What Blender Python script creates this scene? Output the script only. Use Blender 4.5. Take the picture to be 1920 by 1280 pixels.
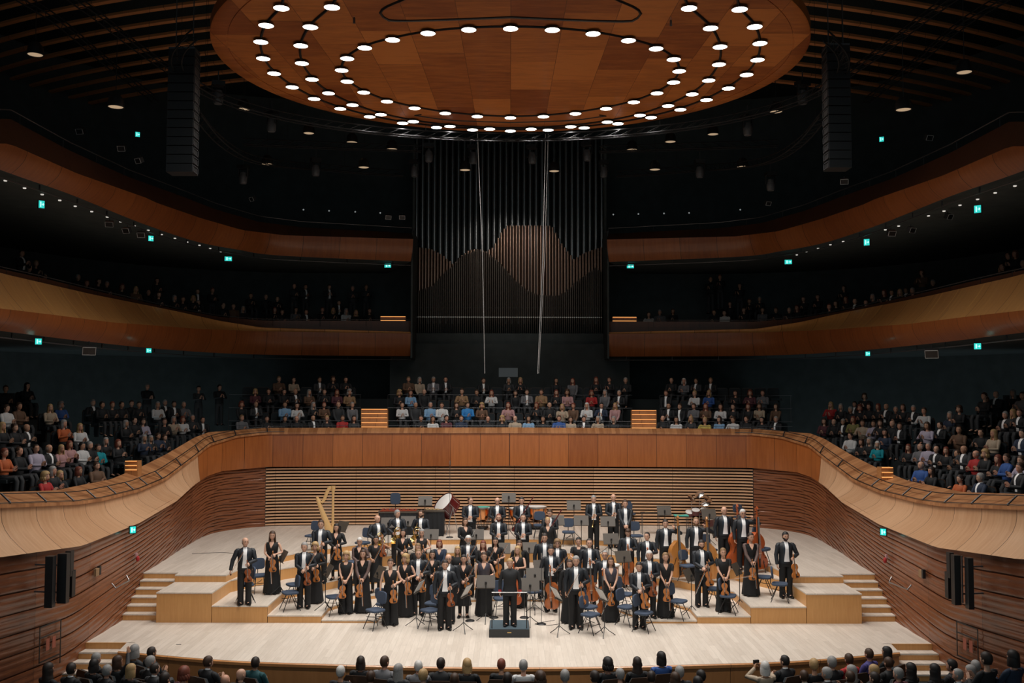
import bpy, bmesh, math, random
from mathutils import Vector, Matrix, Euler, Quaternion
PI = math.pi
random.seed(7)
for o in list(bpy.data.objects): bpy.data.objects.remove(o)
SC = bpy.context.scene
COL = SC.collection
# ---------------------------------------------------------------- camera
FPX, HC, YH = 1867.0, 6.2, 735.0
cam_d = bpy.data.cameras.new('camera'); cam = bpy.data.objects.new('camera', cam_d); COL.objects.link(cam)
cam_d.sensor_fit = 'HORIZONTAL'; cam_d.sensor_width = 36.0; cam_d.lens = 36.0*FPX/1920
cam_d.clip_end = 300; cam_d.clip_start = .1
pitch = math.atan((YH-640)/FPX)
cam_m = Matrix.Rotation(-4/FPX, 4, 'Z') @ Matrix.Rotation(PI/2+pitch, 4, 'X') @ Matrix.Rotation(math.radians(.12), 4, 'Z')
cam_m.translation = Vector((0, 0, HC))
cam.matrix_world = cam_m
SC.camera = cam
CR = cam_m.to_3x3(); CRI = CR.inverted()
# ---------------------------------------------------------------- world, exposure, large lights
W = bpy.data.worlds.new('world'); SC.world = W; W.use_nodes = True
W.node_tree.nodes['Background'].inputs[0].default_value = (.78, .95, 1.0, 1)
W.node_tree.nodes['Background'].inputs[1].default_value = .26
SC.view_settings.view_transform = 'Standard'; SC.view_settings.look = 'None'
SC.view_settings.exposure = 0.0; SC.view_settings.gamma = 1.0; SC.view_settings.use_curve_mapping = False
LAMP_POWER = 215.0          # each canopy lamp (W)
LAMP_EMIT = 7.0
LAMP_CONE = 124.0
FRONT_POWER = 950.0         # stage spotlights over the stalls (W)
# ---------------------------------------------------------------- points in the hall from sight lines
def ray(px, py): return CR @ Vector(((px-960)/FPX, -(py-640)/FPX, -1))
def P(px, py, z=None, Y=None, X=None):
    r = ray(px, py)
    t = (z-HC)/r.z if z is not None else (Y/r.y if Y is not None else X/r.x)
    return Vector((0, 0, HC))+r*t
def proj(p):
    v = CRI @ (Vector(p)-Vector((0, 0, HC)))
    return (960+FPX*v.x/-v.z, 640-FPX*v.y/-v.z)
def interp(tab, x):
    if x <= tab[0][0]: return tab[0][1]
    for (a, b), (c, d) in zip(tab, tab[1:]):
        if x <= c: return b+(d-b)*(x-a)/(c-a)
    return tab[-1][1]
# ---------------------------------------------------------------- materials
MATS = {}
KIDS = {}
def nt(name):
    m = bpy.data.materials.new(name); m.use_nodes = True
    return m, m.node_tree, m.node_tree.nodes['Principled BSDF']
def mat(name, col, rough=.5, metal=0, coat=0, emit=None, es=1, spec=.5, noise=.12, nscale=30):
    if name in MATS: return MATS[name]
    m, t, b = nt(name)
    b.inputs['Roughness'].default_value = rough; b.inputs['Metallic'].default_value = metal
    b.inputs['Coat Weight'].default_value = coat; b.inputs['Specular IOR Level'].default_value = spec
    if emit:
        b.inputs['Emission Color'].default_value = (*emit, 1); b.inputs['Emission Strength'].default_value = es
        b.inputs['Base Color'].default_value = (*col, 1)
    else:
        tc = t.nodes.new('ShaderNodeTexCoord'); n = t.nodes.new('ShaderNodeTexNoise'); n.inputs['Scale'].default_value = nscale
        r = t.nodes.new('ShaderNodeMix'); r.data_type = 'RGBA'
        t.links.new(tc.outputs['Object'], n.inputs['Vector']); t.links.new(n.outputs['Fac'], r.inputs[0])
        r.inputs[6].default_value = (*[c*(1-noise) for c in col], 1); r.inputs[7].default_value = (*[min(1, c*(1+noise)) for c in col], 1)
        t.links.new(r.outputs[2], b.inputs['Base Color'])
    MATS[name] = m
    return m
def wood(name, c1, c2, pw=1.0, ph=0, seam=.012, rough=.35, coat=.3, grain=(1, 12), tint=.25, streak=0, seamcol=.15, jog=0, space='UV', bump=0):
    """veneer panels: pw/ph panel size in metres along u/v, grain stretches, per panel tint"""
    m, t, b = nt(name); N = t.nodes; L = t.links
    tc = N.new('ShaderNodeTexCoord'); sep = N.new('ShaderNodeSeparateXYZ'); L.new(tc.outputs[space], sep.inputs[0])
    def mth(op, a, bb=None, c=None):
        n = N.new('ShaderNodeMath'); n.operation = op
        for i, v in enumerate((a, bb, c)):
            if v is None: continue
            if isinstance(v, (int, float)): n.inputs[i].default_value = v
            else: L.new(v, n.inputs[i])
        return n.outputs[0]
    u, v = sep.outputs[0], sep.outputs[1]
    iu = mth('FLOOR', mth('DIVIDE', u, pw)) if pw else 0
    iv = 0
    vv = v
    if ph:
        if jog: vv = mth('ADD', v, mth('MULTIPLY', mth('FRACT', mth('MULTIPLY', iu, .37)), ph))
        iv = mth('FLOOR', mth('DIVIDE', vv, ph))
    cb = N.new('ShaderNodeCombineXYZ')
    for i, q in enumerate((iu, iv)):
        if isinstance(q, (int, float)): cb.inputs[i].default_value = q
        else: L.new(q, cb.inputs[i])
    wn = N.new('ShaderNodeTexWhiteNoise'); wn.noise_dimensions = '2D'; L.new(cb.outputs[0], wn.inputs['Vector'])
    mp = N.new('ShaderNodeMapping'); mp.inputs['Scale'].default_value = (grain[0], grain[1], 1); L.new(tc.outputs[space], mp.inputs[0])
    ad = N.new('ShaderNodeVectorMath'); ad.operation = 'ADD'; L.new(mp.outputs[0], ad.inputs[0])
    sc = N.new('ShaderNodeVectorMath'); sc.operation = 'SCALE'; sc.inputs['Scale'].default_value = 37; L.new(wn.outputs['Color'], sc.inputs[0]); L.new(sc.outputs[0], ad.inputs[1])
    n1 = N.new('ShaderNodeTexNoise'); n1.inputs['Scale'].default_value = 1.6; n1.inputs['Detail'].default_value = 5; n1.inputs['Roughness'].default_value = .65; L.new(ad.outputs[0], n1.inputs['Vector'])
    fac = mth('ADD', mth('MULTIPLY', mth('SUBTRACT', n1.outputs['Fac'], .5), 1.7), mth('ADD', mth('MULTIPLY', mth('SUBTRACT', wn.outputs['Value'], .5), tint*2), .5))
    mx = N.new('ShaderNodeMix'); mx.data_type = 'RGBA'; mx.clamp_factor = True
    L.new(fac, mx.inputs[0]); mx.inputs[6].default_value = (*c1, 1); mx.inputs[7].default_value = (*c2, 1)
    out = mx.outputs[2]
    seams = None
    for q, s in ((u, pw), (vv, ph)):
        if not s or not seam: continue
        f = mth('FRACT', mth('DIVIDE', q, s)); e = mth('LESS_THAN', f, seam/s)
        seams = e if seams is None else mth('MAXIMUM', seams, e)
    if seams is not None:
        m2 = N.new('ShaderNodeMix'); m2.data_type = 'RGBA'; L.new(seams, m2.inputs[0]); L.new(out, m2.inputs[6])
        m2.inputs[7].default_value = (*[c*seamcol for c in c1], 1); out = m2.outputs[2]
    if streak:   # pale curved inlay lines in the veneer
        mp2 = N.new('ShaderNodeMapping'); mp2.inputs['Scale'].default_value = (5, .12, 1); L.new(tc.outputs[space], mp2.inputs[0])
        n2 = N.new('ShaderNodeTexNoise'); n2.inputs['Scale'].default_value = 1.5; n2.inputs['Detail'].default_value = 2; L.new(mp2.outputs[0], n2.inputs['Vector'])
        e = mth('MULTIPLY', mth('GREATER_THAN', n2.outputs['Fac'], .66), streak)
        m3 = N.new('ShaderNodeMix'); m3.data_type = 'RGBA'; L.new(e, m3.inputs[0]); L.new(out, m3.inputs[6])
        m3.inputs[7].default_value = (.75, .42, .12, 1); out = m3.outputs[2]
    L.new(out, b.inputs['Base Color'])
    b.inputs['Roughness'].default_value = rough; b.inputs['Coat Weight'].default_value = coat; b.inputs['Coat Roughness'].default_value = .12
    if bump:
        bp = N.new('ShaderNodeBump'); bp.inputs['Strength'].default_value = bump; bp.inputs['Distance'].default_value = .02
        L.new(n1.outputs['Fac'], bp.inputs['Height']); L.new(bp.outputs[0], b.inputs['Normal'])
    MATS[name] = m
    return m
W_FLOOR = wood('stage_floor_wood', (.56, .485, .41), (.71, .63, .545), pw=.14, ph=1.9, seam=.003, rough=.42, coat=.08, grain=(9, .8), tint=.30, seamcol=.6, jog=1)
W_RISER = wood('riser_front_wood', (.56, .27, .085), (.68, .36, .13), pw=1.5, seam=.0, rough=.45, coat=.1, grain=(14, 1), tint=.1)
W_PARA = wood('parapet_veneer', (.28, .080, .020), (.45, .145, .038), pw=1.15, seam=.016, rough=.32, coat=.35, grain=(9, .6), tint=.3)
W_SIDEP = wood('side_parapet_veneer', (.50, .27, .14), (.68, .42, .25), pw=1.3, seam=.018, rough=.33, coat=.25, grain=(7, .6), tint=.2)  # parapet veneer made paler: the lamp pool is put into its base colour
W_COPE = wood('coping_wood', (.30, .12, .045), (.50, .23, .095), pw=.16, seam=.004, rough=.45, coat=.1, grain=(6, .5), tint=.5, seamcol=.5)
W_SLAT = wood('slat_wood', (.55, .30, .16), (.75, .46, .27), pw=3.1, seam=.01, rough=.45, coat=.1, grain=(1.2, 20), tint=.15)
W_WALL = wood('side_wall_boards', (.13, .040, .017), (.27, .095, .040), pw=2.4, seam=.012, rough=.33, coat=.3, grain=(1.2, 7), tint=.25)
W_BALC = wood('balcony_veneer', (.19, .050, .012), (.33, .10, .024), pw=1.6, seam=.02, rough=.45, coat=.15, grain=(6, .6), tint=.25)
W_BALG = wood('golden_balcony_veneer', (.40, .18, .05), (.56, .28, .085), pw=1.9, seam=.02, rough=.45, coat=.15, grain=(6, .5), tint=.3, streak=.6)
W_DARKSHADE = wood('dark_and_shaded_wood', (.06, .022, .01), (.10, .035, .015), pw=1.8, seam=.01, rough=.5, coat=.1, grain=(6, .6))  # dark wood of the upstands; on the upper fascia the colour carries shade
W_CAN = wood('canopy_veneer', (.32, .082, .018), (.68, .225, .05), pw=1.25, ph=2.6, seam=.012, rough=.42, coat=.25, grain=(.7, 3.5), tint=.55, seamcol=.45, jog=1)
W_BATT = wood('ceiling_batten_wood', (.45, .17, .06), (.6, .24, .09), pw=2.4, seam=.02, rough=.6, coat=0, grain=(1, 8))
W_APRON = wood('apron_wood', (.42, .18, .06), (.55, .25, .09), pw=2.2, seam=.01, rough=.4, coat=.2, grain=(4, .8))
M_DARK = mat('hall_black', (.066, .078, .078), .85, spec=.2, noise=.3, nscale=2)
M_DARK2 = mat('floor_black', (.022, .028, .029), .8, spec=.2)
M_BLACK = mat('black_metal', (.012, .012, .013), .45)
M_GREYM = mat('grey_metal', (.10, .10, .105), .4, metal=.6)
M_CHROME = mat('chrome', (.5, .5, .5), .38, metal=1)
M_WHITE = mat('white_cloth', (.93, .93, .93), .7, noise=.03)
M_CLOTHK = mat('black_cloth', (.012, .013, .015), .8, noise=.3)
M_CABLE = mat('pale_cable', (.5, .5, .5), .5)
# ---------------------------------------------------------------- object helpers
def tag(o, label=None, cat=None, group=None, kind=None):
    if label: o['label'] = label
    if cat: o['category'] = cat
    if group: o['group'] = group
    if kind: o['kind'] = kind
    return o
def empty(name, loc=(0, 0, 0), rz=0, label=None, cat=None, group=None, scale=1):
    o = bpy.data.objects.new(name, None); COL.objects.link(o); o.empty_display_size = .1
    o.location = loc; o.rotation_euler = (0, 0, rz); o.scale = (scale,)*3
    return tag(o, label, cat, group)
def inst(name, me, parent=None, mw=None, mats=None):
    o = bpy.data.objects.new(name, me); COL.objects.link(o)
    if parent: o.parent = parent; KIDS.setdefault(parent.name, []).append(o)
    if mw is not None: o.matrix_local = mw
    if mats:
        for i, m in enumerate(mats):
            if i < len(o.material_slots) and m:
                o.material_slots[i].link = 'OBJECT'; o.material_slots[i].material = m
    return o
class MB:
    """collects shapes, then becomes ONE mesh"""
    def __init__(s): s.v = []; s.f = []; s.mi = []; s.uv = {}; s.m = 0
    def add(s, vs, fs, uvs=None):
        b = len(s.v); s.v += [tuple(v) for v in vs]
        for k, f in enumerate(fs):
            if uvs: s.uv[len(s.f)] = uvs[k]
            s.f.append([b+i for i in f]); s.mi.append(s.m)
        return s
    def box(s, x0, y0, z0, x1, y1, z1, M=None):
        vs = [Vector(p) for p in ((x0, y0, z0), (x1, y0, z0), (x1, y1, z0), (x0, y1, z0), (x0, y0, z1), (x1, y0, z1), (x1, y1, z1), (x0, y1, z1))]
        fs = [(0, 3, 2, 1), (4, 5, 6, 7), (0, 1, 5, 4), (1, 2, 6, 5), (2, 3, 7, 6), (3, 0, 4, 7)]
        uvs = []
        for f in fs:
            n = (vs[f[1]]-vs[f[0]]).cross(vs[f[2]]-vs[f[0]])
            if abs(n.z) > max(abs(n.x), abs(n.y)): uvs.append([(vs[i].x, vs[i].y) for i in f])
            elif abs(n.y) > abs(n.x): uvs.append([(vs[i].x, vs[i].z) for i in f])
            else: uvs.append([(vs[i].y, vs[i].z) for i in f])
        if M: vs = [M @ v for v in vs]
        return s.add(vs, fs, uvs)
    def tube(s, pts, r, n=8, cap=True, up=None, flat=False):
        """r: number, list of numbers or list of (rx, ry)"""
        pts = [Vector(p) for p in pts]
        if not isinstance(r, (list, tuple)): r = [r]*len(pts)
        r = [(q, q) if isinstance(q, (int, float)) else q for q in r]
        ref = Vector(up) if up else None
        vs = []; a = None
        for i, p in enumerate(pts):
            t = (pts[min(i+1, len(pts)-1)]-pts[max(i-1, 0)])
            if t.length < 1e-9 or flat: t = Vector((0, 0, 1))
            t.normalize()
            if a is None or ref:
                q = ref if ref else (Vector((1, 0, 0)) if abs(t.x) < .9 else Vector((0, 1, 0)))
                a = q-t*q.dot(t)
            else: a = a-t*a.dot(t)
            a.normalize(); b = t.cross(a)
            for k in range(n):
                w = 2*PI*k/n
                vs.append(p+a*(math.cos(w)*r[i][0])+b*(math.sin(w)*r[i][1]))
        fs = []
        for i in range(len(pts)-1):
            for k in range(n):
                k2 = (k+1) % n
                fs.append((i*n+k, i*n+k2, (i+1)*n+k2, (i+1)*n+k))
        if cap:
            fs.append(tuple(range(n-1, -1, -1))); fs.append(tuple((len(pts)-1)*n+k for k in range(n)))
        return s.add(vs, fs)
    def ell(s, c, r, n=10, m=7, M=None, fn=None):
        c = Vector(c); vs = []; fs = []
        for i in range(m+1):
            th = PI*i/m
            for k in range(n):
                ph = 2*PI*k/n
                d = Vector((math.sin(th)*math.cos(ph), math.sin(th)*math.sin(ph), math.cos(th)))
                if fn: d = fn(d)
                p = Vector((d.x*r[0], d.y*r[1], d.z*r[2]))
                if M: p = M @ p
                vs.append(c+p)
        for i in range(m):
            for k in range(n):
                k2 = (k+1) % n
                fs.append((i*n+k, (i+1)*n+k, (i+1)*n+k2, i*n+k2))
        return s.add(vs, fs)
    def lathe(s, prof, n=20, M=None, ax=(0, 0, 0)):
        vs = []; fs = []
        for (r, z) in prof:
            for k in range(n):
                p = Vector((ax[0]+r*math.cos(2*PI*k/n), ax[1]+r*math.sin(2*PI*k/n), ax[2]+z))
                vs.append(M @ p if M else p)
        for i in range(len(prof)-1):
            for k in range(n):
                k2 = (k+1) % n; fs.append((i*n+k, i*n+k2, (i+1)*n+k2, (i+1)*n+k))
        return s.add(vs, fs)
    def prism(s, poly, z0, z1, M=None):
        n = len(poly)
        vs = [Vector((x, y, z0)) for x, y in poly]+[Vector((x, y, z1)) for x, y in poly]
        if M: vs2 = [M @ v for v in vs]
        else: vs2 = vs
        fs = [tuple(range(n-1, -1, -1)), tuple(range(n, 2*n))]+[(i, (i+1) % n, n+(i+1) % n, n+i) for i in range(n)]
        uvs = [[(vs[i].x, vs[i].y) for i in fs[0]], [(vs[i].x, vs[i].y) for i in fs[1]]]
        u = 0
        for i in range(n):
            d = (Vector(poly[(i+1) % n])-Vector(poly[i])).length
            uvs.append([(u, z0), (u+d, z0), (u+d, z1), (u, z1)]); u += d
        return s.add(vs2, fs, uvs)
    def mesh(s, name, mats, smooth=True):
        me = bpy.data.meshes.new(name); me.from_pydata(s.v, [], s.f)
        for m in (mats if isinstance(mats, (list, tuple)) else [mats]): me.materials.append(m)
        me.polygons.foreach_set('material_index', s.mi)
        if s.uv:
            ul = me.uv_layers.new(name='UVMap')
            for p in me.polygons:
                q = s.uv.get(p.index)
                if q:
                    for li, c in zip(p.loop_indices, q): ul.data[li].uv = c
        me.validate(); me.update()
        if smooth:
            bm = bmesh.new(); bm.from_mesh(me)
            bmesh.ops.recalc_face_normals(bm, faces=bm.faces)
            for e in bm.edges:
                if len(e.link_faces) == 2 and e.calc_face_angle(0) > .7: e.smooth = False
            for f in bm.faces: f.smooth = True
            bm.to_mesh(me); bm.free()
        return me
    def build(s, name, mats, parent=None, smooth=True, **kw):
        o = inst(name, s.mesh(name, mats, smooth), parent)
        return tag(o, **kw)
def catmull(pts, n=6):
    out = []; q = [pts[0]]+list(pts)+[pts[-1]]
    for i in range(1, len(q)-2):
        p0, p1, p2, p3 = (Vector(a) for a in q[i-1:i+3])
        for k in range(n):
            t = k/n
            out.append(.5*((2*p1)+(p2-p0)*t+(2*p0-5*p1+4*p2-p3)*t*t+(3*p1-p0-3*p2+p3)*t**3))
    out.append(Vector(pts[-1]))
    return out
def resample(pts, step):
    pts = [Vector(p) for p in pts]; L = [0]
    for a, b in zip(pts, pts[1:]): L.append(L[-1]+(b-a).length)
    n = max(2, int(L[-1]/step)); out = []; j = 0
    for i in range(n+1):
        s = L[-1]*i/n
        while j < len(L)-2 and L[j+1] < s: j += 1
        t = (s-L[j])/max(1e-9, L[j+1]-L[j]); out.append(pts[j].lerp(pts[j+1], min(1, t)))
    return out
def loft(curves, mb=None, closed=False, u0=0):
    mb = mb or MB(); n = len(curves[0]); U = [u0]
    for a, b in zip(curves[0], curves[0][1:]): U.append(U[-1]+(Vector(b)-Vector(a)).length)
    vs = [p for c in curves for p in c]; fs = []; uvs = []; V = [0]*n
    for j in range(len(curves)-1):
        V2 = [V[i]+(Vector(curves[j+1][i])-Vector(curves[j][i])).length for i in range(n)]
        for i in range(n-1):
            fs.append((j*n+i, j*n+i+1, (j+1)*n+i+1, (j+1)*n+i))
            uvs.append([(U[i], V[i]), (U[i+1], V[i+1]), (U[i+1], V2[i+1]), (U[i], V2[i])])
        V = V2
    return mb.add(vs, fs, uvs)
def offs(plan, d):
    """move a plan curve (left half, centre to front) sideways; positive = outward"""
    out = []
    for i, p in enumerate(plan):
        t = plan[min(i+1, len(plan)-1)]-plan[max(0, i-1)]; t = Vector((t.x, t.y, 0)).normalized()
        n = Vector((t.y, -t.x, 0)) * -1
        dd = d(i) if callable(d) else d
        # outward is away from the stage centre (0, 29)
        c = Vector((p.x, p.y-29, 0))
        if n.dot(c) < 0: n = -n
        out.append(Vector((p.x, p.y, p.z if len(p) > 2 else 0))+n*dd)
    return out
def zfit(plan, tab, ymin=19.5):
    """give each plan point the height at which its sight line crosses the edge seen in the photo"""
    out = []; last = None
    for p in plan:
        if p.y < ymin and last is not None: out.append(Vector((p.x, p.y, last))); continue
        px = proj((p.x, p.y, 4))[0]; py = interp(tab, px); z = P(px, py, Y=p.y).z
        out.append(Vector((p.x, p.y, z))); last = z
    return out
def mir(c): return [Vector((-p.x, p.y, p.z)) for p in c]
def full(c): return list(reversed(mir(c)))[:-1]+list(c) if abs(c[0].x) < 1e-3 else None
# ================================================================ PEOPLE
def mskin(n, c): return mat('skin_'+n, c, .55, noise=.05, nscale=8)
SKINS = [mskin('fair', (.62, .36, .25)), mskin('rosy', (.60, .31, .21)), mskin('tan', (.50, .27, .17))]
M_EYE = mat('eye_dark', (.03, .02, .015), .3); M_LIP = mat('lip', (.36, .10, .08), .5)
HAIRC = {'black': (.012, .009, .008), 'brown': (.055, .026, .013), 'dark': (.025, .015, .011), 'blond': (.42, .27, .12), 'grey': (.28, .27, .26), 'white': (.60, .58, .55), 'red': (.17, .04, .02), 'sand': (.22, .13, .06)}
HAIR = {k: mat('hair_'+k, v, .6, noise=.35, nscale=60) for k, v in HAIRC.items()}
CLC = {'black': (.010, .011, .013), 'charcoal': (.03, .032, .035), 'navy': (.018, .03, .06), 'grey': (.14, .14, .15), 'white': (.62, .62, .62), 'beige': (.42, .33, .24), 'brown': (.13, .07, .04), 'tan': (.30, .18, .09), 'light blue': (.20, .36, .55), 'blue': (.03, .09, .30), 'bright blue': (.03, .22, .55), 'red': (.38, .02, .02), 'orange': (.48, .11, .03), 'yellow': (.55, .43, .10), 'turquoise': (.0, .26, .32), 'lilac': (.40, .36, .45), 'pink': (.45, .25, .25), 'olive': (.20, .18, .06), 'teal': (.01, .07, .08), 'plum': (.10, .03, .04), 'purple': (.06, .05, .20)}
CLM = {k: mat('cloth_'+k.replace(' ', '_'), v, .75, noise=.18, nscale=25) for k, v in CLC.items()}
M_TAIL = mat('tailcoat_wool', (.012, .015, .020), .6, noise=.3); M_SATIN = mat('lapel_satin', (.02, .03, .045), .3)
M_TROU = mat('black_trouser', (.008, .008, .009), .75, noise=.3); M_SHOE = mat('shoe_leather', (.008, .008, .008), .22)
M_GREYTOP = mat('grey_satin_top', (.06, .055, .07), .35); M_SHEER = mat('sheer_sleeve', (.12, .075, .065), .6)
def ik(S, Wr, l1, l2, hint):
    d = Wr-S; L = d.length; Lm = (l1+l2)*.985
    if L > Lm: Wr = S+d*(Lm/L); d = Wr-S; L = Lm
    a = (l1*l1-l2*l2+L*L)/(2*L); h = math.sqrt(max(0, l1*l1-a*a)); u = d.normalized()
    n = hint-u*hint.dot(u); n.normalize()
    return S+u*a+n*h, Wr
def hand(mb, Wp, d, n, curl, side):
    """palm and five separate fingers; d along the hand, n out of the back of the hand"""
    d = d.normalized(); n = (n-d*n.dot(d)).normalized(); s = d.cross(n)*side   # s points to the thumb side
    mb.tube([Wp-d*.015, Wp+d*.02, Wp+d*.055, Wp+d*.088], [(.024, .018), (.034, .017), (.042, .016), (.038, .012)], 8, up=s)
    for k, (o, L) in enumerate(((.029, .068), (.010, .078), (-.010, .072), (-.028, .056))):
        p = Wp+d*.080+s*o; q = d; pts = [p-d*.01]
        for seg, f in ((0, .45), (1, .32), (2, .23)):
            q = (q*math.cos(curl)-n*math.sin(curl)).normalized()
            p = p+q*L*f; pts.append(p)
        mb.tube(pts, [.0095, .009, .0085, .006], 5)
    t = (d*.75+s*.75-n*.25).normalized(); p = Wp+d*.022+s*.032
    mb.tube([p, p+t*.035, p+(t*.6+d*.5-n*.3).normalized()*.062], [.012, .0105, .007], 5)
def head_fn(d):
    x, y, z = d; 
    if z > 0:
        k = math.sqrt(max(0, 1-z**2.9)/max(1e-6, 1-z*z)) if z < .999 else 1; x *= k; y *= k
    if z < 0: x *= 1-.30*(-z)**1.6; y = y*(1-.12*(-z)) if y > 0 else y
    if y < 0:
        y *= .94
        if z < -.55 and abs(x) < .45: y -= .07          # chin
        if abs(x) < .22 and -.36 < z < .12: y -= .20*(1-abs(x)/.22)*(1-max(0, z)*6)*(.45+(.12-z))   # nose
        if .12 < abs(x) < .62 and .0 < z < .22: y += .05     # eye sockets
        if abs(x) < .6 and .22 < z < .38: y -= .02
    if y > 0 and z > -.2: y *= 1.06
    return Vector((x, y, z))
def add_head(mb, C, R):
    mb.m = 0; M = R.to_4x4()
    mb.ell(C, (.083, .103, .121), 18, 14, M=R, fn=head_fn)
    for s in (-1, 1):
        mb.ell(C+R @ Vector((s*.084, .008, -.004)), (.010, .020, .030), 6, 5, M=R)
    mb.m = 1
    for s in (-1, 1):
        mb.ell(C+R @ Vector((s*.032, -.0915, .014)), (.0125, .006, .0065), 6, 4, M=R)
        mb.ell(C+R @ Vector((s*.033, -.096, .038)), (.018, .005, .0035), 6, 4, M=R)
    mb.m = 2
    mb.ell(C+R @ Vector((0, -.096, -.056)), (.023, .007, .006), 8, 4, M=R)
    mb.m = 0
BODY = {}
def rotm(yaw=0, tilt=0, pitch=0): return (Matrix.Rotation(yaw, 3, 'Z') @ Matrix.Rotation(tilt, 3, 'Y') @ Matrix.Rotation(pitch, 3, 'X'))
POSES = {  # R wrist, L wrist, R hand dir, L hand dir, back of the R hand, back of the L hand, curl
 'down': ((-.27, -.05, .88), (.27, -.05, .88), (-.05, -.15, -1), (.05, -.15, -1), (-1, 0, 0), (1, 0, 0), .45),
 'violin': ((-.03, -.25, 1.06), (.13, -.22, 1.14), (.6, -.5, -.3), (-.3, -.6, -.1), (-.4, -.6, .6), (.5, -.5, .6), .75),
 'violin_side': ((-.26, -.10, .90), (.15, -.24, 1.12), (0, -.3, -1), (-.3, -.6, -.1), (-1, 0, 0), (.5, -.5, .6), .7),
 'clasp': ((-.06, -.25, .98), (.06, -.25, .98), (.7, -.5, -.3), (-.7, -.5, -.3), (-.2, -.8, .5), (.2, -.8, .5), .7),
 'front': ((-.08, -.27, 1.08), (.06, -.27, 1.15), (.5, -.7, .2), (-.6, -.7, .2), (-.3, -.6, .6), (.3, -.6, .6), .7),
 'horn': ((-.18, -.22, 1.05), (.10, -.27, 1.12), (.4, -.8, .1), (-.6, -.6, .2), (-.6, -.6, .2), (.5, -.6, .3), .6),
 'cello': ((-.27, -.06, .88), (.10, -.30, 1.18), (0, -.2, -1), (-.3, -.8, .2), (-1, 0, 0), (.4, -.5, .7), .7),
 'bass': ((-.26, -.08, .90), (.25, -.20, 1.50), (0, -.2, -1), (-.3, -.3, .9), (-1, 0, 0), (.7, -.3, -.3), .8),
 'bow_up': ((-.10, -.27, 1.10), (.13, -.22, 1.13), (.3, -.8, .4), (-.3, -.6, -.1), (-.6, -.3, .6), (.5, -.5, .6), .7),
 'chair': ((-.36, -.10, .93), (.10, -.25, 1.12), (-.2, -.3, -.9), (-.3, -.6, -.1), (-.8, 0, .5), (.5, -.5, .6), .5),
 'wave': ((-.10, -.24, 1.06), (.24, -.16, 1.52), (.5, -.6, -.2), (-.3, -.1, .95), (-.4, -.6, .6), (.2, .9, .2), .3),
 'clap': ((-.06, -.30, 1.17), (.055, -.30, 1.18), (.25, -.55, .8), (-.25, -.55, .8), (-.9, -.1, .1), (.9, -.1, .1), .12),
 'clap2': ((-.10, -.31, 1.24), (.07, -.30, 1.22), (.3, -.5, .8), (-.3, -.45, .8), (-.9, -.1, .1), (.9, -.1, .1), .1),
 'lap': ((-.12, -.30, .94), (.12, -.30, .94), (.4, -.8, -.1), (-.4, -.8, -.1), (-.2, -.2, .9), (.2, -.2, .9), .4),
 'raised': ((-.22, -.10, 1.82), (.06, -.28, 1.16), (.05, -.1, 1), (-.25, -.55, .8), (-.9, .1, 0), (.9, -.1, .1), .2),
 'camera': ((-.08, -.30, 1.55), (.07, -.30, 1.55), (.3, -.4, .9), (-.3, -.4, .9), (-.9, -.1, .1), (.9, -.1, .1), .7),
}
def joints(pose, seated, fem):
    q = POSES[pose]; dz = -.45 if seated else 0; k = .93 if fem else 1
    V = Vector; sw = .192*k
    J = {'pel': V((0, 0, .93+dz)), 'wai': V((0, .0, 1.08+dz)), 'che': V((0, .005, 1.30+dz)), 'nb': V((0, .012, 1.46+dz)), 'nt': V((0, .0, 1.54+dz)), 'hd': V((0, -.012, 1.635+dz))}
    for s, nm, w, hd in ((-1, 'R', q[0], q[2]), (1, 'L', q[1], q[3])):
        S = V((s*sw, .01, 1.425+dz)); Wr = V(w)+V((0, 0, dz))
        E, Wr = ik(S, Wr, .285, .255, V((s*.75, .45, -.55)))
        J['S'+nm] = S; J['E'+nm] = E; J['W'+nm] = Wr; J['D'+nm] = V(hd).normalized()
        H = V((s*.09, 0, .90+dz)); J['H'+nm] = H
        if seated: J['K'+nm] = V((s*.11, -.46, .52)); J['A'+nm] = V((s*.11, -.46, .09))
        else: J['K'+nm] = V((s*.10, -.015, .50)); J['A'+nm] = V((s*.10, .02, .09))
    return J
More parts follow.
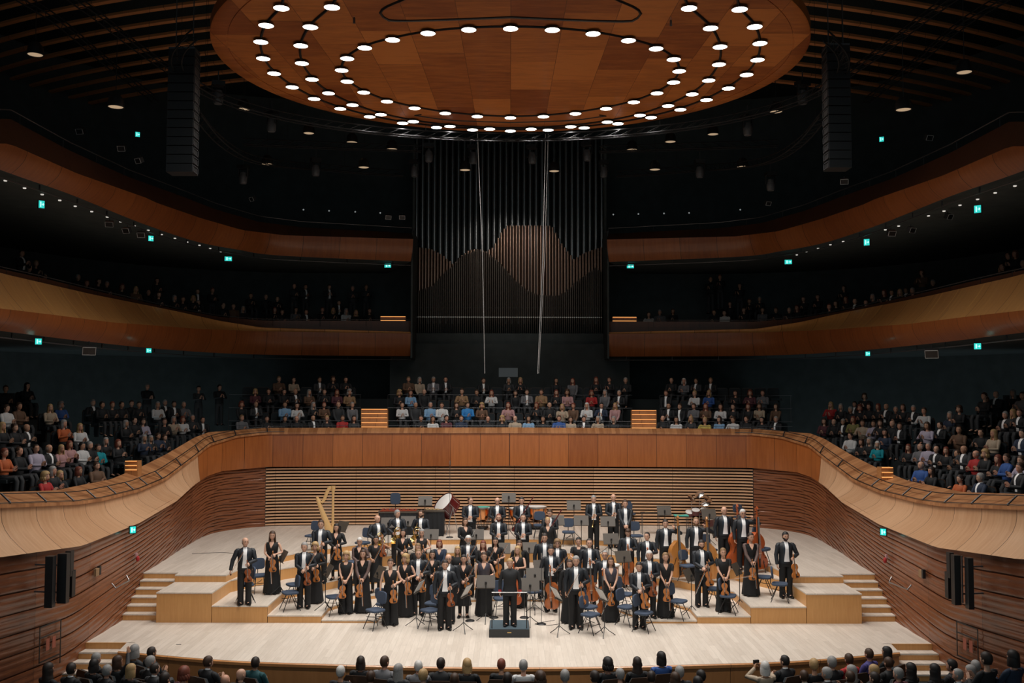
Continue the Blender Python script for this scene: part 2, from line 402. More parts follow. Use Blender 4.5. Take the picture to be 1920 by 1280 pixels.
def body_mesh(pose, seated=False, fem=False, low=False, turn=0, nod=0):
    key = (pose, seated, fem, low, turn, nod)
    if key in BODY: return BODY[key]
    J = joints(pose, seated, fem); k = .88 if fem else 1
    names = ['pel', 'wai', 'che', 'nb', 'nt', 'hd']; vs = [J[n] for n in names]; rad = [.115, .10*k, .115*k, .055, .047, .05]
    ed = [(0, 1), (1, 2), (2, 3), (3, 4), (4, 5)]
    for s in 'RL':
        b = len(vs)
        vs += [J['S'+s], J['E'+s], J['W'+s]]; rad += [.052*k, .037*k, .025]; ed += [(2, b), (b, b+1), (b+1, b+2)]
        b = len(vs); vs += [J['H'+s], J['K'+s], J['A'+s], J['A'+s]+Vector((0, -.14, -.045))]; rad += [.085, .056, .040, .03]; ed += [(0, b), (b, b+1), (b+1, b+2), (b+2, b+3)]
    me = bpy.data.meshes.new('tmp'); me.from_pydata(vs, ed, []); o = bpy.data.objects.new('tmp', me); COL.objects.link(o)
    sk = o.modifiers.new('s', 'SKIN'); me.skin_vertices if me.skin_vertices else None
    if not me.skin_vertices:
        bm = bmesh.new(); bm.from_mesh(me); bm.verts.layers.skin.verify(); bm.to_mesh(me); bm.free()
    for i, v in enumerate(me.skin_vertices[0].data): v.radius = (rad[i], rad[i]*(.72 if i in (1, 2) else 1)); v.use_root = (i == 0)
    sk.use_smooth_shade = True
    sb = o.modifiers.new('u', 'SUBSURF'); sb.levels = sb.render_levels = 1 if low else 2
    bpy.context.view_layer.update()
    dg = bpy.context.evaluated_depsgraph_get(); ev = o.evaluated_get(dg); tm = ev.to_mesh()
    mb = MB(); mb.add([v.co.copy() for v in tm.vertices], [tuple(p.vertices) for p in tm.polygons]); ev.to_mesh_clear()
    bpy.data.objects.remove(o); bpy.data.meshes.remove(me)
    q = POSES[pose]
    for s, nm, n in ((-1, 'R', q[4]), (1, 'L', q[5])):
        hand(mb, J['W'+nm], J['D'+nm], Vector(n), q[6], 1 if nm == 'R' else -1)
    add_head(mb, J['hd'], rotm(turn, 0, nod))
    r = mb.mesh('body', [SKINS[0], M_EYE, M_LIP]); BODY[key] = r; return r
def torso_rings(seated, fem, z0, ease=1.0, top=True):
    dz = -.45 if seated else 0; k = 1.02 if fem else 1.13
    T = [(.80, .175, .12, .0), (.93, .17, .118, .0), (1.04, .148 if fem else .163, .105, 0), (1.12, .142 if fem else .165, .105, -.002), (1.24, .165, .122, -.005 if not fem else -.02), (1.33, .178, .125, -.002 if not fem else -.022), (1.40, .185, .112, .004), (1.445, .165, .09, .01), (1.475, .10, .07, .012), (1.50, .062, .058, .01)]
    out = [t for t in T if t[0] >= z0-.001]
    return [(Vector((0, y, z+dz)), (rx*k*ease, ry*k*ease)) for z, rx, ry, y in out]
CL = {}
def top_mesh(pose, seated, fem, sleeve='long', tails=False, neck=1.50, hem=.93):
    key = ('top', pose, seated, fem, sleeve, tails, neck, hem)
    if key in CL: return CL[key]
    J = joints(pose, seated, fem); mb = MB()
    R = [r for r in torso_rings(seated, fem, hem, 1.12 if hem < .9 else 1) if r[0].z <= neck+(-.45 if seated else 0)]
    mb.tube([r[0] for r in R], [r[1] for r in R], 18, up=(1, 0, 0), flat=True)
    k = 1.0 if fem else 1.15
    if sleeve != 'none':
        for s, nm in ((-1, 'R'), (1, 'L')):
            S, E, Wr = J['S'+nm], J['E'+nm], J['W'+nm]
            pts = [S+Vector((-s*.08, 0, -.010)), S+Vector((-s*.035, 0, -.004)), S+Vector((s*.006, 0, -.014)), S+Vector((s*.02, 0, -.045)).lerp(E-S, .0), S.lerp(E, .35), S.lerp(E, .6)]
            pts[3] = S.lerp(E, .17)+Vector((s*.008, 0, 0)); rr = [.035*k, .052*k, .057*k, .059*k, .057*k, .053*k]
            if sleeve == 'long': pts += [E, E.lerp(Wr, .5), Wr+(Wr-E).normalized()*.0]; rr += [.050*k, .045*k, .040*k]
            mb.tube(pts, rr, 9)
    if tails:
        for s in (-1, 1):
            vs = []
            for z, w in ((.98, .13), (.80, .15), (.62, .11), (.50, .08)):
                for x in (.005, w): vs.append((s*x, .105+.03*(1-z)-(x*x)*2.2, z))
            for z, w in ((.98, .13), (.80, .15), (.62, .11), (.50, .08)):
                for x in (.005, w): vs.append((s*x, .120+.03*(1-z)-(x*x)*2.2, z))
            fs = []
            for b in (0, 8):
                for i in range(3): fs.append((b+2*i, b+2*i+1, b+2*i+3, b+2*i+2))
            for i in range(3): fs += [(2*i, 2*i+2, 2*i+10, 2*i+8), (2*i+1, 2*i+3, 2*i+11, 2*i+9)]
            mb.add(vs, fs)
    CL[key] = mb.mesh('jacket', M_TAIL); return CL[key]
def ring_zs(rows):
    T = torso_rings(False, False, .8); rr = []
    for a, b in zip(rows, rows[1:]):
        rr.append(a); rr += [tuple([q[0].z]+[a[i]+(b[i]-a[i])*(q[0].z-a[0])/(b[0]-a[0]) for i in range(1, len(a))]) for q in T if a[0]+.004 < q[0].z < b[0]-.004]
    return rr+[rows[-1]]
def front_strip(rows, off, z_dz, fem=False):
    """curved patch in front of the chest: rows of (z, halfwidth)"""
    T = torso_rings(False, fem, .8); vs = []; fs = []; n = 7
    def at(z):
        for (p, r), (p2, r2) in zip(T, T[1:]):
            if z <= p2.z: t = (z-p.z)/(p2.z-p.z); return p.y+(p2.y-p.y)*t, r[0]+(r2[0]-r[0])*t, r[1]+(r2[1]-r[1])*t
        return T[-1][0].y, T[-1][1][0], T[-1][1][1]
    rr = []
    for (za, wa), (zb, wb) in zip(rows, rows[1:]):
        rr.append((za, wa)); rr += [(q[0].z, wa+(wb-wa)*(q[0].z-za)/(zb-za)) for q in T if za+.004 < q[0].z < zb-.004]
    rows = rr+[rows[-1]]
    for z, w in rows:
        cy, rx, ry = at(z)
        for k in range(n):
            x = w*(2*k/(n-1)-1); y = cy-ry*math.sqrt(max(.05, 1-(x/rx)**2))-off
            vs.append((x, y, z+z_dz))
    for i in range(len(rows)-1):
        for k in range(n-1): fs.append((i*n+k, i*n+k+1, (i+1)*n+k+1, (i+1)*n+k))
    return vs, fs
def shirt_mesh(seated=False, wide=1, long=True):
    key = ('shirt', seated, wide, long)
    if key in CL: return CL[key]
    mb = MB(); dz = -.45 if seated else 0
    rows = [(.98 if long else 1.1, .075*wide if long else .02), (1.05, .068*wide), (1.2, .052*wide), (1.32, .045*wide), (1.42, .05*wide), (1.475, .05), (1.50, .045)]
    vs, fs = front_strip(rows, .007, dz); mb.add(vs, fs)
    mb.tube([(0, .010, 1.475+dz), (0, .008, 1.505+dz), (0, .004, 1.52+dz)], [(.064, .062), (.058, .057), (.055, .053)], 12, cap=False, up=(1, 0, 0))
    CL[key] = mb.mesh('shirt_front', M_WHITE); return CL[key]
def lapel_mesh():
    if 'lapel' in CL: return CL['lapel']
    mb = MB()
    for s in (-1, 1):
        rows = [(1.03, .072, .084), (1.2, .056, .092), (1.33, .050, .098), (1.42, .052, .080), (1.465, .052, .060)]
        T = []; rows = ring_zs(rows)
        for z, a, b in rows:
            v1, _ = front_strip([(z, a)], .012, 0); v2, _ = front_strip([(z, b)], .012, 0)
            i = 6 if s > 0 else 0; T += [v1[i], v2[i]]
        mb.add(T, [(2*i, 2*i+1, 2*i+3, 2*i+2) for i in range(len(rows)-1)])
    CL['lapel'] = mb.mesh('lapel', M_SATIN); return CL['lapel']
def bow_mesh(seated=False):
    key = ('bow', seated)
    if key in CL: return CL[key]
    mb = MB(); z = 1.492-(.45 if seated else 0); y = -.070
    mb.ell((0, y-.006, z), (.010, .010, .010), 6, 4)
    for s in (-1, 1): mb.add([(s*.006, y, z-.006), (s*.006, y, z+.006), (s*.038, y+.004, z+.016), (s*.038, y+.004, z-.016), (s*.006, y-.012, z-.006), (s*.006, y-.012, z+.006), (s*.038, y-.006, z+.016), (s*.038, y-.006, z-.016)], [(0, 1, 2, 3), (7, 6, 5, 4), (1, 5, 6, 2), (0, 3, 7, 4), (2, 6, 7, 3)])
    CL[key] = mb.mesh('bow_tie', M_WHITE); return CL[key]
def trousers_mesh(seated=False, wide=0, short=False):
    key = ('trou', seated, wide, short)
    if key in CL: return CL[key]
    mb = MB(); dz = -.45 if seated else 0
    mb.tube([(0, 0, .84+dz), (0, 0, .93+dz), (0, 0, 1.06+dz)], [(.18, .12), (.188, .126), (.168, .115)], 14, up=(1, 0, 0))
    for s in (-1, 1):
        if seated: mb.tube([(s*.085, .02, .50), (s*.10, -.22, .50), (s*.11, -.44, .52), (s*.11, -.475, .44), (s*.11, -.45, .10)], [.095, .085, .07, .065, .055], 9)
        else: mb.tube([(s*.085, 0, .92), (s*.092, 0, .70), (s*.10, -.015, .50), (s*.10, .012, .25), (s*.102, .0, .022)], [(.10, .11), (.096, .098), (.085+wide*.5, .084), (.078+wide, .078), (.084+wide*1.6, .104+wide)], 10, up=(1, 0, 0))
    CL[key] = mb.mesh('trousers', M_TROU); return CL[key]
def skirt_mesh(z0=.03, r0=.26, seated=False):
    key = ('skirt', z0, r0, seated)
    if key in CL: return CL[key]
    if seated: CL[key] = trousers_mesh(True); return CL[key]
    mb = MB(); n = 28; vs = []; fs = []
    Z = [(1.10, .150, .112, 0), (1.0, .168, .125, .0), (.90, .190, .14, 0), (.65, .178+(r0-.18)*.3, .15, .01), (.35 if z0 < .3 else .45, .178+(r0-.18)*.65, .18, .025), (z0+.02, r0, r0*.86, .04), (z0, r0, r0*.86, .04)]
    for z, rx, ry, fl in Z:
        for k in range(n):
            a = 2*PI*k/n; q = 1+fl*2*math.sin(a*9); vs.append((rx*q*math.cos(a), ry*q*math.sin(a)+(.02 if z < .6 else 0), z))
    for i in range(len(Z)-1):
        for k in range(n): k2 = (k+1) % n; fs.append((i*n+k, i*n+k2, (i+1)*n+k2, (i+1)*n+k))
    fs += [tuple(range(n)), tuple((len(Z)-1)*n+k for k in range(n-1, -1, -1))]
    mb.add(vs, fs); CL[key] = mb.mesh('skirt', M_TROU); return CL[key]
def neckline_mesh(deep=True):
    key = ('neckline', deep)
    if key in CL: return CL[key]
    mb = MB(); vs, fs = front_strip([(1.30, .002), (1.36, .030), (1.42, .058), (1.468, .060)] if deep else [(1.40, .04), (1.43, .055), (1.468, .058)], .008, 0, True); mb.add(vs, fs)
    CL[key] = mb.mesh('neckline', SKINS[0]); return CL[key]
def stocking_mesh():
    if 'stk' in CL: return CL['stk']
    mb = MB()
    for s in (-1, 1): mb.tube([(s*.092, 0, .72), (s*.10, -.015, .50), (s*.103, .015, .30), (s*.102, .018, .08), (s*.105, -.10, .03)], [(.075, .08), (.060, .062), (.056, .062), (.044, .046), (.036, .030)], 10, up=(1, 0, 0))
    CL['stk'] = mb.mesh('stockings', M_TROU); return CL['stk']
def shoe_mesh():
    if 'shoe' in CL: return CL['shoe']
    mb = MB(); mb.tube([(0, .085, .035), (0, .06, .045), (0, 0, .045), (0, -.08, .034), (0, -.16, .024), (0, -.19, .020)], [(.026, .030), (.036, .044), (.038, .045), (.044, .034), (.036, .024), (.018, .014)], 10, up=(1, 0, 0))
    CL['shoe'] = mb.mesh('shoe', M_SHOE); return CL['shoe']
def hair_mesh(style):
    key = ('hair', style)
    if key in CL: return CL[key]
    mb = MB(); rnd = random.Random(hash(style) % 99)
    def cap(scale, zcut, side=.35, bump=0, m=12, n=20):
        vs = []; idx = {}; fs = []
        for i in range(m+1):
            th = PI*i/m
            for k in range(n):
                ph = 2*PI*k/n; d = Vector((math.sin(th)*math.cos(ph), math.sin(th)*math.sin(ph), math.cos(th)))
                q = head_fn(Vector((d.x, max(d.y, -.8) if d.y < 0 else d.y, d.z)))
                b = 1+bump*(.5+.5*math.sin(ph*7+i*2.3))*math.sin(th)
                vs.append(Vector((q.x*.076*scale*b, q.y*.093*scale*b+.004, q.z*.116*scale*b+.004)))
        for i in range(m):
            for k in range(n):
                th = PI*(i+.5)/m; ph = 2*PI*(k+.5)/n
                y = math.sin(th)*math.sin(ph); z = math.cos(th)
                lim = zcut if y > 0 else (zcut+(side-zcut)*min(1, -y*1.6))
                if z > lim: k2 = (k+1) % n; fs.append((i*n+k, (i+1)*n+k, (i+1)*n+k2, i*n+k2))
        mb.add(vs, fs)
    if style == 'short': cap(1.10, -.45, .52)
    elif style == 'receding': cap(1.07, -.5, .80)
    elif style == 'fringe':
        vs = []; n = 16
        for z, sc in ((-.35, 1.03), (-.1, 1.07), (.25, 1.06), (.42, 1.0)):
            c = math.sqrt(1-z*z)
            for k in range(n+1):
                a = -.25*PI+1.5*PI*k/n; a = -.12*PI+1.24*PI*k/n
                vs.append((.076*sc*c*math.cos(a), .098*sc*c*math.sin(a)+.004, z*.116))
        mb.add(vs, [(i*(n+1)+k, i*(n+1)+k+1, (i+1)*(n+1)+k+1, (i+1)*(n+1)+k) for i in range(3) for k in range(n)])
    elif style in ('long', 'bob', 'wavy'):
        cap(1.13, -.6, .50)
        zl = {'long': -.30, 'bob': -.13, 'wavy': -.27}[style]; n = 15; vs = []
        for i in range(7):
            t = i/6; z = .02+(zl-.02)*t; wv = (.012*math.sin(i*2.2) if style == 'wavy' else 0)
            for k in range(n):
                a = -.20*PI+1.40*PI*k/(n-1); rx = .088+(.022*t if style != 'bob' else .010*math.sin(t*PI))+wv; ry = .100+.010*t
                vs.append((rx*math.cos(a), ry*math.sin(a)*.95+.012, z))
        for i in range(7):
            t = i/6; z = .02+(zl-.02)*t
            for k in range(n):
                a = -.20*PI+1.40*PI*k/(n-1); vs.append((.072*math.cos(a), .08*math.sin(a)+.014, z))
        b = 7*n; fs = []
        for i in range(6):
            for k in range(n-1): fs += [(i*n+k, i*n+k+1, (i+1)*n+k+1, (i+1)*n+k), (b+i*n+k, b+(i+1)*n+k, b+(i+1)*n+k+1, b+i*n+k+1)]
            fs += [(i*n, (i+1)*n, b+(i+1)*n, b+i*n), (i*n+n-1, b+i*n+n-1, b+(i+1)*n+n-1, (i+1)*n+n-1)]
        for k in range(n-1): fs.append((6*n+k, 6*n+k+1, b+6*n+k+1, b+6*n+k))
        mb.add(vs, fs)
    elif style == 'curly':
        cap(1.24, -.55, .42, bump=.10, m=14, n=26)
        for k in range(26):
            a = -.16*PI+1.32*PI*k/25; mb.ell((.084*math.cos(a), .094*math.sin(a)+.012, -.035-.014*(k % 3)), (.030, .030, .050), 7, 5)
    elif style == 'bun':
        cap(1.08, -.55, .50); mb.ell((0, .115, .045), (.036, .034, .036), 10, 7)
    elif style == 'pony':
        cap(1.08, -.55, .50); mb.tube([(0, .10, .03), (0, .135, 0), (.01, .13, -.12), (.02, .10, -.24)], [.018, .026, .024, .008], 8)
    CL[key] = mb.mesh('hair', HAIR['brown']); return CL[key]
def beard_mesh(full_=False):
    key = ('beard', full_)
    if key in CL: return CL[key]
    mb = MB(); vs = []; n = 12
    for z, sc in ((-.16, 1.05), (-.40, 1.06), (-.72, 1.05), (-.97, 1.06 if not full_ else 1.2)):
        c = math.sqrt(max(.02, 1-z*z))
        for k in range(n+1):
            a = PI*1.06+.88*PI*k/n; q = head_fn(Vector((c*math.cos(a), c*math.sin(a), z)))
            if z == -.16 and 3 < k < 9: q.z = -.34
            vs.append((q.x*.076*sc, q.y*.093*sc, q.z*.116*(1.1 if full_ and z < -.6 else 1)))
    mb.add(vs, [(i*(n+1)+k, i*(n+1)+k+1, (i+1)*(n+1)+k+1, (i+1)*(n+1)+k) for i in range(3) for k in range(n)])
    CL[key] = mb.mesh('beard', HAIR['brown']); return CL[key]
def glasses_mesh():
    if 'gl' in CL: return CL['gl']
    mb = MB()
    for s in (-1, 1):
        pts = [(s*.032+.021*math.cos(a), -.098, .012+.016*math.sin(a)) for a in [2*PI*k/12 for k in range(13)]]
        mb.tube(pts, .0022, 4, cap=False); mb.tube([(s*.053, -.098, .016), (s*.078, -.05, .018), (s*.080, .01, .012)], .0022, 4)
    mb.tube([(-.011, -.099, .014), (.011, -.099, .014)], .0022, 4)
    CL['gl'] = mb.mesh('glasses', M_BLACK); return CL['gl']
def headmat(seated, fem, turn, nod, pose):
    return Matrix.Translation(joints(pose, seated, fem)['hd']) @ rotm(turn, 0, nod).to_4x4() @ Matrix.Scale(1.09, 4)
for _p in POSES:
    for _s in ((False, True) if _p in ('clap', 'clap2', 'lap', 'raised', 'camera') else (False,)):
        pass
def merge_stuff(roots, name, label, cat):
    """the many smallest listeners become one object"""
    import numpy as np
    V = []; LV = []; LS = []; MI = []; mats = []; idx = {}; nv = 0; nl = 0
    for r in roots:
        for c in [o for o in KIDS.get(r.name, [])]:
            me = c.data; n = len(me.vertices); a = np.empty(n*3, 'f'); me.vertices.foreach_get('co', a); a = a.reshape(-1, 3)
            Mx = np.array(r.matrix_basis @ c.matrix_basis); a = a @ Mx[:3, :3].T+Mx[:3, 3]; V.append(a)
            L = len(me.loops); li = np.empty(L, 'i'); me.loops.foreach_get('vertex_index', li); LV.append(li+nv)
            F = len(me.polygons); ls = np.empty(F, 'i'); me.polygons.foreach_get('loop_start', ls); LS.append(ls+nl)
            mi = np.empty(F, 'i'); me.polygons.foreach_get('material_index', mi); tab = []
            for s in c.material_slots:
                k = s.material.name
                if k not in idx: idx[k] = len(mats); mats.append(s.material)
                tab.append(idx[k])
            MI.append(np.array(tab, 'i')[mi]); nv += n; nl += L
            bpy.data.objects.remove(c)
        bpy.data.objects.remove(r)
    V = np.concatenate(V); LV = np.concatenate(LV); LS = np.concatenate(LS); MI = np.concatenate(MI)
    me = bpy.data.meshes.new(name); me.vertices.add(len(V)); me.vertices.foreach_set('co', V.astype('f').ravel())
    me.loops.add(len(LV)); me.loops.foreach_set('vertex_index', LV); me.polygons.add(len(LS)); me.polygons.foreach_set('loop_start', LS)
    for m in mats: me.materials.append(m)
    me.polygons.foreach_set('material_index', MI); me.update(calc_edges=True); me.validate()
    me.polygons.foreach_set('use_smooth', [True]*len(me.polygons))
    o = inst(name, me); return tag(o, label, cat, kind='stuff')
def person(loc, rz, label, h=1.78, pose='down', fem=False, hair='short', hc='brown', skin=0, outfit='tails', col='black', seated=False, low=False, turn=0, nod=0, group=None, beard=None, glasses=False, sleeve='long', bottom='trousers', neck=None, legs=True):
    r = empty('person', loc, rz, label, 'person', group, scale=h/1.755)
    b = inst('body', body_mesh(pose, seated, fem, low, turn, nod), r, mats=[SKINS[skin]])
    HM = headmat(seated, fem, turn, nod, pose)
    if hair != 'bald': inst('hair', hair_mesh(hair), r, HM, [HAIR[hc]])
    if beard: inst('beard', beard_mesh(beard == 'full'), r, HM, [HAIR[hc if beard is True or beard == 'full' else beard]])
    if glasses: inst('glasses', glasses_mesh(), r, HM)
    if outfit == 'tails':
        inst('jacket', top_mesh(pose, seated, fem, tails=not seated), r)
        inst('shirt_front', shirt_mesh(seated), r); inst('bow_tie', bow_mesh(seated), r); inst('lapel', lapel_mesh(), r)
        inst('trousers', trousers_mesh(seated), r)
    elif outfit == 'suit':
        inst('jacket', top_mesh(pose, seated, fem, hem=.80), r, mats=[CLM[col]])
        inst('trousers', trousers_mesh(seated), r)
    elif outfit == 'gown':
        nk = 1.475
        inst('top', top_mesh(pose, seated, fem, sleeve=sleeve if sleeve != 'sheer' else 'none', neck=nk), r, mats=[M_GREYTOP if col == 'grey' else (CLM['navy'] if col == 'navy' else M_TROU)])
        if not neck: inst('neckline', neckline_mesh(), r, mats=[SKINS[skin]])
        elif neck < 1.48: inst('neckline', neckline_mesh(False), r, mats=[SKINS[skin]])
        if bottom == 'knee': inst('stockings', stocking_mesh(), r)
        if sleeve == 'sheer': inst('sleeves', top_mesh(pose, seated, fem, sleeve='long', neck=1.45, hem=1.32), r, mats=[M_SHEER])
        if bottom == 'trousers': inst('trousers', trousers_mesh(False, .03), r)
        elif bottom == 'long': inst('skirt', skirt_mesh(.03, .25), r)
        else: inst('skirt', skirt_mesh(.34, .22), r)
    else:  # audience
        inst('top', top_mesh(pose, seated, fem, neck=1.50 if not fem else 1.46), r, mats=[CLM[col]])
        if outfit == 'open': inst('shirt_front', shirt_mesh(seated, .8, False), r)
        if legs: inst('trousers', trousers_mesh(seated), r, mats=[CLM['charcoal']])
    if not seated:
        for s in (-1, 1):
            inst('shoe', shoe_mesh(), r, Matrix.Translation((s*.10, -.005, 0)) @ Matrix.Rotation(s*.2, 4, 'Z') @ Matrix.Scale(1.15, 4))
    elif legs:
        for s in (-1, 1): inst('shoe', shoe_mesh(), r, Matrix.Translation((s*.11, -.47, 0)))
    return r
for _s, _l, _ps in ((True, False, ('clap', 'clap2', 'lap')), (True, True, ('clap', 'clap2', 'lap')), (False, False, ('clap', 'clap2'))):
    for _f in (False, True):
        for _p in _ps:
            for _t in (-.25, 0, .25): body_mesh(_p, _s, _f, _l, _t, 0)
# ================================================================ THE SETTING
STALL_Z = -.60
# wall plan, left half, from the back centre to the front (pixels on the stage floor line, then beyond the stage)
wp = [P(956, 984, z=1), P(730, 984, z=1), P(560, 985, z=1), P(500, 986.5, z=1), P(440, 992, z=1), P(388, 1003, z=1), P(345, 1026, z=1), P(308, 1050, z=1), P(282, 1066, z=1)]
wp = [Vector((p.x, p.y, 0)) for p in wp]; wp[0].x = 0
wp += [Vector((-10.5, 27.4, 0)), Vector((-10.5, 24.3, 0)), Vector((-10.95, 21.4, 0)), Vector((-11.9, 17.5, 0)), Vector((-13.6, 12, 0)), Vector((-16, 4, 0)), Vector((-17, -3, 0))]
WALL = resample(catmull(wp, 8), .35)
for p in WALL: p.z = 0
REAR_Y = WALL[0].y
nW = len(WALL)
def ramp(p, a=0, b=1, y0=36.5, y1=31.0):     # 0 at the back, 1 along the sides
    t = min(1, max(0, (y0-p.y)/(y0-y1))); t = t*t*(3-2*t); return a+(b-a)*t
T_BOT = [(0, 1045), (157, 1023), (264, 980), (333, 939), (365, 909), (390, 892), (417, 883), (500, 875), (956, 873)]
T_TOP = [(0, 952), (142, 946), (190, 939), (258, 922), (309, 900), (365, 857), (390, 836), (443, 820), (495, 814), (700, 812), (956, 812)]
T_CBK = [(0, 922), (104, 919), (208, 898), (260, 877), (312, 851), (364, 820), (390, 810), (495, 802), (956, 801)]
botc = zfit(offs(WALL, lambda i: -.12), T_BOT)
topc = zfit(offs(WALL, lambda i: ramp(WALL[i], -.12, .55)), T_TOP)
cbk = zfit(offs(WALL, lambda i: ramp(WALL[i], .25, 1.45)), T_CBK)
print('PARAPET z bot', [round(botc[i].z, 2) for i in range(0, nW, 8)])
print('PARAPET z top', [round(topc[i].z, 2) for i in range(0, nW, 8)])
print('coping back', [(round(cbk[i].x, 1), round(cbk[i].y, 1), round(cbk[i].z, 2)) for i in range(0, nW, 8)])
def lerpc(a, b, t, push=0):
    r = [p.lerp(q, t) for p, q in zip(a, b)]
    return offs(r, push) if push else r
# split parapet: back straight part and the two side sweeps
iS = min(range(nW), key=lambda i: abs(WALL[i].y-35.0)+(0 if WALL[i].x < -5 else 9))
iF = nW
def prof(a, b, bulge, n=6):
    return [lerpc(a, b, j/n, lambda i, j=j: bulge(i)*math.sin(PI*j/n)) for j in range(n+1)]
PFACE = prof(botc, topc, lambda i: ramp(WALL[i], -.02, .22))
for s, nm in ((1, 'left'), (-1, 'right')):
    g = (lambda c: c) if s == 1 else mir
    m = MB(); loft([g(c[:iS+1]) for c in PFACE], m); m.build('parapet_back_'+nm, W_PARA, kind='structure')
    m = MB(); loft([g(c[iS:iF]) for c in PFACE], m); m.build('parapet_'+nm, W_SIDEP, kind='structure')
    # lip + sloping coping
    lip0 = offs(topc, -.05); lip1 = [p+Vector((0, 0, .07)) for p in lip0]; c2 = [p+Vector((0, 0, .0)) for p in cbk]
    m = MB(); loft([g(topc), g(lip0), g(lip1), g(lerpc(lip1, c2, .5)), g(c2), g([p+Vector((0, 0, -1.2)) for p in c2])], m); m.build('parapet_coping_'+nm, W_COPE, kind='structure')
    # underside of the parapet against the wall
    m = MB(); loft([g(botc), g([Vector((p.x, p.y, q.z)) for p, q in zip(offs(WALL, .15), botc)])], m); m.build('parapet_soffit_'+nm, W_PARA, kind='structure')
    # black rail with short brackets
    rail = [a.lerp(b, .30)+Vector((0, 0, .16)) for a, b in zip(lip1, cbk)]
    if True:
        r = empty('parapet_rail', (0, 0, 0)); tag(r, 'slim black rail on short brackets along the %s side parapet coping' % nm, 'rail')
        i0 = min(range(nW), key=lambda i: abs(WALL[i].x+8.8)+abs(WALL[i].y-38))
        MB().tube(g(rail[i0:nW-20]), .014, n=6).build('rail', M_BLACK, r)
        MB().tube(g([a.lerp(b, .02)+Vector((0, 0, .03)) for a, b in zip(lip1, cbk)][i0:nW-20]), .012, n=6).build('lower_rail', M_BLACK, r)
        k = i0+2
        while k < nW-20:
            a, b = lip1[k], cbk[k]
            MB().tube(g([a.lerp(b, .03)+Vector((0, 0, .02)), a.lerp(b, .30)+Vector((0, 0, .16))]), .022, n=6).build('bracket', M_BLACK, r)
            k += 4
# back slatted wall: real battens before a dark backing
iB = min(range(nW), key=lambda i: abs(WALL[i].x+9.35)+abs(WALL[i].y-38.5)*.3)
backw = full(WALL[:iB+1])
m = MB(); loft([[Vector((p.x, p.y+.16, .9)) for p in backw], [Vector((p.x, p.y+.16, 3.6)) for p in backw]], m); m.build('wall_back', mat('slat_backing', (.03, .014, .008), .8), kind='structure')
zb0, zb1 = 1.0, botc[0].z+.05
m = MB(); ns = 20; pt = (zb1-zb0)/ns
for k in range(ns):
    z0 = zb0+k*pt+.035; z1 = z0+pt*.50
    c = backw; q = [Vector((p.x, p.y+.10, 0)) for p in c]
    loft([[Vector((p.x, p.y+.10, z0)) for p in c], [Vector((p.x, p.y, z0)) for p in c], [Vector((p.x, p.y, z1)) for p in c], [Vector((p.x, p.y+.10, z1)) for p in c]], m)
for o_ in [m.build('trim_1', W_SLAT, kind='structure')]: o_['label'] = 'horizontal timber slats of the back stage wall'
# side walls: boards with shadow gaps, finer and wavier round the corners
def side_wall(g, nm):
    seg = WALL[iB:]; bt = botc[iB:]; NB = 24; m = MB(); n = len(seg)
    zb = [max(STALL_Z-.3, min(.98, .98-(36.5-p.y)*.15)) for p in seg]
    rnd = random.Random(3)
    ph = [(rnd.uniform(0, 6), rnd.uniform(0, 6), rnd.uniform(.6, 1.4)) for _ in range(NB+1)]
    def edge(j):
        out = []
        for i, p in enumerate(seg):
            t = j/NB
            wob = 0
            if 0 < j < NB:
                s = i*.35; k = ramp(p, 1, .12, 33, 27)
                wob = k*.30*(math.sin(s*2.1*ph[j][2]+ph[j][0])*.6+math.sin(s*4.7+ph[j][1])*.4)/NB
            out.append(t+wob)
        return out
    E = [edge(j) for j in range(NB+1)]
    curves = []
    def cv(j, dt, off):
        fade = 1 if j % 3 == 0 else None
        o2 = offs(seg, off if fade or off <= 0 else (lambda i: off*ramp(seg[i], 1, 0, 30.5, 25.5))); r = []
        for i, p in enumerate(o2):
            z = zb[i]+(bt[i].z+.06-zb[i])*(E[j][i]+dt); r.append(Vector((p.x, p.y, z)))
        return r
    for j in range(NB):
        gp = .13/NB
        curves += [cv(j, gp, .0), cv(j, .5/NB, -.012), cv(j, 1/NB-gp, 0), cv(j+1, -gp, .05), cv(j+1, gp, .05)] if j < NB-1 else [cv(j, gp, 0), cv(j+1, 0, 0)]
    loft([g(c) for c in curves], m)
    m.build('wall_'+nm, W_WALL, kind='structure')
side_wall(lambda c: c, 'left'); side_wall(mir, 'right')
# ---------------------------------------------------------------- stage floor and risers (levels)
LIP = [P(222, 1220, z=0), P(420, 1237, z=0), P(640, 1245, z=0), P(800, 1249, z=0), P(956, 1250.5, z=0)]
LIP[-1].x = 0
lipc = catmull(LIP, 6); lipf = lipc+[Vector((-p.x, p.y, 0)) for p in reversed(lipc[:-1])]
cornL = P(238, 1204, z=0)
inner = [Vector((p.x, p.y)) for p in WALL if 24.25 <= p.y <= 30 and p.x < -9]
left_edge = [Vector((p.x-.03, p.y)) for p in reversed(inner)]      # front to back
poly = [(p.x, p.y) for p in lipf]
poly += [(-cornL.x, cornL.y), (-WALL[min(range(nW), key=lambda i: abs(WALL[i].y-24.3)+(9 if WALL[i].x > -9 else 0))].x+.03, cornL.y)]
poly += [(-p.x, p.y) for p in left_edge if p.y > cornL.y]+[(p.x, p.y) for p in reversed(left_edge) if p.y > cornL.y]
poly += [(-10.53, cornL.y), (cornL.x, cornL.y)]
MB().prism(poly, -.04, 0).build('floor', W_FLOOR, smooth=False, kind='structure')
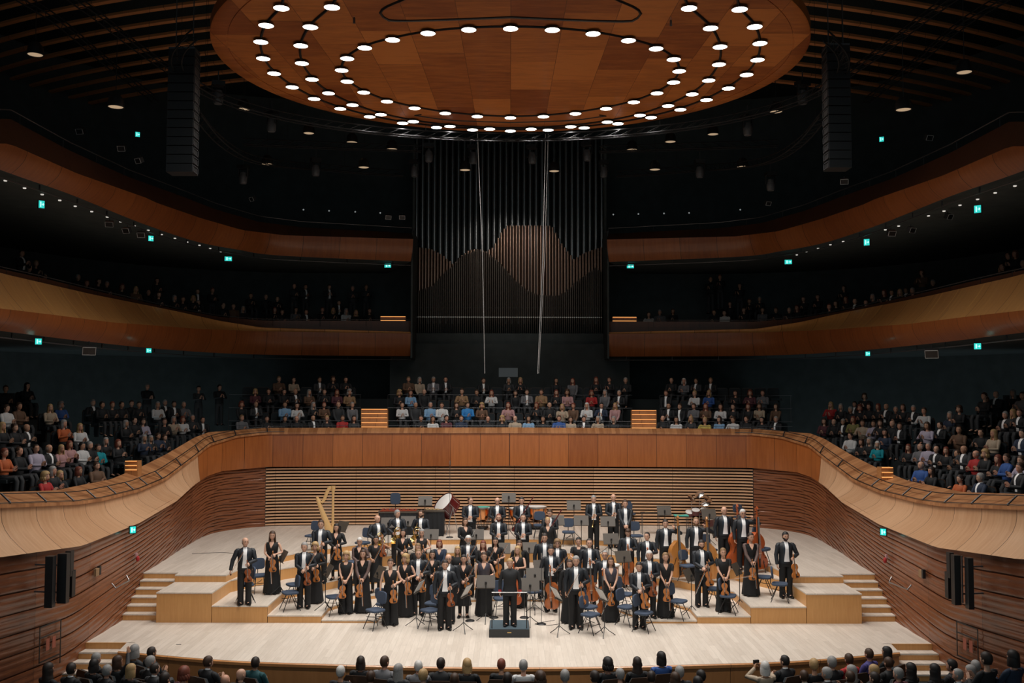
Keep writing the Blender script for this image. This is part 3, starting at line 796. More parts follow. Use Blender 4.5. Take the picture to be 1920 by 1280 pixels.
# pale nosing and apron front
m = MB(); q = [cornL]+lipf+[Vector((-cornL.x, cornL.y, 0))]
loft([[Vector((p.x, p.y-.02, .0)) for p in q], [Vector((p.x, p.y-.06, -.02)) for p in q], [Vector((p.x, p.y-.06, -.08)) for p in q], [Vector((p.x, p.y+.02, -.10)) for p in q], [Vector((p.x, p.y+.06, STALL_Z-.1)) for p in q]], m)
m.build('stage_apron', W_APRON, kind='structure')
FRONT_Y = P(956, 1168, z=0).y
# levels: (z, polygon left half: side x at front, then inward to the centre)
LV = [(.08, [(-3.55, FRONT_Y), (-3.55, 27.6), (-2.9, 28.9), (-1.4, 29.8), (0, 30.0)]),
      (.20, [(-5.05, FRONT_Y), (-5.05, 28.2), (-4.1, 29.8), (-2.2, 31.0), (0, 31.3)]),
      (.45, [(-6.5, FRONT_Y), (-6.5, 29.2), (-5.2, 31.0), (-3.0, 32.3), (0, 32.6)]),
      (.80, [(-8.0, FRONT_Y), (-8.0, 28.9), (-6.9, 30.9), (-5.2, 32.6), (-3.0, 33.9), (0, 34.1)]),
      (1.0, [(-9.5, 28.6), (-8.05, 28.6), (-7.75, 31.0), (-6.9, 32.5), (-5.4, 34.2), (-3.0, 35.6), (0, 35.8)])]
def inside(poly, x, y):
    c = False; n = len(poly)
    for i in range(n):
        x1, y1 = poly[i]; x2, y2 = poly[(i+1) % n]
        if (y1 > y) != (y2 > y) and x < (x2-x1)*(y-y1)/(y2-y1)+x1: c = not c
    return c
FULLP = []
for k, (z, h) in enumerate(LV):
    inn = h+[(-x, y) for x, y in reversed(h[:-1])]
    if k < 4: outer = [(9.5, FRONT_Y), (9.5, 28.6), (9.5, 42), (-9.5, 42), (-9.5, 28.6), (-9.5, FRONT_Y)]
    else:
        cur = [(p.x, p.y) for p in WALL if p.y > 28.6 and p.x <= 0]
        cur = [(x*1.003, y+.12) for x, y in cur]
        outer = [(-x, y) for x, y in reversed(cur) if x < -.05]+cur
        outer = [(10.53, 28.95), *[(x, y) for x, y in outer if y > 28.95], (-10.53, 28.95), (-9.5, 28.95)]
        inn = [(9.5, 28.95)]
        inn = h+[(-x, y) for x, y in reversed(h[:-1])]+[(9.5, 28.95)]
    FULLP.append((z, inn+outer))
def floor_z(x, y):
    z = 0
    if y < 23.0 and True:
        pass
    for zz, pl in FULLP:
        if inside(pl, x, y): z = max(z, zz)
    return z
def ring_level(k):
    z, pl = FULLP[k]; nm = 'riser_platform'
    m = MB(); n = len(pl)
    # top with a pale lip, front faces of the boxes
    h = LV[k][1]; inn = h+[(-x, y) for x, y in reversed(h[:-1])]
    zlow = 0 if k < 4 else -.0
    if k < 4:
        nh = LV[k+1][1] if k < 3 else [(-9.5, FRONT_Y), (-9.5, 28.9)]+LV[4][1][1:]
        if k == 3: nx = [(-9.5, FRONT_Y), (-9.5, 29.0), (-7.9, 29.0)]+LV[4][1][2:]
        else: nx = nh
        # overlap 3 cm under the next level
        ring = [inn, [(x*1.0, y+.06) if abs(x) < 9 and i not in (0,) and y > FRONT_Y+.1 else (x, y) for i, (x, y) in enumerate(nx)]]
        ring[1] = [(x if abs(x) > 9 or y < FRONT_Y+.1 else x*1.012, y) for x, y in ring[1]]
        nxf = ring[1]+[(-x, y) for x, y in reversed(ring[1][:-1])]
        pl2 = inn+list(reversed(nxf))
    else: pl2 = pl
    e = .012
    MBt = MB(); MBt.prism(pl2, z-.035, z); MBt.build('floor_riser_%d' % (k+1), W_FLOOR, smooth=False, kind='structure')
    f = MB(); ins = .012
    pts = [(x, y+.012) for x, y in inn]
    for a, b in zip(pts, pts[1:]):
        L_ = math.hypot(b[0]-a[0], b[1]-a[1])
        f.add([Vector((a[0], a[1], 0)), Vector((b[0], b[1], 0)), Vector((b[0], b[1], z-.035)), Vector((a[0], a[1], z-.035))], [(0, 1, 2, 3)], [[(a[0]+a[1], 0), (a[0]+a[1]+L_, 0), (a[0]+a[1]+L_, z), (a[0]+a[1], z)]])
    # front faces along the front line
    if k < 4:
        x1 = abs(h[0][0]); x2 = abs(LV[k+1][1][0][0]) if k < 3 else 9.5
        for s in (-1, 1):
            f.box(min(s*x1, s*x2)+.008, FRONT_Y+.012, 0, max(s*x1, s*x2)-.008, FRONT_Y+.05, z-.035)
            if k == 3: f.box(min(s*9.5, s*9.46), FRONT_Y+.052, 0, max(s*9.5, s*9.46), 28.95, z-.035)
    else:
        for s in (-1, 1):
            f.box(min(s*9.5, s*10.53), 28.96, .8, max(s*9.5, s*10.53), 29.0, z-.035)
            f.box(min(s*9.5, s*9.46), 28.6, 0, max(s*9.5, s*9.46), 28.96, z-.035)
    f.build('riser_front_%d' % (k+1), W_RISER, smooth=False, kind='structure')
for k in range(5): ring_level(k)
# small stairs beside the risers and at the stage corners
for s, nm in ((-1, 'left'), (1, 'right')):
    r = empty('side_stairs', (s*10, 28, 0), label='six pale wooden steps against the %s wall behind the tall riser box' % nm, cat='stairs')
    for j in range(5):
        y0 = 27.35+j*.31; z1 = (j+1)/6
        m = MB(); m.box(min(s*9.5, s*10.5), y0+.02, z1-.03, max(s*9.5, s*10.5), 28.97 if j == 4 else y0+.35, z1); o = m.build('tread', W_FLOOR, r, smooth=False); o.location = (-s*10, -28, 0)
        m = MB(); m.box(min(s*9.5, s*10.5), y0+.04, z1-1/6, max(s*9.5, s*10.5), y0+.07, z1-.03); o = m.build('step_front', W_RISER, r, smooth=False); o.location = (-s*10, -28, 0)
    x0 = abs(cornL.x); y1 = cornL.y
    r = empty('corner_stairs', (s*10, y1-.6, 0), label='pale wooden steps down to the stalls at the %s stage corner' % nm, cat='stairs')
    for j in range(1, 4):
        z1 = -j*.15; yy = y1-.0-(j-1)*.36
        m = MB(); m.box(min(s*9.25, s*10.75), yy-.40, z1-.03, max(s*9.25, s*10.75), yy, z1); o = m.build('tread', W_FLOOR, r, smooth=False); o.location = (-s*10, -(y1-.6), 0)
        m = MB(); m.box(min(s*9.25, s*10.75), yy-.03, z1-.01, max(s*9.25, s*10.75), yy, z1+.15); o = m.build('step_front', W_RISER, r, smooth=False); o.location = (-s*10, -(y1-.6), 0)
    j = 4; z1 = STALL_Z; yy = y1-3*.36
    m = MB(); m.box(min(s*9.25, s*10.75), yy-.03, z1, max(s*9.25, s*10.75), yy, -.45); o = m.build('step_front', W_RISER, r, smooth=False); o.location = (-s*10, -(y1-.6), 0)
MB().box(-20, -3, STALL_Z-.3, 20, 18.3, -.02).build('floor_stalls_rear', M_DARK2, smooth=False, kind='structure')
MB().box(-20, 18.3, STALL_Z-.3, 20, 24.6, STALL_Z).build('floor_stalls', M_DARK2, smooth=False, kind='structure')
# ---------------------------------------------------------------- balconies
MIDZ, UPZ = 7.8, 12.0
def bplan(tab, z, extra):
    c = [P(x, y, z=z) for x, y in tab]; c = [Vector((p.x, p.y, z)) for p in c]+[Vector((*e, z)) for e in extra]
    return resample(catmull(c, 8), .4)
mid = bplan([(771, 667.5), (488, 664.5), (325, 656), (163, 640), (0, 620)], MIDZ, [(-13.6, 20), (-14.5, 12), (-16, 3)])
upp = bplan([(771, 490), (528, 479), (447, 468), (366, 452), (262, 417), (131, 364), (0, 318)], UPZ, [(-13.8, 20), (-14.6, 12), (-16, 3)])
print('mid', [(round(p.x, 1), round(p.y, 1)) for p in mid[::10]]); print('upp', [(round(p.x, 1), round(p.y, 1)) for p in upp[::10]])
M_CREASE = [(-50, 574), (0, 579), (102, 591), (203, 604), (366, 616), (488, 621), (771, 625)]
M_TOP = [(-50, 500), (0, 514), (163, 551), (325, 583), (406, 601), (488, 614), (771, 622)]
M_RAIL = [(-50, 491), (0, 502), (81, 520), (163, 540), (325, 577), (406, 591), (488, 598), (771, 599)]
U_TOP = [(0, 269), (131, 325), (262, 370), (284, 380), (366, 408), (447, 431), (528, 441), (771, 448)]
U_RAIL = [(0, 205), (115, 266), (230, 318), (328, 354), (394, 380), (480, 405), (560, 415), (771, 427)]
SHELL = [Vector((x, y, 0)) for x, y in ((0, 48.6), (-6, 48.6), (-12, 48.2), (-17, 45.5), (-20.5, 40), (-21.5, 33), (-22, 24), (-22.5, 14), (-23, 3), (-23, -3))]
SHELL = catmull(SHELL, 8)
def shell_match(c): # outer points for slabs
    out = []
    for p in c:
        d = Vector((p.x, p.y-29, 0)).normalized()
        best = min(SHELL, key=lambda q: (Vector((q.x, q.y-29, 0)).normalized()-d).length)
        out.append(Vector((best.x, best.y, p.z)))
    return out
creas = zfit(offs(mid, -.35), M_CREASE); mtop = zfit(offs(mid, lambda i: -.30+.75*min(1, max(0, (42.5-mid[i].y)/6))), M_TOP)
mrail = zfit(offs(mid, lambda i: .1+.6*min(1, max(0, (42.5-mid[i].y)/6))), M_RAIL)
utop = zfit(offs(upp, -.45), U_TOP); urail = zfit(offs(upp, -.05), U_RAIL)
print('crease', [round(p.z, 2) for p in creas[::10]], 'top', [round(p.z, 2) for p in mtop[::10]], 'rail', [round(p.z, 2) for p in mrail[::10]])
print('utop', [round(p.z, 2) for p in utop[::10]], 'urail', [round(p.z, 2) for p in urail[::10]])
for g, nm in ((lambda c: c, 'left'), (mir, 'right')):
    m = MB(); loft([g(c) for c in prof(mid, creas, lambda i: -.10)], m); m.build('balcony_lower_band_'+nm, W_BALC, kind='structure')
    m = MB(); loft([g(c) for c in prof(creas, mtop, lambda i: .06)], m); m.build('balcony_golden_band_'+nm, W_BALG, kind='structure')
    mw = [p+Vector((0, 0, -.06)) for p in mrail]
    m = MB(); loft([g(mtop), g([Vector((p.x, p.y, q.z)) for p, q in zip(mw, mtop)]), g(mw), g(offs(mw, .15)), g([Vector((p.x, p.y, q.z-.3)) for p, q in zip(offs(mw, .15), mtop)])], m); m.build('balcony_upstand_'+nm, W_DARKSHADE, kind='structure')
    m = MB(); loft([g(c) for c in prof(upp, utop, lambda i: -.10)], m); m.build('upper_balcony_band_'+nm, W_BALC, kind='structure')
    uf = [p+Vector((0, 0, -.25)) for p in urail]
    m = MB(); loft([g(utop), g(uf), g(offs(uf, .2)), g([Vector((p.x, p.y, q.z-.3)) for p, q in zip(offs(uf, .2), utop)])], m); m.build('upper_balcony_fascia_'+nm, W_DARKSHADE, kind='structure')  # same wood as the band below, its shade put into the colour
    for (c, lab, kk) in ((mrail, 'thin dark handrail along the %s middle balcony front' % nm, 0), (urail, 'thin dark handrail along the %s upper balcony front' % nm, 1)):
        r = empty('balcony_rail', (0, 0, 0), label=lab, cat='rail')
        MB().tube(g(c[:-8]), .018, n=6).build('rail', M_GREYM, r)
        for i in range(0, len(c)-8, 5):
            MB().tube(g([c[i], c[i]-Vector((0, 0, .3))]), .012, n=5).build('post', M_BLACK, r)
    # dark soffit edge tube (cable tray) below the balcony edges
    for (c, lab) in ((mid, 'black cable rail under the %s middle balcony edge' % nm), (upp, 'black cable rail under the %s upper balcony edge' % nm)):
        r = empty('cable_rail', (0, 0, 0), label=lab, cat='rail')
        MB().tube(g([p+Vector((0, 0, -.16)) for p in offs(c, .12)][:-6]), .02, n=6).build('tube', M_GREYM, r)
        for i in range(2, len(c)-8, 5):
            q = offs(c, .12)[i]
            MB().tube(g([q, q-Vector((0, 0, .18))]), .025, n=5).build('bracket', M_BLACK, r)
    # slabs
    for c, z0, z1, nn in ((mid, MIDZ, MIDZ+.25, 'floor_balcony_'), (upp, UPZ, UPZ+.25, 'floor_upper_balcony_')):
        o1 = offs(c, .02); sh = shell_match(o1)
        m = MB(); loft([g([Vector((p.x, p.y, z0)) for p in sh]), g([Vector((p.x, p.y, z0)) for p in o1]), g([Vector((p.x, p.y, z1)) for p in o1]), g([Vector((p.x, p.y, z1)) for p in sh])], m)
        m.build(nn+nm, M_DARK, smooth=False, kind='structure')
    # end walls of the balconies by the organ
    y0, y1 = mid[0].y, 48.6; x = mid[0].x
    m = MB(); m.box(x+.0, y0-.35, MIDZ-.1, x+.08, y1, 13.4); 
    if nm == 'right': m.v = [(-a, b, c) for a, b, c in m.v]
    m.build('wall_organ_'+nm, M_DARK, smooth=False, kind='structure')
    c = SHELL
    m = MB(); loft([g([Vector((p.x, p.y, -1.2)) for p in c]), g([Vector((p.x, p.y, 21)) for p in c])], m); m.build('wall_outer_'+nm, M_DARK, kind='structure')
# seat terraces of the choir and side blocks
def side_terrace(g, nm):
    m = MB(); b0 = cbk
    idx = [i for i in range(nW) if WALL[i].y < 35.2 and WALL[i].y > 8]
    c0 = [cbk[i] for i in idx]
    cur = [[Vector((p.x, p.y, p.z-.55)) for p in offs(c0, -.15)]]; 
    for r in range(9):
        z = 2.45+.46*r; d = .25+.93*r
        a = offs(c0, d)
        cur.append([Vector((p.x, p.y, cur[-1][i].z)) for i, p in enumerate(a)])
        cur.append([Vector((p.x, p.y, z+.46)) for p in a])
    loft([g(c) for c in cur], m); m.build('floor_side_terrace_'+nm, M_DARK2, smooth=False, kind='structure')
side_terrace(lambda c: c, 'left'); side_terrace(mir, 'right')
CH_Y0 = REAR_Y+.35; CH_Z = [3.88, 4.40, 4.92, 5.46, 5.9]
m = MB()
for r in range(5):
    m.box(-11.6, CH_Y0+.98*r, CH_Z[0]-.6, 11.6, CH_Y0+.98*(r+1) if r < 4 else 48.6, CH_Z[r])
m.build('floor_choir_terrace', M_DARK2, smooth=False, kind='structure')
# lit aisle steps
M_STEPL = mat('lit_step_edge', (.5, .25, .1), .5, emit=(1.0, .42, .12), es=1.0)
def aisle(px0, px1, ys, Y, lab, dz=.1):
    c = P((px0+px1)/2, ys[-1], Y=Y); r = empty('lit_steps', (c.x, c.y, c.z-.1), label=lab, cat='stairs')
    for k, y in enumerate(reversed(ys)):
        p = P(px0, y, Y=Y+.34*k); q = P(px1, y, Y=Y+.34*k)
        m = MB(); m.box(p.x-c.x, p.y-c.y, p.z-c.z-.45, q.x-c.x, p.y-c.y+.36, p.z-c.z+.0); m.build('tread', W_APRON, r, smooth=False)
        m = MB(); m.box(p.x-c.x+.02, p.y-c.y-.02, p.z-c.z-.02, q.x-c.x-.02, p.y-c.y, p.z-c.z+.004); m.build('light_strip', M_STEPL, r, smooth=False)
aisle(677, 727, [762, 770, 778, 787, 795], CH_Y0+.2, 'wooden aisle steps with glowing edges left of the centre choir seats')
aisle(1184, 1231, [764, 772, 781, 789, 797], CH_Y0+.2, 'wooden aisle steps with glowing edges right of the centre choir seats')
aisle(713, 761, [589, 596], mid[0].y+.4, 'two glowing step edges on the middle balcony left of the organ')
aisle(1148, 1194, [590, 597], mid[0].y+.4, 'two glowing step edges on the middle balcony right of the organ')
aisle(234, 258, [858, 866, 874], 31.6, 'short flight of lit wooden steps in the left side seating')
aisle(1652, 1675, [870, 879, 888], 31.2, 'short flight of lit wooden steps in the right side seating')
# ceiling
MB().box(-26, -3, 20.6, 26, 50, 20.9).build('ceiling', M_DARK2, smooth=False, kind='structure')
for k in range(17):
    Y0 = 20.5+1.12*k; pts = []
    for j in range(49):
        x = -24+j; pts.append(Vector((x, Y0+37-math.sqrt(37*37-x*x), 18.9)))
    m = MB(); loft([[p+Vector((0, 0, .09)) for p in pts], pts, [p+Vector((0, .22, 0)) for p in pts], [p+Vector((0, .22, .09)) for p in pts]], m)
    m.build('ceiling_batten_%d' % (k+1), W_BATT, smooth=False, kind='structure')
# ================================================================ CANOPY
CZ = 15.4
e0 = [P(402, 62, z=CZ), P(957, 248, z=CZ), P(1516, 62, z=CZ)]
CC = Vector((0, 27.3, CZ)); CRX = 8.05; CRY = e0[1].y-27.3
print('canopy back Y', e0[1].y, 'edge', e0[0], e0[2])
root = empty('acoustic_canopy', CC, label='huge round veneered timber canopy hanging above the stage', cat='canopy')
def disc(mb, rx, ry, z0, z1, n=120):
    pass
m = MB(); n = 144
rings = [(1.0, .30), (1.0, .02), (.995, 0)]+[(r, 0) for r in (.955, .95)]+[(.95, .02), (.945, .02), (.945, 0)]+[(r/10, -.0) for r in (9, 8, 7, 6, 5, 4, 3, 2, 1)]
vs = []; fs = []; uvs = []
for (r, z) in rings:
    for k in range(n):
        a = 2*PI*k/n; vs.append(Vector((CRX*r*math.cos(a), CRY*r*math.sin(a), z+.0)))
for i in range(len(rings)-1):
    for k in range(n):
        k2 = (k+1) % n; f = (i*n+k, i*n+k2, (i+1)*n+k2, (i+1)*n+k); fs.append(f)
        uvs.append([(vs[q].x*(1+.012*vs[q].y), vs[q].y) for q in f])
i = len(rings)-1; f = tuple(i*n+k for k in range(n)); fs.append(f); uvs.append([(vs[q].x, vs[q].y) for q in f])
f = tuple(n-1-k for k in range(n)); fs.append(f); uvs.append([(vs[q].x, vs[q].y) for q in f])
m.add(vs, fs, uvs); m.build('canopy_shell', W_CAN, root)
IN = [(802.5, 62.7), (879, 56), (960, 54), (736, 75), (684, 90), (651, 110), (640.6, 132), (651, 153), (682, 173.5), (725.5, 190.5), (777.4, 203), (834.9, 212.6), (895, 218.5), (957, 221)]
MI = [(622.5, 14), (582, 51), (564, 86), (566, 119), (585, 149), (616, 175), (661, 197), (714, 215), (775, 228), (843.6, 237), (918, 242)]
OU = [(527.5, 15.5), (499, 48), (489, 79), (493.6, 110), (514, 138), (548, 163.6), (589, 185.5), (638, 204), (693, 219), (755, 231), (818.5, 239), (886, 243.5), (954, 245.6)]
def sym(L):
    out = []
    for x, y in L:
        p = P(x, y, z=CZ-.075); p.x = -abs(p.x) if abs(x-957) > 12 else 0
        out.append(p)
        if p.x: out.append(Vector((-p.x, p.y, p.z)))
    return out
def ring_pts(L, extra):
    pts = sym(L)+[Vector((s*x, y, CZ-.075)) for x, y in extra for s in ((1, -1) if x else (1,))]
    cy = sum(p.y for p in pts)/len(pts)
    return sorted(pts, key=lambda p: math.atan2(p.x, -(p.y-cy)))
a_ = P(622.5, 14, z=CZ); b_ = P(527.5, 15.5, z=CZ)
print('ring ends', a_, b_)
RN = [('inner', ring_pts(IN, [])),
      ('middle', ring_pts(MI, [(abs(a_.x)*.90, a_.y-1.15), (abs(a_.x)*.72, a_.y-2.1), (abs(a_.x)*.45, a_.y-2.75), (abs(a_.x)*.15, a_.y-3.0)])),
      ('outer', ring_pts(OU, [(abs(b_.x)*.92, b_.y-1.3), (abs(b_.x)*.76, b_.y-2.3), (abs(b_.x)*.54, b_.y-3.0), (abs(b_.x)*.29, b_.y-3.4), (0, b_.y-3.6)]))]
hm = MB(); hm.lathe([(0, .035), (.15, .035), (.222, .025), (.226, 0), (.216, -.006), (.21, .006)], 20); H_ME = hm.mesh('lamp_housing', M_GREYM)
dm = MB(); dm.lathe([(.212, 0), (.17, -.008), (.09, -.012), (0.001, -.014)], 20); D_ME = dm.mesh('lamp_diffuser', mat('lamp_glow', (1, 1, 1), emit=(1.0, .93, .82), es=LAMP_EMIT))
fm = MB(); fm.tube([(-.14, 0, .02), (-.14, 0, .07)], .012, n=5).tube([(.14, 0, .02), (.14, 0, .07)], .012, n=5); F_ME = fm.mesh('lamp_hanger', M_BLACK)
spot = bpy.data.lights.new('canopy_lamp_light', 'SPOT'); spot.energy = LAMP_POWER; spot.spot_size = math.radians(LAMP_CONE); spot.spot_blend = .9; spot.color = (1.0, .96, .91); spot.shadow_soft_size = .18
ORD = ['first', 'second', 'third', 'fourth', 'fifth', 'sixth', 'seventh', 'eighth', 'ninth', 'tenth', 'eleventh', 'twelfth', 'thirteenth', 'fourteenth', 'fifteenth', 'sixteenth', 'seventeenth', 'eighteenth', 'nineteenth', 'twentieth', 'twenty-first', 'twenty-second', 'twenty-third', 'twenty-fourth', 'twenty-fifth', 'twenty-sixth', 'twenty-seventh', 'twenty-eighth', 'twenty-ninth', 'thirtieth', 'thirty-first', 'thirty-second', 'thirty-third', 'thirty-fourth', 'thirty-fifth', 'thirty-sixth']
for nm, pts in RN:
    left = sorted([p for p in pts if p.x < -.01], key=lambda p: p.y, reverse=True); right = sorted([p for p in pts if p.x > .01], key=lambda p: p.y, reverse=True)
    for p in pts:
        if p.x < -.01: lab = 'glowing round canopy lamp, %s from the back on the left of the %s ring' % (ORD[left.index(p)], nm)
        elif p.x > .01: lab = 'glowing round canopy lamp, %s from the back on the right of the %s ring' % (ORD[right.index(p)], nm)
        else: lab = 'glowing round canopy lamp at the %s centre of the %s ring' % ('back' if p.y > 31 else 'front', nm)
        r = empty('canopy_lamp', p, label=lab, cat='lamp', group='lamps of the %s canopy ring' % nm, scale=.88)
        inst('housing', H_ME, r); inst('diffuser', D_ME, r); inst('hanger', F_ME, r)
        l = bpy.data.objects.new('lamp_light', spot); COL.objects.link(l); l.parent = r; l.location = (0, 0, -.05)
    pp = [q for q in pts]; pp = resample(catmull(pp+[pp[0]], 6), .25)
    MB().tube([Vector((q.x, q.y, CZ-.015)) for q in pp], .035, n=5).build('lamp_track', M_BLACK, label='thin black track joining the lamps of the %s canopy ring' % nm, cat='track')
# dark slot with rounded ends near the canopy middle
sl = [P(x, y, z=CZ) for x, y in ((957, 31), (860, 35), (745, 38), (722, 33), (713, 22), (728, 10), (757, -2), (800, -25))]
sl = [Vector((p.x, p.y, CZ-.01)) for p in sl]; sl[0].x = 0
slc = resample(catmull(sl, 6), .25)
MB().tube(list(reversed(mir(slc)))+slc[1:], .035, n=5).build('canopy_slot', M_BLACK, label='dark slot line with rounded ends under the canopy middle', cat='track')
sl = [P(x, y, z=CZ) for x, y in ((957, 229), (850, 225), (786, 217), (778, 216), (790, 214))]
sl = [Vector((p.x, p.y, CZ-.01)) for p in sl]; sl[0].x = 0; slc = catmull(sl, 5)
MB().tube(list(reversed(mir(slc)))+slc[1:], .025, n=5).build('canopy_slot', M_BLACK, label='thin dark slot line under the back of the canopy', cat='track')
# ================================================================ ORCHESTRA
W_VIO = wood('violin_varnish', (.36, .10, .02), (.55, .20, .05), pw=0, seam=0, rough=.25, coat=.6, grain=(30, 6), space='Object')
W_VIO2 = wood('dark_violin_varnish', (.22, .05, .015), (.36, .10, .03), pw=0, seam=0, rough=.25, coat=.6, grain=(30, 6), space='Object')
W_CEL = wood('cello_varnish', (.26, .06, .015), (.42, .12, .03), pw=0, seam=0, rough=.25, coat=.6, grain=(14, 3), space='Object')
W_BASS = wood('bass_varnish', (.34, .12, .025), (.50, .21, .05), pw=0, seam=0, rough=.3, coat=.5, grain=(10, 2), space='Object')
W_BASS2 = wood('red_bass_varnish', (.33, .06, .015), (.46, .10, .025), pw=0, seam=0, rough=.3, coat=.5, grain=(10, 2), space='Object')
M_EBONY = mat('ebony', (.012, .010, .010), .3); M_STRING = mat('string', (.75, .75, .72), .3, metal=.7); M_PALEW = mat('bridge_maple', (.65, .45, .22), .5)
M_BRASS = mat('brass', (.75, .52, .20), .22, metal=1, noise=.05); M_SILV = mat('silver', (.75, .75, .73), .2, metal=1, noise=.03)
M_GOLDW = mat('harp_gold', (.78, .50, .22), .35, metal=.3, coat=.4); M_COPPER = mat('copper', (.78, .36, .16), .2, metal=1, noise=.05)
M_MAROON = mat('maroon_lacquer', (.10, .012, .012), .25, coat=.5); M_SKIN = mat('drum_skin', (.80, .78, .75), .6, noise=.03)
M_SEAT = mat('chair_fabric', (.045, .065, .105), .85, noise=.2, nscale=80); M_DESK = mat('desk_back', (.075, .060, .046), .5, noise=.08)
M_PAPER = mat('sheet_paper', (.80, .80, .78), .7, noise=.02); M_TEAL = mat('green_felt', (.10, .50, .40), .8)
M_PODTOP = mat('podium_carpet', (.055, .085, .105), .9, noise=.2, nscale=90); M_PODSIDE = mat('podium_side', (.03, .032, .034), .6)
CLM['purple lit'] = CLM['purple']
def outline(sc=1.0, n=9):
    """half outline of a violin body: (halfwidth, z) from the bottom, z in 0..1 (body length), widths to the same scale"""
    pts = [(0, 0), (.12, .004), (.22, .035), (.275, .10), (.292, .18), (.28, .27), (.235, .345), (.21, .37), (.17, .43), (.157, .50), (.165, .57), (.195, .635), (.225, .66), (.235, .73), (.228, .82), (.19, .90), (.12, .965), (.06, .985), (0, .985)]
    return pts
def bass_outline():
    return [(0, 0), (.13, .004), (.23, .035), (.285, .10), (.30, .18), (.285, .27), (.235, .345), (.19, .41), (.175, .49), (.185, .57), (.215, .63), (.225, .68), (.215, .76), (.17, .86), (.10, .94), (.04, 1.0), (0, 1.0)]
SI = {}
def string_parts(kind):
    if kind in SI: return SI[kind]
    P_ = {'violin': (.356, .036, 1.0), 'viola': (.41, .042, 1.0), 'cello': (.755, .13, 1.0), 'bass': (1.10, .20, 1.1)}[kind]
    L, D, q = P_; o = bass_outline() if kind == 'bass' else outline(); o = [(w*L*q, z*L) for w, z in o]
    loop = o+[(-w, z) for w, z in reversed(o[1:-1])]
    mb = MB(); n = len(loop); vs = []; fs = []
    layers = [(-D/2-.006*L/.356*.5, .80), (-D/2, .97), (-D/2, 1), (D/2, 1), (D/2, .97), (D/2+.010, .80)]
    for (y, s) in layers:
        for w, z in loop: vs.append((w*s, y, L/2+(z-L/2)*s))
    for i in range(len(layers)-1):
        for k in range(n): fs.append((i*n+k, i*n+(k+1) % n, (i+1)*n+(k+1) % n, (i+1)*n+k))
    c0 = len(vs); vs += [(0, layers[0][0]-.002, L/2), (0, layers[-1][0]+.002, L/2)]
    for k in range(n): fs += [(k, (k+1) % n, c0), ((len(layers)-1)*n+(k+1) % n, (len(layers)-1)*n+k, c0+1)]
    mb.add(vs, fs); body = mb.mesh('body', W_VIO)
    f = -D/2-.012*L/.356; nl = L*(.37 if kind != 'bass' else .42); k = L/.356
    mb = MB(); mb.tube([(0, -D/2+.01*k*.5, L*.97), (0, -D/2-.002, L+nl)], [(.012*k, .012*k), (.010*k, .010*k)], 8)
    mb.tube([(0, -D/2-.002, L+nl), (0, -D/2+.006*k, L+nl+.05*k), (0, -D/2+.01*k, L+nl+.078*k), (0, -D/2-.004*k, L+nl+.092*k), (0, -D/2-.012*k, L+nl+.080*k), (0, -D/2-.006*k, L+nl+.070*k)], [.011*k, .012*k, .012*k, .012*k, .010*k, .006*k], 8)
    neck = mb.mesh('neck', W_VIO)
    mb = MB(); mb.box(-.011*k, f-.004*k, L*.66, .011*k, f+.002*k, L+nl)
    for s in (-1, 1):
        for z in (.03, .055): mb.tube([(s*.008*k, 0-D/2, L+nl+z*k), (s*.032*k, -D/2, L+nl+z*k)], .004*k, 5)
    mb.box(-.010*k, f-.0*k, L*.06, .010*k, f+.006*k, L*.33)
    if kind in ('violin', 'viola'): mb.ell((.038, -D/2-.012, .045), (.032, .010, .025), 8, 5)
    for s in (-1, 1):   # f-holes
        zc = L*.46; mb.tube([(s*.034*k, -D/2-.0052*k, zc+.032*k), (s*.043*k, -D/2-.005*k, zc+.02*k), (s*.048*k, -D/2-.0052*k, zc), (s*.055*k, -D/2-.005*k, zc-.02*k), (s*.062*k, -D/2-.0045*k, zc-.032*k)], .0028*k, 5)
    fb = mb.mesh('fingerboard', M_EBONY)
    mb = MB(); mb.box(-.021*k, f-.012*k, L*.43, .021*k, -D/2, L*.437); br = mb.mesh('bridge', M_PALEW)
    mb = MB()
    for i in range(4):
        x = (i-1.5)*.0075*k; mb.tube([(x*.6, f, L*.30), (x, f-.014*k, L*.434), (x*.6, f-.006*k, L+nl)], .0008*k+.0004, 4)
    st = mb.mesh('strings', M_STRING)
    ep = None
    if kind in ('cello', 'bass'):
        mb = MB(); e = .16 if kind == 'cello' else .10; mb.tube([(0, 0, -e), (0, 0, .02)], [.004, .008], 6).tube([(0, 0, -.03), (0, 0, .005)], .014, 8); ep = mb.mesh('endpin', M_CHROME)
    SI[kind] = (body, neck, fb, br, st, ep, L+nl); return SI[kind]
def string_inst(kind, M, label, group=None, wood_m=None):
    b, n, f, br, st, ep, top = string_parts(kind)
    nm = {'violin': 'violin', 'viola': 'viola', 'cello': 'cello', 'bass': 'double_bass'}[kind]
    r = empty(nm, label=label, cat={'bass': 'double bass'}.get(kind, kind), group=group); r.matrix_world = M
    wm = wood_m or {'violin': W_VIO, 'viola': W_VIO, 'cello': W_CEL, 'bass': W_BASS}[kind]
    inst('body', b, r, mats=[wm]); inst('neck', n, r, mats=[wm]); inst('fingerboard', f, r); inst('bridge', br, r); inst('strings', st, r)
    if ep: inst('endpin', ep, r)
    return r
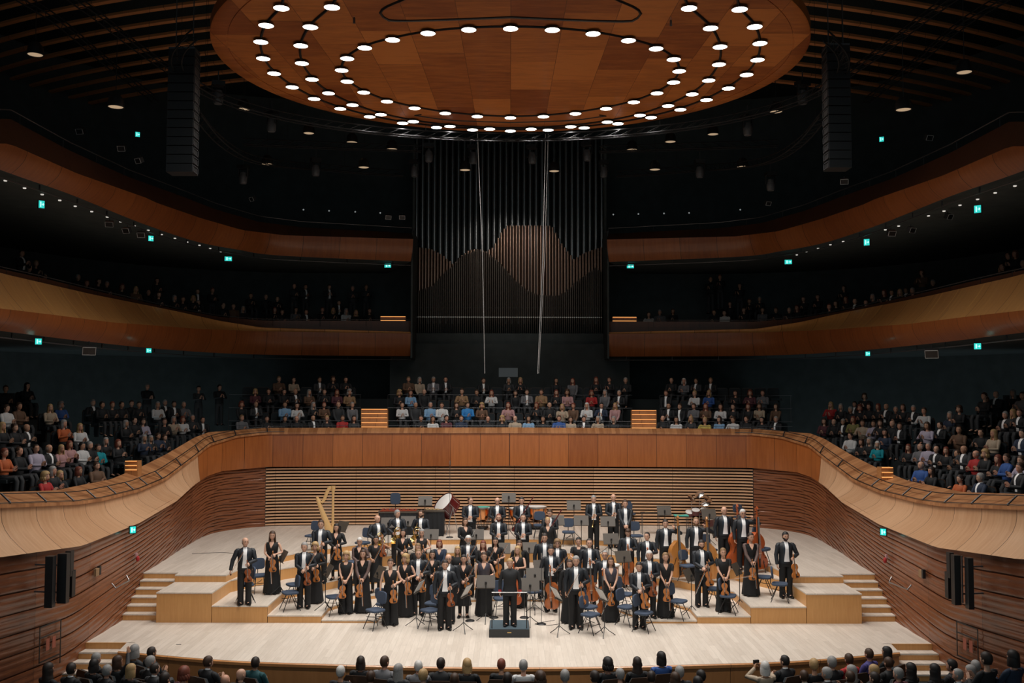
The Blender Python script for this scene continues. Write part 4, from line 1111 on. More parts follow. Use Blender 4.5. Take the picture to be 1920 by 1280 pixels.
def bow(A, B, label):
    A, B = Vector(A), Vector(B); L = .74 if (B-A).length < .1 else (B-A).length
    if 'bow' not in CL:
        m = MB(); m.tube([(0, 0, 0), (0, .006, .35), (0, 0, .74)], [.0055, .0045, .0035], 6); s1 = m.mesh('bow_stick', W_VIO)
        m = MB(); m.box(-.005, -.024, .03, .005, -.021, .735); s2 = m.mesh('bow_hair', M_PAPER)
        m = MB(); m.box(-.006, -.024, .02, .006, 0, .065); m.add([(0, 0, .74), (0, -.024, .735), (.003, 0, .72)], [(0, 1, 2)]); s3 = m.mesh('frog', M_EBONY)
        CL['bow'] = (s1, s2, s3)
    d = (B-A).normalized(); q = d.to_track_quat('Z', 'Y')
    r = empty('violin_bow', label=label, cat='bow'); r.matrix_world = Matrix.Translation(A) @ q.to_matrix().to_4x4() @ Matrix.Diagonal((1.0, 1.0, 1, 1))
    for nm, me in zip(('stick', 'bow_hair', 'frog'), CL['bow']): inst(nm, me, r)
    return r
def place_on_floor(px, py, h, lo=21.0, hi=41.0):
    """walk along the sight line of the head top until the body height fits the floor under it"""
    r = ray(px, py); y = lo; best = None
    while y < hi:
        p = Vector((0, 0, HC))+r*(y/r.y)
        d = p.z-(floor_z(p.x, p.y)+h)
        if d <= 0: best = p; break
        y += .01
    if best is None: best = Vector((0, 0, HC))+r*(30/r.y)
    return Vector((best.x, best.y, floor_z(best.x, best.y)))
def lm(T, rz=0, rx=0, ry=0): return Matrix.Translation(T) @ Matrix.Rotation(rz, 4, 'Z') @ Matrix.Rotation(ry, 4, 'Y') @ Matrix.Rotation(rx, 4, 'X')
MUS = []
def horn_mesh():
    if 'horn' in CL: return CL['horn']
    a = MB(); pts = [(.13*math.cos(t), 0, .13*math.sin(t)) for t in [2*PI*k/20 for k in range(41)]]
    pts = [(x*(1-.0045*i), .02*math.sin(i*.8)+.012*(i//20), z*(1-.0045*i)) for i, (x, y, z) in enumerate(pts)]
    a.tube(pts, .010, 6); a.tube([(.13, 0, 0), (.16, -.03, -.10), (.12, -.06, -.20), (.0, -.08, -.27), (-.10, -.09, -.25), (-.17, -.10, -.19)], [.012, .018, .028, .04, .075, .155], 14, cap=False)
    for k in range(3): a.tube([(-.05+.04*k, .03, .0), (-.05+.04*k, -.03, .06)], .013, 7)
    a.tube([(-.05, 0, .12), (-.02, -.03, .20), (.0, -.02, .26)], [.007, .005, .012], 6)
    CL['horn'] = a.mesh('tubing', M_BRASS); return CL['horn']
def wind(kind, M, label):
    key = 'wind_'+kind
    if key not in CL:
        if kind == 'trumpet':
            a = MB(); a.tube([(0, 0, .0), (0, 0, .42)], .006, 6); a.tube([(0, -.05, .05), (0, -.05, .40), (0, -.02, .42), (0, 0, .40)], .006, 6); a.lathe([(.007, -.0), (.009, -.10), (.014, -.16), (.03, -.20), (.062, -.225)], 14, ax=(0, -.05, .05))
            for k in range(3): a.tube([(0, -.085, .20+.03*k), (0, .015, .20+.03*k)], .010, 7)
            a.tube([(0, 0, .42), (0, 0, .50)], [.005, .012], 8); CL[key] = [('tubing', a.mesh('tubing', M_BRASS))]
        elif kind in ('clarinet', 'oboe'):
            a = MB(); a.lathe([(.002, .66), (.010, .62), (.013, .5), (.014, .1), (.02, .05), (.036, 0)], 10); b = MB()
            for k in range(9): b.ell((.0, -.015, .12+.045*k), (.008, .004, .008), 6, 4)
            b.tube([(.015, -.006, .1), (.015, -.006, .5)], .003, 4); CL[key] = [('body', a.mesh('body', M_EBONY)), ('keys', b.mesh('keys', M_SILV))]
        elif kind == 'flute':
            a = MB(); a.tube([(0, 0, 0), (0, 0, .67)], .0095, 8); b = MB()
            for k in range(9): b.ell((0, -.012, .12+.045*k), (.008, .004, .008), 6, 4)
            CL[key] = [('tube', a.mesh('tube', M_SILV)), ('keys', b.mesh('keys', M_SILV))]
        elif kind == 'bassoon':
            a = MB(); a.tube([(0, 0, 0), (0, 0, .5), (0, 0, 1.15), (0, 0, 1.28)], [.030, .026, .017, .024], 10); a.tube([(.04, 0, 0), (.04, 0, .62)], .018, 8)
            b = MB(); b.tube([(.04, 0, .62), (.05, -.06, .74), (.04, -.16, .72)], .005, 5)
            for k in range(8): b.ell((0, -.028, .15+.09*k), (.010, .006, .012), 6, 4)
            CL[key] = [('body', a.mesh('body', M_MAROON)), ('keys', b.mesh('keys', M_SILV))]
    r = empty(kind, label=label, cat=kind); r.matrix_world = M
    for nm, me in CL[key]: inst(nm, me, r)
    return r
def V3(t): return Vector(t)
def musician(px, py, who, label, h=1.78, inst_=None, rz=0, bowp=None, pose=None, wm=None, **kw):
    pose = pose or {'violin': 'violin', 'viola': 'violin', 'cello': 'cello', 'bass': 'bass', 'horn': 'horn', None: 'down'}.get(inst_, 'front')
    loc = kw.pop('loc', None) or place_on_floor(px, py, h)
    low = proj(loc+V3((0, 0, h*.5)))
    p = person(loc, rz, label, h=h, pose=pose, **kw)
    MUS.append((Vector(loc), who, px, py, h))
    s = h/1.755; PM = Matrix.Translation(loc) @ Matrix.Rotation(rz, 4, 'Z') @ Matrix.Scale(s, 4)
    J = joints(pose, False, kw.get('fem', False)); WL = J['WL']; WR = J['WR']; HL = WL+J['DL']*.08; HR = WR+J['DR']*.08
    if inst_ in ('violin', 'viola'):
        tp = string_parts(inst_)[6]
        ty = {'clasp': -.02}.get(pose, .10)+random.uniform(-.08, .08)
        gz = tp-.03; c = HL+V3((0, -.03, 0)) if pose != 'clasp' else HL+V3((-.04, -.035, 0))
        Mv = PM @ Matrix.Translation(c) @ Matrix.Rotation(-ty, 4, 'Y') @ Matrix.Rotation(-.08, 4, 'X') @ Matrix.Rotation(random.uniform(-.35, .35), 4, 'Z') @ Matrix.Translation((0, 0, -gz)) @ Matrix.Scale(1/s, 4)
        string_inst(inst_, Mv, '%s held upright in front by %s' % (inst_, who), wood_m=wm or random.choice([W_VIO, W_VIO, W_VIO2]))
        bp = bowp or random.choice(['down', 'up', 'diag'])
        if bp == 'down': A = HR+V3((.02, -.075, .05)); B = A+V3((.05, -.03, -.74))
        elif bp == 'up': A = HR+V3((0, -.07, -.05)); B = A+V3((.34, -.12, .64))
        elif bp == 'diag': A = HR+V3((0, -.08, 0)); B = A+V3((.25, -.10, .62))
        elif bp == 'flat': A = HR+V3((.0, -.09, 0)); B = A+V3((.72, -.05, .13))
        elif bp == 'left': A = HR+V3((0, -.08, 0)); B = A+V3((-.30, -.05, -.65))
        if bp != 'none': bow(PM @ A, PM @ B, 'slender bow held by %s' % who)
    elif inst_ == 'cello':
        Mv = Matrix.Translation(loc) @ Matrix.Rotation(rz, 4, 'Z') @ Matrix.Translation(V3((.03, -.44, .155))) @ Matrix.Rotation(-.04, 4, 'Y') @ Matrix.Rotation(-.06, 4, 'X') @ Matrix.Rotation(random.uniform(-.5, .3), 4, 'Z') @ Matrix.Scale(.98, 4)
        string_inst('cello', Mv, 'cello standing upright in front of %s' % who, wood_m=wm)
        if bowp: A = HL+V3((-.05, -.08, -.12)); bow(PM @ A, PM @ (A+V3((.42, -.1, .55))), 'slender bow held by %s' % who)
    elif inst_ == 'bass':
        Mv = Matrix.Translation(loc) @ Matrix.Rotation(rz, 4, 'Z') @ Matrix.Translation(V3((.34, -.34, .10))) @ Matrix.Rotation(kw.get('skin', 0)*0-.03, 4, 'Y') @ Matrix.Rotation(-.03, 4, 'X') @ Matrix.Rotation(random.uniform(-.3, .6), 4, 'Z')
        string_inst('bass', Mv, 'double bass standing beside %s' % who, wood_m=wm)
    elif inst_ == 'horn':
        r = empty('french_horn', label='coiled brass french horn held by %s' % who, cat='horn'); r.matrix_world = PM @ Matrix.Translation(HL+V3((-.10, -.06, -.02))) @ Matrix.Rotation(.5, 4, 'Z') @ Matrix.Scale(1.1, 4); inst('tubing', horn_mesh(), r)
    elif inst_ == 'trumpet': wind('trumpet', PM @ Matrix.Translation(HL+V3((-.06, -.05, -.22))) @ Matrix.Rotation(-.1, 4, 'X') @ Matrix.Rotation(.15, 4, 'Y'), 'brass trumpet held upright by %s' % who)
    elif inst_ in ('clarinet', 'oboe'): wind(inst_, PM @ Matrix.Translation(HL+V3((-.05, -.04, -.35))) @ Matrix.Rotation(-.25, 4, 'Y'), 'black %s held by %s' % (inst_, who))
    elif inst_ == 'flute': wind('flute', PM @ Matrix.Translation(HL+V3((-.05, -.04, -.35))) @ Matrix.Rotation(.45, 4, 'Y'), 'silver flute held by %s' % who)
    elif inst_ == 'bassoon': wind('bassoon', PM @ Matrix.Translation(HL+V3((-.30, -.05, -.45))) @ Matrix.Rotation(.55, 4, 'Y'), 'long maroon bassoon held slanting by %s' % who)
    return p
LW = 'left violin section'
m_ = musician
# left side (px, py of the top of the head)
m_(460, 1007.5, 'the bald man at the far left of the risers', 'bald man in tailcoat at the far left of the risers, hand on a chair', 1.80, 'violin', rz=.25, turn=.35, pose='chair', bowp='up', hair='fringe', hc='grey')
m_(511, 996, 'the tall long-dress woman second from left', 'woman in a long sleeveless black dress, second from the left on the risers', 1.76, 'violin', bowp='down', fem=True, hair='long', outfit='gown', sleeve='none', bottom='long', turn=.15)
m_(571, 1017, 'the grey-haired man at the left riser corner', 'grey-haired man in tailcoat standing at the front left riser corner', 1.80, 'violin', bowp='up', hc='grey', turn=-.15, rz=.1)
m_(591, 1017, 'the blond woman right behind him', 'curly blond woman in a long black dress, half hidden behind the grey-haired man', 1.70, 'violin', bowp='none', fem=True, hair='curly', hc='blond', outfit='gown', bottom='long', neck=1.45)
m_(602, 977, 'the tall man in front of the harp', 'tall man in white waistcoat and tailcoat standing in front of the harp', 1.88, 'violin', bowp='none', hc='brown', turn=.1)
m_(631, 984, 'the dark-haired woman beside the tall man', 'dark-haired woman with v-neck black dress right of the harp', 1.70, 'violin', bowp='left', fem=True, hair='long', hc='black', outfit='gown', bottom='knee')
m_(649.5, 1034, 'the curly blond woman on the low left riser', 'curly blond woman in sleeveless top and trousers on the low left riser', 1.69, 'violin', pose='clasp', bowp='left', fem=True, hair='curly', hc='blond', outfit='gown', sleeve='none', bottom='trousers', neck=1.45)
m_(681, 1030.5, 'the sheer-sleeved woman on the low left riser', 'brown-haired woman with sheer sleeves and clasped hands on the low left riser', 1.72, 'violin', pose='clasp', bowp='down', fem=True, hair='long', hc='brown', outfit='gown', sleeve='sheer', bottom='long')
m_(674.5, 1008, 'the white-haired woman with glasses', 'white-haired woman with glasses standing behind the sheer-sleeved woman', 1.66, 'viola', bowp='none', fem=True, hair='short', hc='white', outfit='gown', sleeve='sheer', bottom='knee', glasses=True)
m_(705.5, 1004.5, 'the woman raising a hand to her brow', 'dark-haired woman in black raising one hand to her brow', 1.68, 'violin', pose='wave', bowp='up', fem=True, hair='bun', hc='black', outfit='gown', sleeve='short', bottom='knee', skin=2, neck=1.45)
m_(756, 992, 'the black-fringed woman below the horns', 'black-haired woman in long-sleeved dress below the horn players', 1.70, 'violin', bowp='none', fem=True, hair='bob', hc='black', outfit='gown', bottom='knee')
m_(707.5, 965.5, 'the bald horn player', 'bald man in tailcoat holding a french horn, leftmost of the horn players', 1.78, 'horn', rz=.5, turn=.4, hair='bald')
m_(745, 956, 'the grey-haired horn player', 'grey-haired man in tailcoat holding a french horn, second of the horn players', 1.82, 'horn', rz=.3, turn=.5, hc='grey')
m_(790, 956, 'the bearded horn player', 'bearded short-haired man holding a french horn in front of the marimba', 1.80, 'horn', rz=-.1, turn=-.3, nod=.15, hc='brown', hair='receding', beard=True)
m_(732.5, 1047.5, 'the woman front left of the podium group', 'woman with pinned-up curls, sleeveless v-neck top and trousers, foremost on the left', 1.74, 'violin', pose='violin_side', bowp='none', fem=True, hair='bun', hc='brown', outfit='gown', sleeve='none', bottom='trousers')
m_(760, 1039, 'the blond woman beside her looking left', 'blond curly-haired woman in wide-neck sleeveless dress looking left', 1.70, 'violin', bowp='down', fem=True, hair='curly', hc='blond', outfit='gown', sleeve='none', bottom='long', turn=-.5)
m_(785, 1030, 'the sandy-haired man in tails left of centre', 'sandy-haired man in tailcoat with a bow across, behind the blond woman', 1.80, 'violin', bowp='up', hc='sand', hair='receding')
m_(791, 992, 'the woman in sleeveless top with glasses', 'grey-haired woman with glasses in sleeveless top below the bearded horn player', 1.68, 'viola', bowp='none', fem=True, hair='bob', hc='grey', outfit='gown', sleeve='none', bottom='long', glasses=True, neck=1.45)
m_(784, 1019, 'the half-hidden red-cheeked woman', 'sandy-haired woman mostly hidden behind the sandy-haired man', 1.64, None, fem=True, hair='bob', hc='sand', outfit='gown', bottom='long')
m_(824, 1012, 'the red-haired woman in navy', 'red-haired woman in a navy blue top among the black dresses', 1.66, None, pose='clasp', fem=True, hair='bob', hc='red', outfit='gown', col='navy', bottom='long')
m_(811, 1032, 'the dark-haired woman left of the lead player', 'short dark-haired woman with v-neck behind the lead violinist', 1.66, 'violin', bowp='down', fem=True, hair='bob', hc='black', outfit='gown', bottom='long')
m_(834.5, 1050, 'the lead violinist left of the podium', 'dark-haired man in tailcoat and white waistcoat standing foremost left of the podium', 1.79, 'violin', pose='violin_side', bowp='diag', hc='dark', rz=.1)
m_(841, 1039, 'the bald man behind the lead violinist', 'balding man in tailcoat half hidden behind the lead violinist', 1.82, None, hair='fringe', hc='dark', glasses=True)
m_(869.5, 1040, 'the dark-haired woman in a flared skirt', 'dark-haired woman in v-neck and flared knee-length skirt left of the podium', 1.70, 'violin', bowp='up', fem=True, hair='bun', hc='black', outfit='gown', bottom='knee')
m_(858, 1024.5, 'the blond woman in a high-necked dress', 'long-haired blond woman in high-necked black dress behind the lead violinist', 1.68, 'viola', bowp='up', fem=True, hair='long', hc='blond', outfit='gown', bottom='long', neck=1.50)
m_(878, 1004, 'the grey-bearded man', 'white-haired man with a full white beard in tailcoat', 1.80, 'viola', pose='front', bowp='up', hc='white', beard='full', glasses=True)
m_(872, 984.5, 'the flute player with shoulder-length hair', 'brown-haired woman in black holding a flute behind the bearded man', 1.68, 'flute', fem=True, hair='bob', hc='brown', outfit='gown', bottom='long', rz=.3)
m_(882, 949.5, 'the clarinettist at the back left', 'short-haired man in tailcoat looking right, leftmost of the back woodwind row', 1.84, 'clarinet', turn=.6, hair='receding', hc='brown')
m_(932.5, 951, 'the man with glasses in front of the timpani', 'balding man with glasses and white tie in front of the timpani', 1.82, 'clarinet', hair='fringe', hc='brown', glasses=True)
m_(978, 948, 'the black-haired bassoonist', 'black-haired man in tailcoat beside an upright bassoon, third of the back row', 1.84, 'bassoon', hc='black', turn=-.1)
m_(1031, 955, 'the bassoonist at the end of the row', 'short-haired man with a red-brown bassoon slanting to the right', 1.80, 'bassoon', hc='brown', turn=-.4, nod=.1)
m_(935, 977.5, 'the bearded oboist', 'bearded man in tailcoat standing before the balding clarinettist', 1.80, 'oboe', hc='red', hair='receding', beard=True)
m_(981, 977, 'the oboist with folded hands', 'dark-haired man in tailcoat with folded hands and an english horn', 1.80, 'oboe', hc='dark', hair='receding')
m_(1027, 980.5, 'the woman with a long blond ponytail', 'woman with a long blond ponytail over her shoulder in black', 1.70, None, fem=True, hair='pony', hc='blond', outfit='gown', bottom='long')
m_(906, 1015.5, 'the red-brown-haired woman', 'woman with long red-brown hair standing left of the centre stands', 1.70, 'viola', bowp='up', fem=True, hair='long', hc='red', outfit='gown', bottom='long')
m_(929, 1007.5, 'the wavy dark-haired woman', 'woman with wavy dark hair and v-neck dress above the conductor', 1.72, 'viola', bowp='up', fem=True, hair='wavy', hc='black', outfit='gown', sleeve='short', bottom='long')
m_(907.5, 1035, 'the woman in a grey satin tank top', 'brunette woman in grey tank top and long skirt left of the conductor', 1.74, None, pose='violin_side', fem=True, hair='pony', hc='brown', outfit='gown', col='grey', sleeve='none', bottom='long')
m_(971, 1024, 'the wavy blond cellist', 'woman with long wavy blond hair behind the conductor', 1.74, 'cello', fem=True, hair='wavy', hc='blond', outfit='gown', sleeve='none', bottom='long', rz=-.3, wm=W_BASS2)
m_(974, 1016, 'the brunette behind the blond cellist', 'brown-haired woman almost hidden behind the blond cellist', 1.70, None, fem=True, hair='long', hc='brown', outfit='gown', bottom='long')
m_(1021, 1000, 'the tall man with black tie', 'tall man in tailcoat right of the ponytail woman, arms down', 1.90, None, hc='dark', hair='short')
m_(1033, 1024, 'the dark-haired cellist right of centre', 'dark-haired man with stubble in tailcoat right of the conductor', 1.82, 'cello', bowp='up', hc='black')
m_(1045, 1016, 'the curly grey man with glasses', 'curly grey-haired man with glasses behind the dark-haired cellist', 1.76, None, hair='curly', hc='sand', glasses=True)
m_(1084.5, 1007.5, 'the woman with a black bun', 'woman with a black bun and high-necked dress', 1.68, 'viola', pose='bow_up', bowp='none', fem=True, hair='bun', hc='black', outfit='gown', sleeve='short', bottom='long', neck=1.45)
m_(1068, 1049, 'the woman hidden behind the silver-haired man', 'brown-haired woman peeking out left of the silver-haired front violinist', 1.68, None, fem=True, hair='bob', hc='brown', outfit='gown', bottom='long')
m_(1080, 1042.5, 'the silver-haired front violinist', 'silver-haired man in tailcoat standing foremost right of the podium', 1.88, 'violin', pose='violin_side', bowp='up', hc='grey', rz=-.05)
m_(1105, 1015, 'the buzz-cut cellist', 'tall man with cropped hair and tailcoat holding a cello', 1.86, 'cello', hair='receding', hc='dark', pose='cello')
m_(1134.5, 1032.5, 'the grey cellist with glasses', 'grey-haired man with glasses standing behind a cello', 1.78, 'cello', hair='receding', hc='grey', glasses=True, rz=-.2)
m_(1145, 1044.5, 'the woman in grey cowl top', 'brown-haired woman in shiny grey cowl top and long black skirt right of the podium', 1.72, 'violin', pose='clasp', bowp='left', fem=True, hair='bob', hc='brown', outfit='gown', col='grey', sleeve='none', bottom='long')
m_(1113, 929, 'the grey-haired trumpeter', 'grey-haired trumpeter, left one of the two standing highest', 1.84, 'trumpet', hc='grey', hair='short')
m_(1150, 926, 'the bald trumpeter', 'bald trumpeter in tailcoat, right one of the two standing highest', 1.86, 'trumpet', hair='fringe', hc='dark')
m_(1172, 955, 'the trombonist below the trumpets', 'brown-haired man in tailcoat below the bald trumpeter', 1.82, None, pose='clasp', hc='brown')
m_(1177.5, 991, 'the man looking down', 'brown-haired man looking down behind a bass neck', 1.78, 'cello', hc='brown', nod=.45, rz=-.1)
m_(1213, 998, 'the dark-haired cellist looking left', 'balding dark-haired cellist looking to the left', 1.76, 'cello', hair='receding', hc='black', turn=-.4, wm=W_BASS2)
m_(1247.5, 976, 'the young bassist', 'young dark-haired man in tailcoat behind the leftmost double bass', 1.80, 'bass', hc='dark')
m_(1217, 1032.5, 'the white-haired violist', 'white-haired man in tailcoat behind two violas on the right', 1.80, 'viola', pose='front', bowp='none', hc='white')
m_(1198, 1054, 'the dark-haired man foremost on the right', 'dark-haired man in tailcoat standing foremost on the right with hand on hip', 1.72, 'viola', bowp='none', hc='black', rz=-.1)
m_(1247.5, 1036, 'the blond woman in a black tee', 'blond ponytailed woman in black short-sleeved dress with a bow hanging straight down', 1.74, 'violin', pose='clasp', bowp='down', fem=True, hair='pony', hc='sand', outfit='gown', sleeve='short', bottom='long')
m_(1305, 970, 'the bearded bassist', 'bearded tall bassist with raised hand between two double basses', 1.90, 'bass', hc='sand', hair='receding', beard=True, rz=-.1)
m_(1315, 1012.5, 'the man with a trimmed beard', 'man with trimmed beard in tailcoat on the right riser', 1.84, 'viola', bowp='left', hc='dark', beard=True)
m_(1355.5, 1027.5, 'the blond woman with a level bow', 'blond woman in short-sleeved black top holding her bow level', 1.72, 'violin', pose='clasp', bowp='flat', fem=True, hair='pony', hc='sand', outfit='gown', sleeve='short', bottom='trousers', neck=1.45)
m_(1357.5, 954, 'the shaven-headed bassist', 'shaven-headed man in tailcoat right of the red double bass', 1.86, 'bass', hair='bald', rz=.1, wm=W_BASS2, pose='down')
m_(1392.5, 955, 'the silver-haired bassist', 'silver-haired man with glasses behind a slanting dark-necked bass', 1.84, 'bass', hc='white', glasses=True, wm=W_BASS2)
m_(1407.5, 999, 'the long-dress woman on the right riser', 'dark-haired woman in floor-length dress with sheer sleeves on the right riser', 1.76, 'violin', pose='clasp', bowp='down', fem=True, hair='bun', hc='dark', outfit='gown', sleeve='sheer', bottom='long', turn=.2)
m_(1472.5, 997.5, 'the bearded man at the far right', 'bearded man in long tailcoat, rightmost musician on the risers', 1.82, 'viola', pose='violin_side', bowp='none', hc='black', beard=True)
# conductor on the podium
pod = P(955, 1167, z=.2); pod = Vector((pod.x, pod.y, 0))
cl = P(956, 1172.5, z=.205)
person(cl, 0, 'blond conductor in a black suit with red cuffs standing on the podium', h=1.70, pose='down', fem=True, hair='short', hc='blond', outfit='suit', col='black')
for c in COL.objects: pass
cp = [o for o in COL.objects if o.name.startswith('person')][-1]
MUS.append((cl, 'the conductor', 956, 1053, 1.7))
J = joints('down', False, True)
for s in 'RL': MB().tube([J['W'+s]-(J['W'+s]-J['E'+s]).normalized()*.05, J['W'+s]+(J['W'+s]-J['E'+s]).normalized()*.01], .046, 9).build('cuff', CLM['red'], cp)
f0 = P(917, 1195, z=0); f1 = P(993, 1195, z=0); ph = .21; fy = f0.y
pr = empty('conductor_podium', (pod.x, fy+.5, 0), label='low black conductor podium with blue-grey carpet and a waist-high rail', cat='podium')
hw = (f1.x-f0.x)/2
m = MB(); m.box(-hw, -.5, 0, hw, .55, ph-.012); m.build('base', M_PODSIDE, pr, smooth=False)
m = MB(); m.box(-hw+.02, -.48, ph-.012, hw-.02, .53, ph); m.build('carpet', M_PODTOP, pr, smooth=False)
m = MB(); m.box(-.05, -.504, .115, .05, -.5, .135); m.build('name_plate', M_BRASS, pr, smooth=False)
rl = hw-.07
m = MB(); m.tube([(-rl, -.40, ph), (-rl, -.40, ph+.90)], .013, 8).tube([(rl, -.40, ph), (rl, -.40, ph+.90)], .013, 8); m.build('rail_post', M_BLACK, pr)
m = MB(); m.tube([(-rl-.01, -.40, ph+.90), (rl+.01, -.40, ph+.90)], .012, 8); m.build('rail_bar', M_CHROME, pr)
# ---------------------------------------------------------------- chairs and stands
def near(px, py, z=None, skip=0):
    L = sorted(MUS, key=lambda t: math.hypot(t[2]-px, (t[3]+55-py)*1.0)); t = L[skip]
    dx = px-t[2]; dy = py-(t[3]+60)
    rel = 'right of' if dx > 9 else ('left of' if dx < -9 else ('below' if dy > 0 else 'behind'))
    return rel+' '+t[1]
USED = set()
def uniq(fmt, px, py):
    for k in range(8):
        s = fmt % near(px, py, skip=k)
        if s not in USED: USED.add(s); return s
    return s
def chair_meshes():
    if 'chair' in CL: return CL['chair']
    a = MB(); 
    def slab(w, d, t, z, y0, rr):
        pts = []
        for k in range(24):
            an = 2*PI*k/24; c, s = math.cos(an), math.sin(an); e = .5
            pts.append((w*abs(c)**e*(1 if c > 0 else -1), y0+d*abs(s)**e*(1 if s > 0 else -1)))
        vs = []; fs = []
        for (sc, zz) in ((.93, z), (1, z+.015), (1, z+t-.015), (.93, z+t)):
            vs += [(x*sc, y0+(y-y0)*sc, zz) for x, y in pts]
        for i in range(3):
            for k in range(24): fs.append((i*24+k, i*24+(k+1) % 24, (i+1)*24+(k+1) % 24, (i+1)*24+k))
        fs += [tuple(range(23, -1, -1)), tuple(72+k for k in range(24))]
        return vs, fs
    v, f = slab(.225, .215, .06, .45, 0, 0); a.add(v, f); seat = a.mesh('seat', M_SEAT)
    a = MB(); v, f = slab(.20, .16, .05, 0, 0, 0); M = Matrix.Translation((0, .23, .78)) @ Matrix.Rotation(PI/2-.12, 4, 'X'); a.add([M @ Vector(q) for q in v], f); back = a.mesh('backrest', M_SEAT)
    legs = []
    for sx in (-1, 1):
        for y0, y1 in ((-.06, -.24), (.06, .24)):
            a = MB(); a.tube([(sx*.13, y0, .43), (sx*.21, y1, .0)], .011, 6); legs.append(a.mesh('leg', M_BLACK))
    a = MB(); a.tube([(-.16, 0, .43), (.16, 0, .43)], .016, 6).tube([(0, -.1, .44), (0, .20, .44), (0, .25, .50), (0, .235, .66)], .013, 6).tube([(-.17, -.145, .22), (.17, -.145, .22)], .009, 6).tube([(-.17, .145, .22), (.17, .145, .22)], .009, 6).tube([(-.12, -.2, .32), (0, 0, .30), (.12, .2, .32)], .009, 6); fr = a.mesh('frame', M_BLACK)
    CL['chair'] = (seat, back, legs, fr); return CL['chair']
def chair(px, py, rz, z=None, high=False):
    """px, py: centre of the seat"""
    zz = .5+(.2 if high else 0)
    p = place_on_floor(px, py, zz)
    lab = uniq('blue-grey padded orchestra chair %s' if not high else 'high blue-grey stool chair %s', px, py)
    r = empty('orchestra_chair', p, rz, lab, 'chair', 'orchestra chairs on the risers')
    s, b, legs, f = chair_meshes()
    if high: r.scale = (1, 1, 1.4)
    inst('seat', s, r); inst('backrest', b, r); inst('frame', f, r)
    for l in legs: inst('leg', l, r)
def stand_meshes(sheets):
    key = ('stand', sheets)
    if key in CL: return CL[key]
    M = Matrix.Translation((0, 0, 0)) @ Matrix.Rotation(-.5, 4, 'X')
    a = MB(); a.box(-.25, -.004, -.05, .25, .004, .30, M); a.box(-.25, .0, -.055, .25, .055, -.047, M); desk = a.mesh('desk', M_DESK, smooth=False)
    a = MB(); a.tube([(0, -.02, -.78), (0, -.02, .02)], .011, 7).tube([(0, -.02, .05), (0, -.035, .12)], .03, 8); pole = a.mesh('pole', M_BLACK)
    legs = []
    for k in range(3):
        t = 2*PI*k/3+.5; a = MB(); a.tube([(0, -.02, -.72), (.12*math.cos(t), -.02+.12*math.sin(t), -.83), (.30*math.cos(t), -.02+.30*math.sin(t), -.955)], .010, 6); legs.append(a.mesh('leg', M_BLACK))
    sh = None
    if sheets:
        a = MB(); a.box(-.23, .006, -.04, -.005, .012, .27, M); a.box(.005, .006, -.04, .23, .014, .27, M); sh = a.mesh('sheet_music', M_PAPER, smooth=False)
    CL[key] = (desk, pole, legs, sh); return CL[key]
def stand(px, py, rz=0, hgt=1.08, sheets=True, behind=None):
    """px, py: centre of the desk"""
    p = place_on_floor(px, py, hgt)
    lab = uniq('black music stand with grey-brown desk %s', px, py)
    r = empty('music_stand', (p.x, p.y, p.z), rz, lab, 'music stand', 'music stands between the players')
    d, po, legs, sh = stand_meshes(sheets)
    M = Matrix.Translation((0, 0, hgt-.12))
    s = (hgt-.12)/.96
    inst('desk', d, r, M)
    if sh: inst('sheet_music', sh, r, M)
    M2 = M @ Matrix.Diagonal((1, 1, s, 1))
    inst('pole', po, r, M2)
    for l in legs: inst('leg', l, r, M2)
for a in ((461, 1094, -1.2), (487, 1077, .5), (544, 1109, -1.1), (552, 1094, -1.0), (586, 1012, -.4), (627, 1117, -1.0), (704, 1142, -.8), (722, 1130, 2.8), (806, 1142, -.8), (813, 1129, -.3), (1000, 1107, .8), (1107, 1150, .9), (1103, 1136, .9), (1175, 1136, .9), (1172, 1114, 1.0), (1207, 1147, 1.0), (1272, 1125, 1.0), (1338, 1102, 1.0), (1365, 1115, 1.2), (1432, 1080, 1.2), (1462, 1093, 1.3), (1012, 992, 0), (1066, 996, 0), (1193, 1003, .2), (662, 1052, -.8), (1290, 1062, .6), (680, 1024, -.6), (1330, 1035, .5), (940, 1120, .2), (1180, 962, .2), (1305, 962, .1), (1388, 968, .3)):
    chair(*a)
chair(740, 955, .0, high=True); chair(1429, 1027, .8, high=True)
for a in ((527, 1050, -1.1), (612, 1075, -1.15), (639, 990, -.7), (709, 1072, -1.0), (782, 1097, -1.8), (797, 948, 0, 1.35), (954, 941, 0, 1.45), (1076, 947, 0, 1.2), (1090, 981, 0), (1140, 985, 0), (1146, 1010, .1), (1170, 1045, .3), (911, 1090, 0), (994, 1095, 0), (1003, 1076, 0), (871, 1105, -1.9), (1047, 1110, 1.9), (1132, 1112, 1.9), (992, 1026, 0), (808, 1001, 0), (942, 1027, 0), (1247, 1025, .3), (1349, 1003, .4), (1246, 956, .1), (1330, 963, .1), (1295, 1077, 1.0), (1385, 1066, 1.0), (765, 985, 0), (728, 985, 0), (893, 1001, 0), (1045, 985, .1), (1017, 1060, .2)):
    stand(*a)
